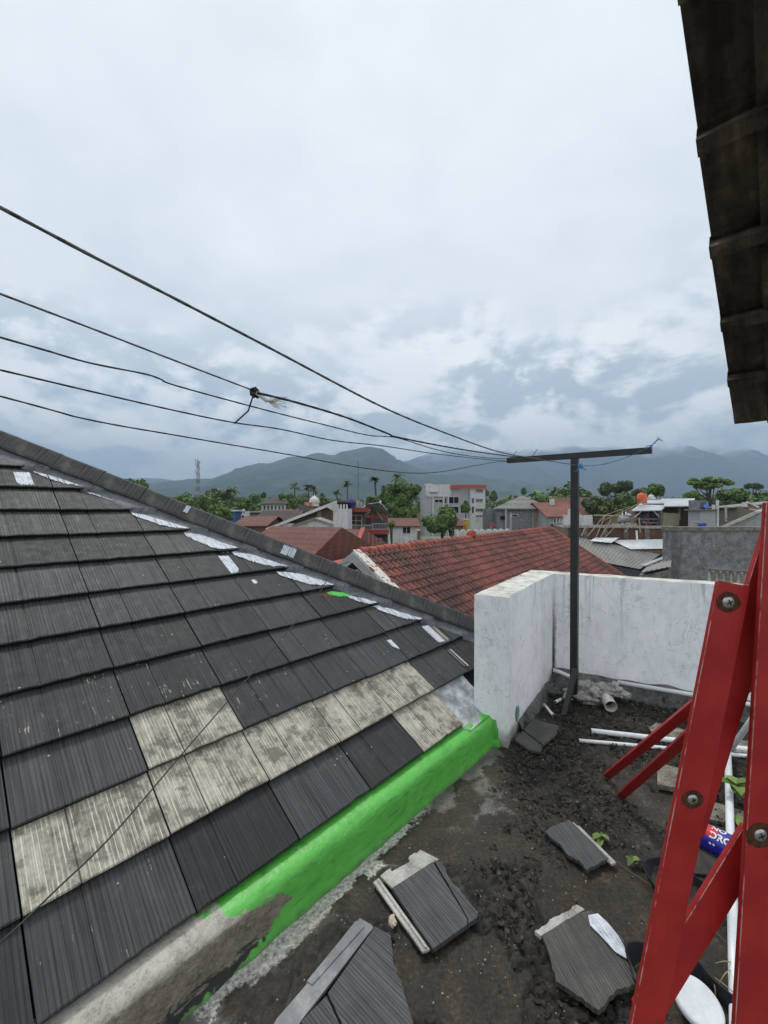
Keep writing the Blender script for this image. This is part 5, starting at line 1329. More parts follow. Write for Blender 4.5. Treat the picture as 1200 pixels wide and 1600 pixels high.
def pantiles(mb, o_, ax, dn, L, S, cw=.21, rh=.27, clip=None, seg=6, seed=1, amp=.050):
    """S-profile clay tiles: rows run down dn (unit), columns along ax (unit)"""
    rr2 = random.Random(seed); nz = ax.cross(dn).normalized()
    if nz.z < 0: nz = -nz
    nc, nr = int(L/cw), int(S/rh)
    for c in range(nc):
        for r_ in range(nr):
            a0, s0 = c*cw, r_*rh
            if clip and not clip(a0+cw/2, s0+rh/2): continue
            t = rr2.random(); j = rr2.uniform(-.004, .004); js = rr2.uniform(-.008, .008); base = len(mb.v)
            for k in range(seg+1):
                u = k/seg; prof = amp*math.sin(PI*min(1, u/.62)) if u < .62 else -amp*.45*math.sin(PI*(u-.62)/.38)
                for (sv, lift) in ((s0+js-.03, -.004), (s0+rh+js, .028), (s0+rh+js, .006)):
                    mb.v.append(o_+ax*(a0+u*cw)+dn*sv+nz*(prof+lift+j))
            for k in range(seg):
                b_ = base+k*3
                for q in (0, 1): mb.f.append([b_+q, b_+q+1, b_+3+q+1, b_+3+q]); mb.m.append(0); mb.c.append((t*.7+.3, (0 if q == 0 else .8)+(0 if k < 4 else 1), 0))  # valley columns get their shade through the face colour

# ================================================================== RED ROOF HOUSE NEXT DOOR
ra = R(37.2); rdv = Vector((math.sin(ra), math.cos(ra), 0)); rpv = Vector((math.cos(ra), -math.sin(ra), 0)); rp_ = R(35)
R0 = fl(563, 861, .90); R1 = R0+rdv*15.5
rdn = rpv*math.cos(rp_)-Vector((0, 0, math.sin(rp_))); rdn2 = -rpv*math.cos(rp_)-Vector((0, 0, math.sin(rp_)))
hp = onplane(970, 897, R0, rdv.cross(rdn)); hv = hp-R1; hk = hv.dot(rdv)/hv.dot(rdn)      # hip leans outward by hk per metre of slope
hk = max(.1, min(1.2, hk)); SL = 6.4
rh_ = empty('red_tiled_house', Vector((R0.x+5, R0.y+7, GZ)), 'neighbouring house with a long red clay pantile roof just beyond the parapet', 'house')
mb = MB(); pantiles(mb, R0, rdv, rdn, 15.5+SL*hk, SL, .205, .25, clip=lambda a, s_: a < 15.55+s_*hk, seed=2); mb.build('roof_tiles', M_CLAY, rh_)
mb = MB(); o_ = R0-Vector((0, 0, .05)); e0 = R1-Vector((0, 0, .05))
mb.prism([o_, e0, e0+rdn*SL+rdv*SL*hk, o_+rdn*SL], (0, 0, -.08)); mb.prism([o_, o_+rdn2*SL, e0+rdn2*SL+rdv*SL*hk, e0], (0, 0, -.08)); mb.prism([e0, e0+rdn2*SL+rdv*SL*hk, e0+rdn*SL+rdv*SL*hk], (0, 0, -.08))
mb.build('roof_boarding', M_CLAYB, rh_)
def captube(name, a, b_, r_=.105, step=.30, parent=None, mat=M_CLAYR, seed=1):
    d_ = (b_-a); L = d_.length; d_ = d_/L; n = int(L/step); rr2 = random.Random(seed); s_ = d_.cross(Vector((0, 0, 1))).normalized(); up2 = s_.cross(d_); mb = MB()
    for i in range(n):
        p = a+d_*i*step; t = rr2.random(); base = len(mb.v); j = rr2.uniform(-.006, .006)
        for (tt, q) in ((-.02, 1.12), (.05, 1.10), (step, .94)):
            for k in range(9):
                g = -.25+(PI+.5)*k/8; mb.v.append(p+d_*tt+s_*math.cos(g)*r_*q+up2*(math.sin(g)*r_*q*.95+j-.02))
        for i2 in range(2):
            for k in range(8): mb.f.append([base+i2*9+k, base+(i2+1)*9+k, base+(i2+1)*9+k+1, base+i2*9+k+1]); mb.m.append(0); mb.c.append((t, 0, 0))
        mb.f.append([base+k for k in range(9)]); mb.m.append(0); mb.c.append((t*.6, 0, 0))
    return mb.build(name, mat, parent, smooth=False)
captube('ridge_tiles', R0, R1, parent=rh_)
captube('hip_tiles', R1, R1+rdn*SL+rdv*SL*hk, parent=rh_, seed=3); captube('hip_tiles', R1, R1+rdn2*SL+rdv*SL*hk, parent=rh_, seed=4)
mb = MB(); lump(mb, R0+rdv*6.0+Vector((0, 0, .10)), .17, (1, 1, 1), 4, 7, .2); mb.build('ridge_joint', M_CLAYR, rh_)
# gable end: barge boards, inner frame
g0 = R0-rdv*.26+Vector((0, 0, .05))
mb = MB(); mb.prism([g0, g0+rdn*5, g0+rdn*5+rdv*.26, g0+rdv*.26], (0, 0, -.05)); mb.build('verge_board', M_FREDW, rh_)
m, nt, b = newmat('rusty_white_verge'); o = nt.coord(); nn_ = nt.noise(o, 5, 5, .6)
nt.put(b.inputs['Base Color'], nt.mix(nt.sm(nn_, .54, .57), nt.ramp(nt.noise(o, 20, 4, .6), [(.3, (.45, .42, .36)), (.6, (.68, .66, .62))]), (.22, .055, .03))); b.inputs['Roughness'].default_value = .8
bpy.data.objects[[c.name for c in rh_.children if c.name.startswith('verge_board')][0]].data.materials[0] = m
for dd in (rdn, rdn2):
    mb = MB(); q0 = g0+Vector((0, 0, -.05)); mb.prism([q0, q0+dd*5, q0+dd*5-Vector((0, 0, .24)), q0-Vector((0, 0, .24))], -rdv*.03); mb.build('barge_board', M_PLGREY, rh_)
q0 = R0-Vector((0, 0, .12)); mb = MB(); mb.prism([q0, q0+rdn*4.6, q0+rdn*4.6-Vector((0, 0, 4)), q0+rdn2*4.6-Vector((0, 0, 4)), q0+rdn2*4.6], rdv*.2); mb.build('gable_wall', M_DARK, rh_)
for dd in (rdn, rdn2):
    q0 = R0-rdv*.10-Vector((0, 0, .42)); mb = MB(); mb.prism([q0, q0+dd*4, q0+dd*4-Vector((0, 0, .10)), q0-Vector((0, 0, .10))], -rdv*.05); mb.build('gable_frame', M_PLGREY, rh_)
mb = MB(); c0, c1 = R0+rdn*(SL-.8), R0+rdn2*(SL-.8); top = c0.z
pl_ = [Vector((p.x, p.y, GZ)) for p in (c0, c0+rdv*(17+SL*hk*.8), c1+rdv*(17+SL*hk*.8), c1)]; mb.prism(pl_, (0, 0, top-GZ-.1)); mb.build('wall', M_PWHITE, rh_)
# red sheet roof bit to its left
mb = MB(); mb.prism([P(505, 880, 10.4), P(546, 871, 11.2), P(543, 880, 10.6), P(512, 893, 9.8)], (0, 0, -.06)); tag(mb.build('sheet_roof', M_FRED), 'small red metal awning between the hip caps and the white gable', 'awning')

# ================================================================== MID-DISTANCE BUILDINGS, LEFT
b1_ = Bld('brown_roof_house', 'house with a brown-red tile roof at left, its hip ending beside the white gable wall', 'house', 350, 474, 880, 17, 6.0, M_PWHITE, Yr=15.5)
b1_.hip(zpx(826, 19.2)-b1_.top, M_RREDB, .2, .98)
b2_ = Bld('brown_roof_house', 'right-hand brown-red roof below the white tower, with a red edge on its right', 'house', 440, 549, 870, 20, 6, M_PWHITE, Yr=19)
r_ = b2_.hip(zpx(829, 22.5)-b2_.top, M_RREDB, .1, .73)
mb = MB(); w2 = b2_.w/2; rs_ = zpx(829, 22.5)-b2_.top
mb.beam((w2+.1, -.15, b2_.h+.16), (w2*.73, b2_.d/2, b2_.h+rs_+.16), .22, .07); b2_.part('verge', mb, M_FRED)
mb = MB(); mb.lathe(P(403, 842, 20.6), [(0, 0), (.16, 0), (.16, .10), (.10, .2), (0, .24)], 14); tag(mb.build('roof_vent', M_PWHITE), 'small round white vent on the brown-red roof', 'vent')
b3_ = Bld('stained_gable_house', 'white mould-streaked gable wall with a pale verge behind the brown-red roofs', 'house', 455, 531, 824, 30, 1.2, M_PWHITE, Yr=29.5)
b3_.gable(zpx(811, 30)-b3_.top, M_ASB, 'y', .25)
b4_ = Bld('brick_gable_house', 'house with bare orange-brown brick gable and lean-to roof left of the white tower', 'house', 448, 531, 821, 38, 10, M_BRICK, Yr=37)
mb = MB(); hw_ = b4_.w/2; mb.prism([(-hw_, -.02, b4_.h), (hw_, -.02, b4_.h), (hw_, -.02, b4_.h+1.7), (hw_-.5, -.02, b4_.h+1.85), (-hw_*.1, -.02, b4_.h+1.0)], (0, .2, 0)); b4_.part('gable_wall', mb, M_BRICK)
mb = MB(); mb.prism([(-hw_-1.6, -.8, b4_.h-.25), (hw_, -.8, b4_.h+2.15), (hw_, 7, b4_.h+2.15), (-hw_-1.6, 7, b4_.h-.25)], (0, 0, -.12)); b4_.part('roof', mb, M_RREDB)
mb = MB(); mb.prism([(-hw_-1.6, -.86, b4_.h-.25), (hw_, -.86, b4_.h+2.2), (hw_, -.86, b4_.h+1.95), (-hw_-1.6, -.86, b4_.h-.5)], (0, .05, 0)); b4_.part('gutter', mb, M_FRAMEW)
b4_.box('water_box', -hw_-.2, -.6, b4_.h-.35, 1.0, .5, .55, M_FRAMEW); b4_.box('pillar', hw_*.18, -.12, 0, .35, .3, b4_.h+1.7, M_PTAN)
b5_ = Bld('dark_roof_house', 'dark brown tiled gable roof behind the brick gable, with a bent pipe beside it', 'house', 398, 452, 824, 44, 10, M_BRICK)
b5_.gable(zpx(799, 46)-b5_.top, M_RDARK, 'x', .6)
b6_ = Bld('low_red_house', 'low house with dull red roof at far left beside the hip caps', 'house', 366, 414, 822, 40, 8, M_BRICK)
b6_.gable(zpx(808, 44)-b6_.top, M_RREDB, 'x', .3)
b7_ = Bld('white_villa', 'white two-storey building with arched windows and dark roof among the trees', 'building', 408, 446, 787.5, 120, 14, M_PWHITE)
b7_.hip(zpx(776.5, 125)-b7_.top, M_RDARK, .8, .5)
for k in range(6): b7_.win(1.0+k*1.05, 1.05, .6, 1.2, M_FRAMEW, M_GLASS, mull=0)
b8_ = Bld('workshop', 'long low shed with pale sheet roof and red wall behind the low red house', 'shed', 385, 420, 801, 70, 8, M_BRICK)
b8_.flat(M_ASB, .5, .25); b8_.box('end_post', -b8_.w/2-.6, -.3, 0, .35, .35, b8_.h+.6, M_FRAMEW)
for k in range(3): b8_.win(1.2+k*.9, .7, .6, .7, M_FRAMEW, mull=0)
b9_ = Bld('small_gable_house', 'small house with white gable and dark roof between the villa and the mosque', 'house', 458, 472, 803, 60, 7, M_PWHITE)
b9_.gable(1.25, M_RDARK, 'y', .4)
# mosque
bm_ = Bld('mosque', 'mosque with a white onion dome and pale orange drum behind the brick gable', 'mosque', 473, 500, 793, 90, 9, M_PTAN)
bm_.flat(M_RRED, .3, .3); bm_.box('drum', -bm_.w/2+.3, .4, bm_.h+.25, 1.0, 2.5, .9, plain('orange_render', (.55, .28, .17), .8))
mb = MB(); mb.lathe((.15, 3, bm_.h+.2), [(1.0, 0), (1.02, .5), (1.0, .7), (1.12, .85), (1.15, 1.25), (.95, 1.75), (.5, 2.15), (.12, 2.4), (.05, 2.75), (.05, 3.1), (0, 3.2)], 20); bm_.part('dome', mb, plain('dome_white', (.62, .61, .58), .6, var=.15), smooth=True)
# white tower wall and balcony house
bt1 = Bld('white_tower_wall', 'tall white stair tower with crenellated top left of the balcony house', 'tower', 525, 543, 795, 28.6, 4, M_PWHITE)
for k in range(4): bt1.box('merlon', -bt1.w/2+.08+k*.20, .0, bt1.h, .10, .2, .3, M_FRAMEW)
bt1.box('corner_post', -bt1.w/2-.18, -.1, 0, .24, .24, bt1.h+.4, M_PWHITE)
mb = MB(); mb.prism([(-bt1.w/2-1.2, -.12, bt1.h+.1), (-bt1.w/2-.1, -.12, bt1.h+.42), (-bt1.w/2-.1, -.12, bt1.h-.2), (-bt1.w/2-.6, -.12, bt1.h+.12)], (0, .2, 0)); bt1.part('verge_wall', mb, M_PWHITE)
bh = Bld('balcony_house', 'grey two-storey house with red balcony bands and cream-framed windows', 'house', 543, 606, 833, 42, 7, M_PDARK, Yr=42)
def px_l(B_, px, Yd=0): return xpx(px, 42)-(xpx(543, 42)+xpx(606, 42))/2
def zz5(B_, py): return zpx(py, 42)-B_.z0
X = lambda px: px_l(bh, px); Z = lambda py: zz5(bh, py)
bh.box('balcony_slab', X(543.5), -1.3, Z(837), X(585)-X(543.5), 1.3, Z(826.5)-Z(837), M_FRED)
bh.box('balcony_slab', X(585), -1.0, Z(834), X(607.5)-X(585), 1.0, Z(826.5)-Z(834), M_FRED)
bh.box('upper_wall', X(543.5), .0, Z(833), X(570)-X(543.5), 5, Z(800)-Z(833), M_PGREY)
bh.box('upper_wall', X(570), 1.4, Z(833), X(606)-X(570), 4, Z(807)-Z(833), M_PDARK)
bh.box('roof_band', X(542), -.9, Z(800), X(576)-X(542), 5.5, Z(793.5)-Z(800), M_FRED)
mb = MB()
for (pa, pb, pt, pbm) in ((544, 582, 819.5, 828), (582, 605, 817.5, 826.5)):
    y_ = -1.25 if pa == 544 else -.95
    mb.obox((X(pa), y_, Z(pt)-.05), (X(pb)-X(pa), 0, 0), (0, .05, 0), (0, 0, .06)); mb.obox((X(pa), y_, Z(pbm)), (X(pb)-X(pa), 0, 0), (0, .05, 0), (0, 0, .06))
    n_ = int((X(pb)-X(pa))/.14)
    for k in range(n_+1): mb.obox((X(pa)+(X(pb)-X(pa))*k/n_-.01, y_, Z(pbm)), (.022 if k not in (0, n_) else .06, 0, 0), (0, .03, 0), (0, 0, Z(pt)-Z(pbm)))
bh.part('railing', mb, M_RAIL)
def pxwin(B_, X, Z, p0, p1, q0, q1, fr, y=-.05, mull=1, glass=M_GLASS, trans=False, nm='window'):
    x, x2, z, z2 = X(p0), X(p1), Z(q1), Z(q0); t = .09; mb = MB()
    mb.obox((x, y-.05, z), (x2-x, 0, 0), (0, .08, 0), (0, 0, t)); mb.obox((x, y-.05, z2-t), (x2-x, 0, 0), (0, .08, 0), (0, 0, t))
    mb.obox((x, y-.05, z+t), (t, 0, 0), (0, .08, 0), (0, 0, z2-z-2*t)); mb.obox((x2-t, y-.05, z+t), (t, 0, 0), (0, .08, 0), (0, 0, z2-z-2*t))
    for k in range(mull): mb.obox((x+t+(x2-x-2*t)*(k+1)/(mull+1)-.04, y-.05, z+t), (.08, 0, 0), (0, .07, 0), (0, 0, z2-z-2*t))
    if trans: mb.obox((x+t, y-.045, z2-t-(z2-z)*.32), (x2-x-2*t, 0, 0), (0, .06, 0), (0, 0, .07))
    f = B_.part(nm, mb, fr); mb = MB(); mb.obox((x+t, y-.02, z+t), (x2-x-2*t, 0, 0), (0, .03, 0), (0, 0, z2-z-2*t)); B_.part('pane', mb, glass, f)
pxwin(bh, X, Z, 546.5, 566, 804, 831, M_FRAME, mull=1, trans=True)
pxwin(bh, X, Z, 551, 568, 841, 862, M_FRAME, mull=1, trans=True, glass=plain('curtain', (.33, .28, .17), .8))
pxwin(bh, X, Z, 571, 579, 841, 862, M_FRAMEW, mull=0, glass=M_DARK, nm='door')
pxwin(bh, X, Z, 580, 588, 842, 854, M_FRAMEW, mull=0); pxwin(bh, X, Z, 588.5, 597, 841, 860, M_FRAMEW, mull=0, glass=M_DARK)
mb = MB()
mb.obox((X(570), -.9, Z(808.5)), (X(603.5)-X(570), 0, 0), (0, .2, 0), (0, 0, Z(804.5)-Z(808.5)))
for pxx in (581, 601.5): mb.obox((X(pxx), -.88, Z(818)), (.14, 0, 0), (0, .16, 0), (0, 0, Z(808.5)-Z(818)))
bh.part('pergola', mb, M_FRED)
# blue water tank and boxes on its roof
tk = P(548, 795, 41.8); mb = MB(); mb.lathe((tk.x, tk.y, zpx(794, 41.8)), [(0, 0), (.33, 0), (.36, .04), (.36, .35), (.375, .38), (.36, .42), (.36, .75), (.30, .86), (.10, .93), (.10, .98), (0, .99)], 20)
tag(mb.build('water_tank', M_TANKB, smooth=True), 'blue plastic water tank on the roof of the balcony house', 'water tank')
mb = MB(); mb.obox(P(556, 793.5, 42), (.35, 0, 0), (0, .5, 0), (0, 0, .75)); mb.obox(P(562, 793.5, 42), (.28, 0, 0), (0, .5, 0), (0, 0, .6)); tag(mb.build('chimney_stack', M_PLGREY), 'pale block chimney beside the blue tank on the balcony house', 'chimney')
# satellite dish
dish = empty('satellite_dish', P(598, 803, 40), 'large grey mesh satellite dish tilted upward beside the balcony house roof', 'satellite dish')
mb = MB(); dc = P(589, 799, 40); da = Vector((.32, .25, .9)).normalized(); mb.lathe(dc, [(0, 0), (.3, .015), (.65, .07), (.95, .15), (1.18, .25)], 28, da); mb.build('reflector', plain('dish_mesh', (.20, .21, .21), .7), dish)
mb = MB(); fpx = dc+da*.95
for g in range(3): a_ = da.orthogonal().normalized(); b_ = da.cross(a_); mb.tube([dc+da*.25+(a_*math.cos(g*2.1+.6)+b_*math.sin(g*2.1+.6))*1.17, fpx], .022, 4)
mb.build('feed_strut', M_FRAMEW, dish); mb = MB(); mb.lathe(fpx-da*.08, [(0, 0), (.09, 0), (.09, .22), (.05, .26), (0, .26)], 10, da); mb.build('feed_horn', M_FRAMEW, dish)
mb = MB(); mb.tube([dc-da*.02, P(598, 803, 40.4)+Vector((0, 0, -.6))], .05, 6); mb.build('mast', M_PLGREY, dish)
def mast(label, x, yt, yb, Y, arms=(), r_=.03):
    root = empty('antenna_mast', P(x, yb, Y), label, 'antenna'); mb = MB(); mb.tube([P(x, yb, Y), P(x, yt, Y)], r_, 5); mb.build('pole', plain('aerial_metal', (.10, .10, .10), .6), root)
    for (ya, hw_, tl) in arms:
        c = P(x, ya, Y); mb = MB(); mb.tube([c-Vector((hw_, 0, -tl)), c+Vector((hw_, 0, tl))], .016, 4)
        for k in range(-3, 4): p = c+Vector((hw_*k/3, 0, 0)); mb.tube([p-Vector((0, .2, .12)), p+Vector((0, .2, .12))], .008, 3)
        mb.build('aerial', MC['aerial_metal'], root)
    for s_ in (-1, 1):
        mb = MB(); mb.tube([P(x, (yt+yb)/2-5, Y), P(x, yb, Y)+Vector((s_*1.3, .3, 0))], .007, 3); mb.build('guy_wire', MC['aerial_metal'], root)
mast('tall thin television mast with crossed aerials above the balcony house', 559.5, 721, 793, 44, ((741, .75, .02), (745, .4, .1)))
mast('short thin white mast to the left of the tall television mast', 542.5, 752, 792, 44, (), .02)
mast('thin pole standing on the far right of the brick terrace beside the shack', 1037, 772, 800, 30, (), .015) if False else None
# white low house and neighbours
bw = Bld('white_low_house', 'low white house with weathered brown tile roof behind the red ridge', 'house', 603, 652, 822, 56, 9, M_PWHITE)
bw.gable(zpx(810.5, 60)-bw.top, M_RREDB, 'x', .4)
bw.win(bw.w*.66, .55, 1.1, .9, M_FRAMEW, M_DARK); bw.box('dark_sign', bw.w/2-1.8, -.12, bw.h-2.6, 1.3, .1, 1.0, M_FRAMEW)
bc = Bld('cream_garden_wall', 'cream garden building with two narrow door leaves beside the round tree', 'outbuilding', 645, 657, 829, 62, 4, M_PCREAM)
for k in range(2): bc.win(.3+k*.42, .75, .3, 1.0, M_FRAME, M_PTAN, mull=0, name='door_leaf')
mb = MB(); mb.prism([Vector((xpx(640, 52), 52, zpx(847, 52))), Vector((xpx(720, 52), 52, zpx(847, 52))), Vector((xpx(720, 70), 70, zpx(838, 70))), Vector((xpx(640, 70), 70, zpx(838, 70)))], (0, 0, -.3))
m, nt, b = newmat('lawn'); nt.put(b.inputs['Base Color'], nt.ramp(nt.noise(nt.coord(), 1.2, 6, .7), [(.35, (.06, .09, .03)), (.65, (.16, .19, .07))])); tag(mb.build('grass', m), kind='stuff')
bg_ = Bld('orange_garden_kiosk', 'small open kiosk with an orange tiled roof in front of the office block', 'kiosk', 713, 724, 822, 72, 3, M_PTAN); bg_.hip(1.3, M_RRED, .5, .1)
by_ = Bld('yellow_shed', 'small bright yellow shed below the conical tree', 'shed', 727, 733, 812, 74, 2, plain('yellow_paint', (.55, .42, .06), .7))
by_.flat(M_FRAMEW, .1, .1)
# office block
of = Bld('office_block', 'grey and white multi-storey office block with a red curved parapet', 'office building', 664, 757, 762, 105, 14, M_PLGREY)
X = lambda px: xpx(px, 105)-(xpx(664, 105)+xpx(757, 105))/2; Z = lambda py: zpx(py, 105)-of.z0
of.box('white_panel', X(665), -.25, Z(776), X(704.5)-X(665), .25, Z(757)-Z(776), M_PWHITE)
of.box('corner_tower', X(734), -.9, 0, X(757)-X(734), 3, Z(761), M_PWHITE)
mb = MB(); n_ = 10
for k in range(n_):
    t0, t1 = k/n_, (k+1)/n_; f = lambda t: (X(703.5)+(X(757)-X(703.5))*t, -.6-1.4*math.sin(PI*.5*t))
    (xa, ya), (xb, yb) = f(t0), f(t1); mb.prism([(xa, ya, Z(764.5)+.3*math.sin(PI*t0)), (xb, yb, Z(764.5)+.3*math.sin(PI*t1)), (xb, yb, Z(758)), (xa, ya, Z(758)+0)], (0, .4, 0))
of.part('red_parapet', mb, plain('orange_red_band', (.42, .09, .05), .6)); of.box('roof_hut', X(665), 1, Z(757), X(676)-X(665), 4, Z(755.5)-Z(757), M_PWHITE)
for (p0, p1, q0, q1, g) in ((679, 692, 780, 785.5, 1), (694, 698.5, 778, 787, 0), (701, 717, 776, 787, 1), (701, 717, 791, 802, 1), (719, 733, 791, 802, 1), (735.5, 739.5, 778, 787, 0), (735.5, 739.5, 791, 802, 0), (742, 753, 764, 770, 2), (742, 753, 779, 785, 2), (742, 753, 794, 800, 2), (742, 754, 804.5, 808, 2)):
    pxwin(of, X, Z, p0, p1, q0, q1, M_FRAMEW, y=(-.95 if p0 > 734 else -.05), mull=g if g != 2 else 3, glass=M_DARK if q0 > 789 or g == 1 else M_GLASS)
of.box('band', X(676), -.35, Z(776), X(697)-X(676), .3, Z(774)-Z(776), M_FRAMEW)
for pxx in (675.5, 691.8, 699.5, 733.2): of.box('pilaster', X(pxx), -.3, 0, .3, .3, Z(766), M_PWHITE)
of.box('shade_ledge', X(671), -1.0, Z(769), X(684)-X(671), 1, .3, M_FRAMEW)
# mould wall + grey hipped house
mw = Bld('mouldy_wall', 'long mould-stained cement boundary wall right of the office block', 'wall', 754, 842, 795, 62, 1.0, M_MOULD, Yr=58)
gh = Bld('grey_hip_house', 'stained cement house with a grey hipped fibre roof', 'house', 776, 857, 796, 55, 12, M_MOULD, Yr=53)
gh.hip(zpx(776, 61)-gh.top, M_RGREY, .5, .05); gh.win(gh.w*.36, .8, .8, .35, M_FRAMEW, M_DARK, mull=0); gh.win(gh.w*.12, 1.1, .7, .6, M_MOULD, M_DARK, mull=0)
gh.box('corner_pier', gh.w/2-1.9, -.12, 0, .12, .12, gh.h, M_PLGREY); gh.box('plain_bay', gh.w/2-1.7, -.06, 0, 1.55, .08, gh.h-.1, M_PTAN)
wf = Bld('white_yard_wall', 'low white tiled yard wall just behind the red ridge', 'wall', 713, 795, 829, 40, .3, M_PWHITE, Yr=42)
for k in range(9): wf.box('pier', -wf.w/2+k*wf.w/8.2, -.08, 0, .18, .46, wf.h+.12, M_FRAMEW)
sg = Bld('red_signboard', 'small plain red signboard in front of the mouldy wall', 'sign', 763, 772.5, 817, 45, .08, None, base=zpx(822, 45))
sg.box('board', -sg.w/2, 0, 0, sg.w, .08, sg.h, M_FRED); sg.box('pole', -.03, .1, -2, .06, .06, 2.2, M_RAIL)
for (x, yt, Y, lab) in ((790.5, 795, 50, 'pale slim post standing before the mouldy wall, left of two'), (798, 801, 47, 'pale thicker post standing before the mouldy wall, right of two')):
    mb = MB(); mb.tube([P(x, 835, Y), P(x, yt, Y)], .09, 8); tag(mb.build('post', M_PLGREY), lab, 'post')
rr_h = Bld('red_roof_house', 'house with an orange-red tiled roof between the grey hipped house and the post', 'house', 857, 906, 806.5, 50, 9, M_PLGREY)
rr_h.gable(zpx(786, 54)-rr_h.top, M_RRED, 'x', .4)
X = lambda px: xpx(px, 50)-(xpx(857, 50)+xpx(906, 50))/2; Z = lambda py: zpx(py, 50)-rr_h.z0
pxwin(rr_h, X, Z, 864, 869, 809, 818, M_FRAMEW, mull=0); pxwin(rr_h, X, Z, 873, 881, 809, 817, M_FRAMEW, mull=1, glass=M_PLGREY)
rr_h.box('balcony_rail', X(861), -.8, Z(825), X(873)-X(861), .8, Z(819)-Z(825), M_DARK); rr_h.box('white_box', X(887), -.5, Z(809), .5, .5, Z(795)-Z(809), M_FRAMEW)
rr_h.box('roof_stack', X(879), 3.5, Z(786)-.3, .45, .5, Z(777)-Z(786)+.2, M_PWHITE)
bk_ = Bld('far_red_roof_house', 'wide dull red roof behind the orange-red roof, beside the flat-topped trees', 'house', 885, 965, 802, 75, 12, M_PTAN); bk_.gable(zpx(778, 81)-bk_.top, M_RREDB, 'x', .5)

# ================================================================== BRICK TERRACE WITH SHACK
br = Bld('brick_building', 'unfinished brick building with pale concrete columns carrying the laundry shack', 'building', 880, 1048, 825, 26, 5, M_BRICK, Yr=24.5)
for k in range(6): br.box('column', -br.w/2+k*(br.w-.25)/5, -.08, 0, .25, .12, br.h, M_CONC)
br.box('beam', -br.w/2, -.12, br.h, br.w, .3, .16, M_CONCL); br.box('white_tarpaulin', -br.w/2, -.05, br.h+.16, 1.65, .1, .62, M_PWHITE)
mb = MB(); mb.tube([(-br.w/2+1.8, .3, br.h+.75), (-br.w/2+3.4, .2, br.h+.72), (-br.w/2+4.6, .4, br.h+.74)], .05, 5); mb.tube([(-br.w/2+2.4, 0, br.h+.5), (-br.w/2+3.9, .1, br.h+1.3), (-br.w/2+4.6, .1, br.h+1.7), (-br.w/2+5.4, .2, br.h+1.72)], .03, 5); br.part('pole_rail', mb, M_BAMB)
for i, (xa, ya, xb, yb, Y) in enumerate(((908, 838, 917, 820, 25.2), (918, 838, 944, 806, 25.0), (931, 840, 946, 805, 24.9), (938, 840, 955, 812, 25.0), (945, 840, 966, 818, 24.9), (976, 832, 984, 822, 24.8))):
    mb = MB(); mb.tube([P(xa, ya, Y-.3), P(xb, yb, Y+.2)], .028, 5); tag(mb.build('bamboo_pole', M_BAMB), ('leftmost short', 'second from left', 'third from left, the steepest and longest', 'fourth from left', 'fifth from left', 'rightmost and shortest')[i]+' of the bamboo poles leaning on the brick terrace', 'pole', 'bamboo poles leaning on the brick building')
mb = MB(); mb.obox(P(957, 824, 24.6), P(996, 824, 24.4)-P(957, 824, 24.6), (0, .1, 0), (0, 0, .22)); tag(mb.build('plank', M_CONCL), 'pale plank lying along the edge of the brick terrace', 'plank')
mb = MB(); mb.tube([P(967, 811, 25.3), P(982, 811, 25.3)], .17, 12); tag(mb.build('rolled_sheet', M_PLGREY), 'rolled grey sheet lying on the brick terrace', 'roll')
mb = MB(); mb.tube([P(995.5, 843, 24.0), P(994.5, 829, 24.1)], .05, 8); tag(mb.build('upright_pipe', M_PVC), 'short upright white pipe in front of the brick wall', 'pipe')
mb = MB(); mb.tube([P(1000.5, 832, 24.0), P(998.5, 809, 24.2)], .04, 6); tag(mb.build('wooden_prop', M_BAMB), 'wooden prop leaning against the shack edge', 'pole')
sh = empty('laundry_shack', P(1036, 824, 25), 'open timber shack with zinc sheet roof and laundry hanging inside on the brick terrace', 'shack')
def shp(x, y, Y): return P(x, y, Y)
Ys, Yb = 24.6, 28.5
mb = MB()
mb.prism([shp(987, 797.5, Ys), shp(1033, 797, Ys), shp(1046, 786.5, Yb), shp(1001, 786, Yb)], (0, 0, -.05)); mb.build('zinc_roof', M_ZINC, sh)
mb = MB(); mb.prism([shp(1037, 790.5, Ys+.6), shp(1084, 790, Ys+.6), shp(1085.5, 778.5, Yb), shp(1006, 779.5, Yb), shp(1003, 785.8, Yb-.9), shp(1038, 786, Yb-1)], (0, 0, -.06)); mb.build('upper_roof', M_ZINC, sh)
mb = MB(); mb.prism([shp(1006, 779.5, Yb), shp(1085.5, 778.5, Yb), shp(1085.5, 780.5, Yb), shp(1006, 781.5, Yb)], (0, .1, 0)); mb.build('ridge_board', M_FRAMEW, sh)
for (x, yt, yb, Y) in ((988.5, 798, 823, Ys+.1), (991.5, 798, 824, Ys+.3), (1033, 798, 824, Ys+.1), (1083.5, 790, 813, Ys+.7), (1061, 792, 812, 27)):
    mb = MB(); a_ = shp(x, yb, Y); mb.box(a_, .11, .11, shp(x, yt, Y).z-a_.z); mb.build('shack_post', M_WOOD, sh)
for (xa, ya, xb, yb) in ((990, 809, 1002, 799), (1021, 798, 1033, 811), (988, 811, 1033, 811), (1003, 817, 1033, 817)):
    mb = MB(); mb.beam(shp(xa, ya, Ys+.25), shp(xb, yb, Ys+.25), .05, .07); mb.build('brace', M_FRAMEW if ya < 810 else M_WOOD, sh)
mb = MB(); mb.prism([shp(988, 797, Yb-.3), shp(1086, 789, Yb-.3), shp(1086, 824, Yb-.3), shp(988, 826, Yb-.3)], (0, .05, 0)); mb.build('back_wall', plain('dark_boards', (.045, .032, .024), .9, var=.4, scale=3), sh)
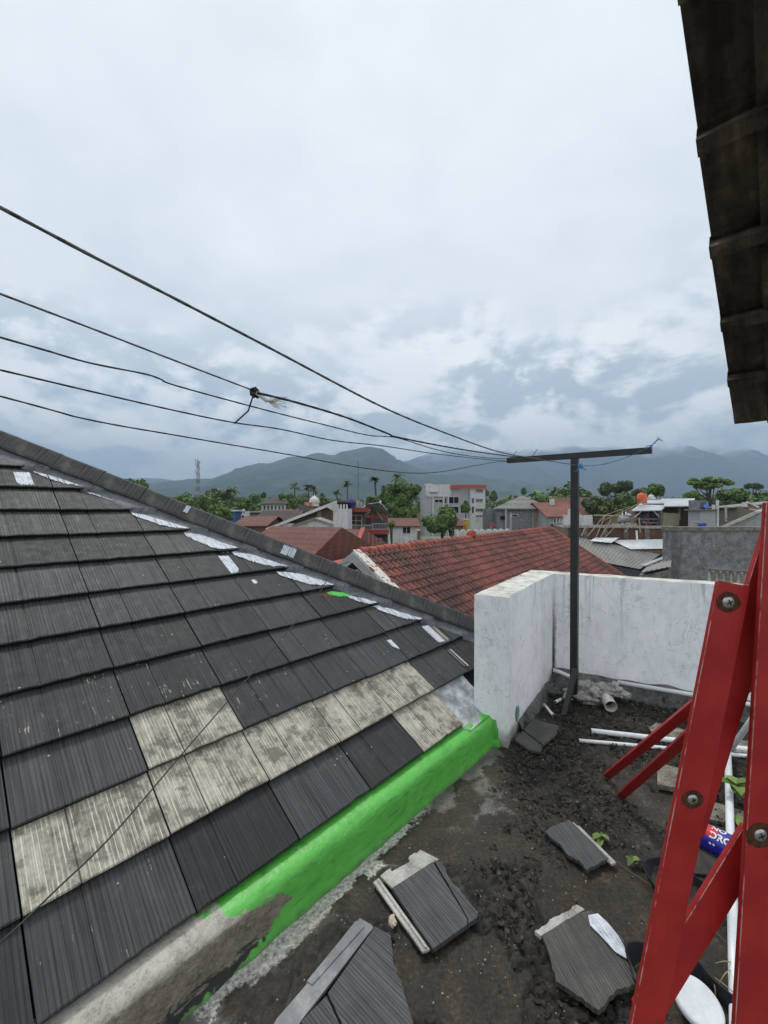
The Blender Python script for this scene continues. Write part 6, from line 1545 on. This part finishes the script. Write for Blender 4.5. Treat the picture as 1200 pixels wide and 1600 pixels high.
mb = MB(); mb.prism([shp(1036, 801, Ys), shp(1062, 802.5, Ys), shp(1061, 821, Ys), shp(1036, 824, Ys)], (0, .04, 0)); mb.build('side_cloth', mat_corr('olive_sheet', (.17, .16, .10), (.30, .28, .19), .1), sh)
mb = MB(); mb.prism([shp(1084.5, 786, Ys+.7), shp(1090, 790, Ys+.7), shp(1089, 808, Ys+.7), shp(1085, 812, Ys+.7)], (0, .2, 0)); mb.build('side_sheet', M_ZINC, sh)
cl = [(.35, .07, .02), (.30, .04, .04), (.05, .05, .08), (.42, .42, .44), (.10, .07, .14), (.5, .5, .5), (.07, .03, .05), (.35, .33, .3), (.04, .06, .12), (.2, .18, .2)]
nmz = ['orange', 'red', 'navy', 'light grey', 'purple', 'white', 'maroon', 'beige', 'dark blue', 'grey']
for i in range(10):
    x = 993.5+i*3.9; mb = MB(); wd = .11+.02*(i % 3); p = shp(x, 799.5, Ys+.5+.06*(i % 2)); ln = .55+.12*((i*7) % 4)
    for k in range(6):
        t0, t1 = k/6, (k+1)/6; f0, f1 = .03*math.sin(t0*9+i), .03*math.sin(t1*9+i)
        mb.prism([p+Vector((-wd, f0, -ln*t0)), p+Vector((wd, f0+.02, -ln*t0)), p+Vector((wd*(1+.1*t1), f1+.02, -ln*t1)), p+Vector((-wd, f1, -ln*t1))], (0, .01, 0))
    tag(mb.build('hanging_garment', plain('cloth_'+nmz[i].replace(' ', '_'), cl[i], .9)), nmz[i]+' garment hanging in the open front of the zinc-roofed shack', 'clothes', 'laundry hanging in the shack')
mb = MB(); mb.lathe(shp(1012.5, 820, Ys+.6), [(0, 0), (.12, 0), (.16, .2), (.15, .2), (.11, .02), (0, .02)], 14); tag(mb.build('bucket', plain('pink_plastic', (.45, .08, .20), .4)), 'pink bucket standing on the floor of the shack', 'bucket')
mb = MB(); mb.lathe(P(1003, 786.5, 27), [(0, 0), (.27, 0), (.29, .03), (.29, .25), (.30, .28), (.29, .31), (.29, .54), (.25, .60), (.08, .64), (.08, .69), (0, .69)], 20); tag(mb.build('water_tank', M_TANKO, smooth=True), 'orange plastic water tank on the shack roof', 'water tank')
mb = MB(); a_ = P(1016, 779.3, 28.6); mb.obox(a_, (.36, 0, 0), (0, .4, 0), (0, 0, .10)); mb.lathe(a_+Vector((.18, .2, .10)), [(.16, 0), (.2, .05), (.12, .16), (.03, .19), (0, .30)], 10); tag(mb.build('roof_vent', M_FRAMEW), 'white turbine vent on the upper edge of the shack roof', 'vent')
mb = MB(); mb.beam(P(945, 805, 26.2), P(985, 791, 26), .05, .03); tag(mb.build('gutter_pole', M_BAMB), 'long pale pole sloping up to the shack roof', 'pole')
# small grey hut with tarp, blue tank
hu = Bld('grey_hut', 'half-open grey hut with a pale front and a white corner strip right of the shack', 'hut', 1094, 1120, 797, 23, .9, M_PLGREY, Yr=23, base=zpx(828, 23))
hu.box('side_wall', -hu.w/2, .1, hu.h+.05, .06, .7, .5, M_MOULD); hu.box('back_wall', -hu.w/2, .8, hu.h+.05, hu.w, .08, .5, M_MOULD); hu.box('corner_strip', hu.w/2-.02, -.05, 0, .10, .1, hu.h+.55, M_PWHITE); hu.box('slab', -hu.w/2-.2, -.15, hu.h-.02, hu.w+.15, 1.1, .07, M_CONC); hu.box('pier', hu.w/2-.22, -.02, hu.h+.05, .10, .1, .25, M_FRAMEW)
mb = MB(); mb.add([P(1095, 796, 23.3), P(1104, 783, 23.6), P(1107, 784.5, 24), P(1107, 793, 23.4), P(1104, 796.3, 23.2), P(1099, 791, 23.0)], [(0, 5, 1), (5, 2, 1), (5, 3, 2), (0, 4, 5), (5, 4, 3)]); tg_ = mb.build('tarpaulin', M_TARP); tg_.modifiers.new('thickness', 'SOLIDIFY').thickness = .02; tag(tg_, 'crumpled bright blue tarpaulin tied up on the grey hut', 'tarpaulin')
mb = MB(); mb.lathe(P(1097, 828, 20.5), [(0, 0), (.17, 0), (.18, .03), (.18, .30), (.16, .34), (.06, .36), (0, .36)], 18); tag(mb.build('water_tank', M_TANKB, smooth=True), 'small blue plastic drum with a grey lid behind the big cement wall', 'water tank')
mb = MB(); q_ = P(1082.5, 828, 21); mb.tube([q_, P(1082.5, 815.5, 21), P(1092, 815, 21)], .025, 6); tag(mb.build('bent_pipe', plain('yellowed_pipe', (.45, .40, .28), .6)), 'thin cream pipe bent in a right angle beside the blue drum', 'pipe')
# beige wall strip, far right
bs_ = Bld('olive_wall_house', 'low house with stained olive-brown wall and grey roof right of the grey hut', 'house', 1119, 1180, 791.5, 30, 6, mat_plaster('olive_stain', (.22, .20, .15), (.09, .085, .065), .6), Yr=27)
mb = MB(); mb.prism([(-bs_.w/2-.4, -.3, bs_.h-.1), (bs_.w*.05, -.3, bs_.h-.1), (bs_.w*.05, 4, bs_.h+.32), (-bs_.w/2-.4, 4, bs_.h+.32)], (0, 0, .07)); bs_.part('grey_roof', mb, M_ASB)
mb = MB(); mb.obox((0, -.06, bs_.h*.7), (0, 0, 0), (0, 0, 0), (0, 0, 0))
mb = MB(); a_ = P(1134, 815, 26); mb.box(a_, .09, .09, P(1134, 791, 26).z-a_.z); tag(mb.build('post', M_CONCL), 'thin cream concrete post before the olive-brown wall', 'post')
mb = MB(); mb.prism([P(1164, 787, 26), P(1168, 785, 26), P(1184, 792, 26), P(1184, 797, 26), P(1173, 795, 26), P(1164, 793, 26)], (0, .25, 0)); pk = mb.build('pink_gable_hut', plain('pink_render', (.42, .20, .18), .8, var=.2)); tag(pk, 'small pinkish gable top with white trim above the olive-brown wall', 'hut')
mb = MB(); mb.beam(P(1167, 784.5, 25.9), P(1185, 792.5, 25.9), .1, .10, (0, 0, 1)); mb.build('white_trim', M_FRAMEW, pk); mb = MB(); mb.obox(P(1163, 792, 25.8), (.2, 0, 0), (0, .2, 0), (0, 0, .28)); mb.build('white_corner', M_FRAMEW, pk); mb = MB(); mb.beam(P(1171, 795.5, 25.85), P(1185, 798, 25.85), .1, .06); mb.build('white_sill', M_FRAMEW, pk)
# asbestos roofs
as_ = empty('asbestos_roof_shed', Vector((xpx(960, 15), 16, GZ)), 'long low shed with weathered grey corrugated roof behind the parapet', 'shed')
def sheet(name, q, mat, parent, amp=.022, per=.18, th_=.01, n=None):
    """corrugated sheet over the quad q = (near-left, near-right, far-right, far-left); waves run from near to far"""
    L = (q[1]-q[0]).length; n = n or int(L/per*6); nz = (q[1]-q[0]).cross(q[3]-q[0]).normalized()
    if nz.z < 0: nz = -nz
    mb = MB(); K = 6
    for i in range(n+1):
        t = i/n; z = amp*math.sin(2*PI*t*L/per)
        for k in range(K+1):
            s_ = k/K; p = (q[0]*(1-t)+q[1]*t)*(1-s_)+(q[3]*(1-t)+q[2]*t)*s_; mb.v.append(p+nz*(z+.012*(s_*3 % 1)))
    for i in range(n):
        for k in range(K): a = i*(K+1)+k; mb.f.append([a, a+K+1, a+K+2, a+1]); mb.m.append(0); mb.c.append(None)
    o_ = mb.build(name, mat, parent); o_.modifiers.new('thickness', 'SOLIDIFY').thickness = th_; return o_
zr = zpx(841, 22)
q = [P(886, 868, 23.6), P(1000, 889, 22.2), P(1032, 866, 23.6), P(898, 838, 25.4)]
sheet('corrugated_roof', [q[0], q[1], q[2], q[3]], M_ASB, as_, .010, .16)
mb = MB(); wl = [q[0], q[1], q[2]]; mb.prism([q[0]-Vector((0, 0, .1)), q[1]-Vector((0, 0, .1)), Vector((q[1].x, q[1].y, -3)), Vector((q[0].x, q[0].y, -3))], (.1, .3, 0)); mb.build('wall', M_PDARK, as_)
mb = MB(); mb.beam(q[1]+Vector((-.02, 0, -.08)), q[2]+Vector((0, 0, -.08)), .1, .14); mb.build('edge_board', M_DARK, as_)
as2 = empty('small_grey_roof_shed', Vector((xpx(1025, 11), 12, GZ)), 'small shed with a pale curled sheet roof against the big cement wall', 'shed')
q2 = [P(1001, 894.5, 10.6), P(1048, 885, 10.2), P(1050, 868, 12.6), P(1018, 879, 12.4)]
sheet('corrugated_roof', q2, M_ASB, as2, .007, .11); mb = MB(); mb.prism([q2[0]-Vector((-.05, 0, .08)), q2[1]-Vector((0, 0, .08)), Vector((q2[1].x, q2[1].y, -3)), Vector((q2[0].x+.05, q2[0].y, -3))], (.1, .3, 0)); mb.build('wall', M_CONC, as2)
for i, (a_, b_) in enumerate((((1004, 884, 11.5), (1046, 868, 12.4)), ((1010, 880, 12.2), (1046, 872, 12.0)))):
    mb = MB(); mb.beam(P(*a_), P(*b_), .14, .02); tag(mb.build('roof_strip', M_ASB if i else M_PLGREY), ('upper' if i == 0 else 'lower')+' loose roofing strip lying over the small grey shed roof', 'roof sheet')
ws_ = empty('bright_sheet_roof', Vector((xpx(1000, 20), 21, GZ)), 'bright new white sheet roof behind the weathered grey roof', 'shed')
q3 = [P(985, 858, 23.9), P(1050, 857, 23.7), P(1052, 842, 24.3), P(955, 844, 25.0)]
sheet('sheet_roof', q3, M_BRIGHT, ws_, .006, .3)
mb = MB(); mb.prism([p-Vector((0, 0, .15)) for p in (q3[0], q3[1], q3[2], q3[3])], (0, 0, -4)); mb.build('wall', M_BRICK, ws_)
q4 = [P(922, 845, 24.6), P(955, 848, 24.4), P(968, 840, 24.9), P(930, 840, 25.2)]
w4_ = sheet('white_sheet_canopy', q4, M_BRIGHT, None, .006, .3); tag(w4_, 'narrow bright white sheet canopy left of the bright roof', 'canopy')
# big cement wall at right, corrugated fence sheet in front
bw_ = Bld('big_cement_wall', 'big mould-stained grey cement wall filling the right side beyond the parapet', 'wall', 1045, 1330, 829.5, 11.5, .25, M_MOULD, Yr=11.5)
bw_.box('coping', -bw_.w/2-.02, -.03, bw_.h, bw_.w+.1, .31, .11, M_CONC)
mb = MB(); hx = [(-bw_.w/2+2.0, 1.3), (bw_.w/2+1, 1.3)]
gw = Bld('grey_gable_wall', 'plain grey rendered gable wall rising behind the big cement wall', 'wall', 1120, 1330, 829, 15, .25, None)
mb = MB(); mb.prism([P(1118, 830, 15), P(1184, 801, 15), P(1260, 770, 15), P(1340, 800, 15), P(1340, 900, 15), P(1118, 900, 15)], (0, .25, 0)); mb.build('gable_face', M_PLGREY, gw.root)
mb = MB(); mb.beam(P(1117, 830, 14.95), P(1186, 800, 14.95), .3, .05, (0, 0, 1)); mb.build('coping', M_CONC, gw.root)
q5 = [P(1106, 912, 7.6), P(1180, 918, 7.2), P(1178, 894, 7.35), P(1106, 889, 7.75)]
fs = sheet('corrugated_fence', q5, mat_corr('rusty_corrugated', (.16, .15, .13), (.33, .31, .28), .1), None, .03, .10); tag(fs, 'rusty corrugated sheet fence standing before the big cement wall', 'fence')
mb = MB(); mb.beam(P(1105, 889, 7.7), P(1180, 894, 7.3), .05, .03); mb.build('top_rail', M_CONC, fs)

# telecom tower
Yt = 330; tb = Vector((xpx(309.5, Yt), Yt, gz(Yt))); tw = empty('telecom_tower', tb, 'tall red and white lattice telecom tower above the trees at left', 'tower')
Ht = zpx(719, Yt)-tb.z; segs = 14
for s_ in range(segs):
    z0_, z1_ = Ht*s_/segs, Ht*(s_+1)/segs; wa, wb = 1.45*(1-.62*s_/segs), 1.45*(1-.62*(s_+1)/segs); mb = MB()
    ca_ = [(wa, wa), (-wa, wa), (-wa, -wa), (wa, -wa)]; cb_ = [(wb, wb), (-wb, wb), (-wb, -wb), (wb, -wb)]
    for k in range(4):
        k2 = (k+1) % 4; pa, pb = tb+Vector((*ca_[k], z0_)), tb+Vector((*cb_[k], z1_)); pc, pd = tb+Vector((*ca_[k2], z0_)), tb+Vector((*cb_[k2], z1_))
        mb.tube([pa, pb], .13, 4); mb.tube([pa, pd], .07, 3); mb.tube([pc, pb], .07, 3); mb.tube([pb, pd], .10, 3)
    mb.build('lattice_section', M_TOWR if s_ % 2 == 0 else M_TOWW, tw)
for i, (zf, sx) in enumerate(((.93, 1), (.90, -1), (.82, 1), (.76, -1), (.97, -1), (.68, 1))):
    mb = MB(); mb.box(tb+Vector((sx*1.6, -.6, Ht*zf)), .5, .4, 2.2); mb.build('antenna_panel', M_TOWW, tw)
mb = MB(); mb.tube([tb+Vector((0, 0, Ht)), tb+Vector((0, 0, Ht+3))], .08, 4); mb.build('lightning_rod', M_TOWW, tw)
# truck
tr = Bld('white_truck', 'small white box truck parked beside the pale sheet-roofed shed', 'truck', 377, 384, 799.5, 68, 2.0, None)
tr.box('cab', -tr.w/2, 0, tr.h-1.5, .55, 1.7, 1.1, M_FRAMEW); tr.box('cargo_box', -tr.w/2+.6, 0, tr.h-1.5, tr.w-.4, 1.8, 1.5, M_PWHITE); tr.box('windscreen', -tr.w/2+.08, -.03, tr.h-1.0, .35, .03, .4, M_GLASS)
for k in (.15, .55):
    mb = MB(); mb.lathe((-tr.w/2+tr.w*k, -.05, tr.h-1.6), [(0, 0), (.3, 0), (.3, .2), (0, .2)], 12, (0, 1, 0)); tr.part('wheel', mb, M_DARK)
kb = Bld('blue_kiosk', 'small blue-walled kiosk with a white roof among the left trees', 'kiosk', 358, 368, 799, 75, 3, plain('blue_wall', (.04, .13, .30), .7)); kb.flat(M_FRAMEW, .4, .25)

# ================================================================== TREES
def crown(mb, blobs, n, ls, rr2, flat=.75, up=.3):
    tot = sum(b_[3]**2 for b_ in blobs)
    for (cx, cy, cz, r_) in blobs:
        k = int(n*r_*r_/tot); tone0 = rr2.random()*.45
        for _ in range(k):
            d_ = Vector((rr2.gauss(0, 1), rr2.gauss(0, 1), rr2.gauss(0, 1))).normalized(); q = r_*(1.05-abs(rr2.gauss(0, .34)))
            q *= 1+.45*noise.noise(d_*2.3+Vector((cx, cy, cz)))
            p = Vector((cx+d_.x*q, cy+d_.y*q, cz+d_.z*q*flat)); nrm = (d_+Vector((rr2.gauss(0, .6), rr2.gauss(0, .6), rr2.gauss(0, .6)+up))).normalized()
            a = nrm.orthogonal().normalized(); a = (Matrix.Rotation(rr2.uniform(0, 6.28), 3, nrm) @ a); b2 = nrm.cross(a); s_ = ls*rr2.uniform(.6, 1.35)
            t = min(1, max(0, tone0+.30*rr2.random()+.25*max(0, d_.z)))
            mb.add([p-a*s_, p-b2*s_*.55, p+a*s_, p+b2*s_*.55], [(0, 1, 2, 3)], 0, (t, 0, 0))
def tree(label, x, yt, Y, wpx, mat, kind='round', n=3500, ls=None, seed=1, group=None, name='tree', hc=None, cat='tree', ybot=None):
    rr2 = random.Random(seed); z0_ = gz(Y); zt = zpx(yt, Y); w_ = wpx*Y/F/2; base = Vector((xpx(x, Y), Y, z0_)); h = zt-z0_
    root = empty(name, base, label, cat, group); ls = ls or max(.13, Y*.0034); n = int(n*1.5)
    chh = hc or min(h*.62, w_*1.5); zc = zt-chh/2; blobs = []
    if kind == 'round':
        for i in range(12): g = rr2.uniform(0, 6.28); q = math.sqrt(rr2.random())*.62*w_; blobs.append((base.x+q*math.cos(g), base.y+q*math.sin(g), zc+rr2.uniform(-.32, .30)*chh*(1-.5*q/w_), w_*rr2.uniform(.30, .46)))
    elif kind == 'wide':
        for i in range(26): g = rr2.uniform(0, 6.28); q = math.sqrt(rr2.random())*.85*w_; blobs.append((base.x+q*math.cos(g), base.y+q*math.sin(g), zc+rr2.uniform(-.45, .40)*chh*(1-.45*(q/w_)), w_*rr2.uniform(.12, .27)))
    elif kind == 'flat':
        for i in range(26): g = rr2.uniform(0, 6.28); q = math.sqrt(rr2.random())*.86*w_; lv = rr2.uniform(-.45, .38); blobs.append((base.x+q*math.cos(g), base.y+q*math.sin(g), zc+lv*chh*(1-.4*q/w_), w_*rr2.uniform(.13, .24)))
    elif kind == 'cone':
        for i in range(10): t = i/9; blobs.append((base.x+rr2.uniform(-.1, .1)*w_, base.y, zt-chh*(.06+.9*t), w_*(.25+.6*t)))
    elif kind == 'clump':
        for i in range(22): g = rr2.uniform(0, 6.28); q = math.sqrt(rr2.random())*.75*w_; blobs.append((base.x+q*math.cos(g), base.y+q*math.sin(g)*.7, zc+rr2.uniform(-.42, .40)*chh*(1-.55*(q/w_)**2), w_*rr2.uniform(.18, .34)))
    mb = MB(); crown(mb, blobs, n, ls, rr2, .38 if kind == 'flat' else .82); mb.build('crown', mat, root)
    mb = MB(); top = Vector((base.x, base.y, zc)); mb.tube([base, base.lerp(top, .5)+Vector((w_*.04, 0, 0)), top], [w_*.09+.08, w_*.06+.05, w_*.03+.03], 7)
    for bb in blobs[::2]:
        e = Vector(bb[:3]); s_ = base.lerp(top, .45+.4*rr2.random()); mb.tube([s_, (s_+e)/2+Vector((0, 0, -.05*h)), e], [w_*.035+.03, w_*.02+.02, .02], 4)
    mb.build('trunk', M_BARK, root); return root
def palm(label, x, yt, Y, wpx, seed=1, nf=16, name='palm_tree', ytr=None):
    rr2 = random.Random(seed); base = Vector((xpx(x, Y), Y, gz(Y))); zt = zpx(yt, Y); L = wpx*Y/F/2*1.15; tp = Vector((base.x+rr2.uniform(-.3, .3), Y, zt-L*.42)); root = empty(name, base, label, 'palm tree', 'palm trees above the rooftops')
    mb = MB(); mb.tube([base, base.lerp(tp, .5)+Vector((rr2.uniform(-.4, .4), 0, 0)), tp], [.28, .2, .17], 7); mb.build('trunk', M_BARK, root)
    for i in range(nf):
        mb = MB(); g = 2*PI*i/nf+rr2.uniform(-.2, .2); el_ = rr2.uniform(-.25, 1.25); d_ = Vector((math.cos(g)*math.cos(el_), math.sin(g)*math.cos(el_), math.sin(el_))); pts = []; lf = L*rr2.uniform(.85, 1.1)
        for k in range(9): t = k/8; pts.append(tp+d_*lf*t+Vector((0, 0, -lf*(.55-.1*el_)*t*t)))
        mb.tube(pts, .035, 3, False, 0, (.2, 0, 0))
        for k in range(1, 9):
            for sgn in (-1, 1):
                for q in (0, .5):
                    if k+q > 8: continue
                    i0 = min(7, k-1+int(q > 0)); p = pts[k].lerp(pts[min(8, k+1)], q); ax_ = (pts[min(8, k+1)]-pts[k-1]).normalized(); sd2 = ax_.cross(Vector((0, 0, 1))).normalized()*sgn
                    ll = lf*.26*math.sin(PI*min(.96, .12+k/9.5)); e = p+sd2*ll*.75+ax_*ll*.45-Vector((0, 0, ll*.55)); wd = ax_*Y*.0010+ax_*.03
                    mb.add([p-wd, p+wd, e+wd*.4, e-wd*.4], [(0, 1, 2, 3)], 0, (rr2.random(), 0, 0))
        mb.build('frond', L_PALM, root)
palm('coconut palm standing tall left of the white villa, with a leaning dark tree beside it', 363, 760, 120, 26, 1)
palm('slim coconut palm right of the white villa, highest of the three in the middle', 459, 755, 130, 19, 2)
palm('bushy coconut palm just left of the mosque dome', 483, 756, 135, 20, 3)
palm('second crown of coconut palm crowding the mosque dome from the right', 491, 760, 140, 19, 4)
palm('small coconut palm right of the mosque dome', 526, 766, 130, 16, 5)
palm('coconut palm on a thin trunk directly left of the television mast', 541.5, 751, 120, 16, 6)
palm('dark palm crown poking out of the top of the big bushy tree', 624, 739, 76, 26, 7)
palm('ragged pale palm at the left edge of the big bushy tree', 587, 745, 80, 20, 8)
palm('tiny distant palm between the mosque and the villa', 503, 771, 170, 14, 9)
palm('small distant palm left of the balcony house mast', 505, 774, 110, 15, 10)
T = [('round dark tree showing above the hip caps at far left', 214, 745, 75, 42, L_MID, 'round', 3800),
 ('broad leafy tree behind the hip caps, left of the telecom tower foot', 289, 774, 90, 46, L_MID, 'clump', 3600),
 ('wide dark green tree at the foot of the telecom tower', 322, 771, 100, 34, L_DEEP, 'round', 3200),
 ('bright leafy tree in front of the blue kiosk', 344, 786, 62, 44, L_MID, 'clump', 4200),
 ('dark leaning tree beside the tall coconut palm', 352, 768, 125, 22, L_OLIVE, 'wide', 1800),
 ('dense green tree between the tall palm and the white villa', 386, 777, 115, 40, L_MID, 'clump', 3200),
 ('narrow dark cypress-like tree left of the white villa roof', 412, 770, 135, 7, L_DEEP, 'cone', 900),
 ('rounded green tree right of the white villa', 448, 771, 125, 34, L_MID, 'clump', 3000),
 ('dark green tree left of the mosque behind the small white gable', 464, 776, 112, 26, L_DEEP, 'clump', 2400),
 ('big dense bushy tree with drooping foliage left of the office block', 624, 749, 72, 76, L_DEEP, 'clump', 15000),
 ('light green foliage hanging low at the left of the big bushy tree', 584, 775, 74, 30, L_OLIVE, 'clump', 2600),
 ('light green shrubby tree in front of the big bushy tree', 641, 790, 62, 30, L_MID, 'clump', 3600),
 ('round glossy tree in front of the office block', 690, 789, 60, 62, L_DEEP, 'round', 8500),
 ('narrow conical tree in front of the office block', 727.5, 784, 78, 15, L_MID, 'cone', 2200),
 ('wide flat-topped pine-like tree, tallest of the dark trees right of the post', 961, 750, 110, 50, L_OLIVE, 'wide', 4600),
 ('spreading flat-topped tree low in front of the red roofs right of the post', 940, 774, 72, 62, L_OLIVE, 'wide', 5200),
 ('dense dark tree between the flat-topped tree and the orange tank', 975, 768, 84, 40, L_DEEP, 'round', 4200),
 ('round dark green mango-like tree right of the orange tank', 1022, 756, 68, 30, L_DEEP, 'round', 5200),
 ('grey-green tree behind the orange tank', 1000, 761, 120, 26, L_OLIVE, 'round', 2200),
 ('tall spreading bright green tree behind the grey hut', 1109, 742, 72, 58, L_BRIGHT, 'flat', 5200),
 ('dark foliage below and right of the tall spreading tree', 1140, 762, 85, 62, L_DEEP, 'clump', 6500),
 ('dark tree left of the tall spreading tree', 1085, 765, 88, 34, L_DEEP, 'clump', 3200),
 ('thin flat-topped distant tree at far right', 1177, 754, 150, 26, L_OLIVE, 'flat', 1400),
 ('low dark tree at the far right edge', 1190, 772, 80, 46, L_DEEP, 'clump', 4200),
 ('two-pronged slender tree right of the office block', 771, 768, 140, 13, L_DEEP, 'cone', 1500),
 ('slender dark tree touching the right corner of the office block', 759, 765, 135, 9, L_DEEP, 'cone', 900),
 ('dark rounded tree just left of the clothesline post', 876, 764, 140, 26, L_DEEP, 'round', 2400),
 ('dark trees just right of the clothesline post upright', 908, 764, 140, 30, L_OLIVE, 'clump', 2600),
 ('small conifer above the grey hipped roof', 818, 763, 160, 8, L_MID, 'cone', 900)]
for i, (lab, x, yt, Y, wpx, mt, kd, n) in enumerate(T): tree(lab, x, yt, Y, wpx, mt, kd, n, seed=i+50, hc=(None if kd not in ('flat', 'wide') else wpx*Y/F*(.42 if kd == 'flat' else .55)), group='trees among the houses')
tree('slim papaya-like sapling with leaves on top in front of the white low house', 612.5, 815, 38, 13, L_BRIGHT, 'round', 420, ls=.16, seed=99, hc=.6)
tree('yellowish bush below the round glossy tree beside the yard wall', 707, 824, 50, 16, L_OLIVE, 'clump', 700, seed=98)

ZN = [(400, 'left of the white villa'), (530, 'around the mosque dome'), (660, 'behind the big bushy tree'), (770, 'beyond the office block'), (880, 'above the grey hipped house'), (1000, 'near the clothesline post top'), (9999, 'beyond the laundry shack')]
def zone(x): return next(t for (a, t) in ZN if x < a)
def dist_word(Y): return 'nearer' if Y < 180 else ('far' if Y < 420 else 'faintest')
# far filler: houses and trees between 130 m and 1.6 km
rr3 = random.Random(21)
RN = {'brown_red_roof': 'dull red', 'bright_red_roof': 'orange', 'grey_fibre_roof': 'grey', 'dark_tile_roof': 'dark', 'zinc_sheet': 'pale zinc', 'weathered_asbestos': 'weathered grey'}
WN = {'white_plaster': 'white', 'light_grey_plaster': 'grey', 'cream_plaster': 'cream', 'tan_plaster': 'tan'}
def mini_house(x, Y, w_, d_, h_, rise, rm, wm, rz):
    base = Vector((xpx(x, Y), Y, gz(Y)-.3)); root = empty('distant_house', base, dist_word(Y)+' house with '+RN[rm.name]+' roof and '+WN[wm.name]+' walls, '+zone(x), 'house', 'distant houses below the mountain', rz=rz)
    mb = MB(); mb.obox((-w_/2, 0, 0), (w_, 0, 0), (0, d_, 0), (0, 0, h_)); mb.build('wall', wm, root, local=True); oh = .5; mb = MB(); k = rise*oh/(d_/2)
    mb.prism([(-w_/2-oh, -oh, h_-k), (w_/2+oh, -oh, h_-k), (w_/2+oh, d_/2, h_+rise), (-w_/2-oh, d_/2, h_+rise)], (0, 0, .15)); mb.prism([(-w_/2-oh, d_+oh, h_-k), (w_/2+oh, d_+oh, h_-k), (w_/2+oh, d_/2, h_+rise), (-w_/2-oh, d_/2, h_+rise)], (0, 0, .15)); mb.build('roof', rm, root, local=True)
    mb = MB(); mb.prism([(-w_/2, 0, h_), (-w_/2, d_, h_), (-w_/2, d_/2, h_+rise)], (.2, 0, 0)); mb.build('gable_wall', wm, root, local=True); mb = MB(); mb.prism([(w_/2, 0, h_), (w_/2, d_, h_), (w_/2, d_/2, h_+rise)], (-.2, 0, 0)); mb.build('gable_wall', wm, root, local=True)
    mb = MB(); mb.obox((-w_*.3, -.05, h_*.45), (w_*.14, 0, 0), (0, .1, 0), (0, 0, h_*.3)); mb.build('window', M_GLASS, root, local=True); mb = MB(); mb.obox((w_*.12, -.05, h_*.45), (w_*.14, 0, 0), (0, .1, 0), (0, 0, h_*.3)); mb.build('window', M_GLASS, root, local=True)
rms = [M_RREDB, M_RRED, M_RGREY, M_RDARK, M_ZINC, M_ASB, M_RREDB, M_RREDB]; wms = [M_PWHITE, M_PLGREY, M_PCREAM, M_PWHITE, M_PTAN]
for i in range(230):
    Y = 95*math.exp(rr3.random()**.9*2.3); x = rr3.uniform(180, 1230)
    if Y < 125 and (655 < x < 770 or 575 < x < 660): Y += 60
    mini_house(x, Y, rr3.uniform(6, 13), rr3.uniform(6, 10), rr3.uniform(3, 6.2), rr3.uniform(1.2, 2.3), rr3.choice(rms), rr3.choice(wms), rr3.uniform(-.9, .9))
for i in range(46):
    Y = rr3.uniform(112, 250); x = rr3.choice((rr3.uniform(250, 600), rr3.uniform(770, 1190), rr3.uniform(770, 1190)))
    mini_house(x, Y, rr3.uniform(7, 14), rr3.uniform(6, 9), rr3.uniform(4.2, 6.6), rr3.uniform(1.0, 1.9), rr3.choice((M_ZINC, M_ASB, M_RGREY, M_RREDB, M_RREDB)), rr3.choice((M_PWHITE, M_PWHITE, M_PLGREY, M_PCREAM)), rr3.uniform(-.7, .7))
protos = []
for k in range(5):
    mb = MB(); rr2 = random.Random(k+300); w_ = 3.2; blobs = []
    for i in range(9): g = rr2.uniform(0, 6.28); q = math.sqrt(rr2.random())*.6*w_; blobs.append((q*math.cos(g), q*math.sin(g), 5.2+rr2.uniform(-1.3, 1.5), w_*rr2.uniform(.3, .5)))
    crown(mb, blobs, 1100, .42, rr2); me_c = mb.build('crown', (L_DEEP, L_MID, L_DEEP, L_OLIVE, L_MID)[k], None, local=True)
    mb = MB(); mb.tube([(0, 0, -.5), (.1, 0, 2.6), (0, 0, 5)], [.3, .22, .12], 6); me_t = mb.build('trunk', M_BARK, None, local=True); protos.append((me_c, me_t))
for i in range(280):
    Y = 100*math.exp(rr3.random()**.8*2.5); x = rr3.uniform(150, 1240)
    if Y < 130 and (655 < x < 775): Y += 60
    s_ = rr3.uniform(.8, 1.6)*(1+Y/1500); pc, pt = protos[i % 5]; base = Vector((xpx(x, Y), Y, gz(Y)))
    root = empty('distant_tree', base, dist_word(Y)+' small '+('dark green', 'green', 'dark rounded', 'olive green', 'leafy green')[i % 5]+' tree in the greenery '+zone(x), 'tree', 'distant trees below the mountain', rz=rr3.uniform(0, 6)); root.scale = (s_*1.15, s_*1.15, s_*rr3.uniform(.8, 1.15))
    for src in (pc, pt): c = src.copy(); col.objects.link(c); c.parent = root
for pc, pt in protos: bpy.data.objects.remove(pc); bpy.data.objects.remove(pt)

# ================================================================== HAZE
mb = MB(); mb.obox((-13500, -300, -9), (27000, 0, 0), (0, 13500, 0), (0, 0, 1400))
mz = bpy.data.materials.new('haze_air'); mz.use_nodes = True; nt = NT(mz.node_tree); nt.n.remove(nt.n['Principled BSDF']); pv = nt.new('ShaderNodeVolumePrincipled'); pv.inputs['Color'].default_value = (.56, .75, .99, 1); pv.inputs['Density'].default_value = .00019; pv.inputs['Anisotropy'].default_value = .1
nt.l.new(pv.outputs[0], nt.n['Material Output'].inputs['Volume']); hz_ = mb.build('haze', mz, local=True); tag(hz_, kind='stuff')
for _o in bpy.data.objects:
    if _o.parent is None and _o.type in ('MESH', 'EMPTY') and 'label' in _o and 'kind' not in _o: _o['kind'] = 'thing'
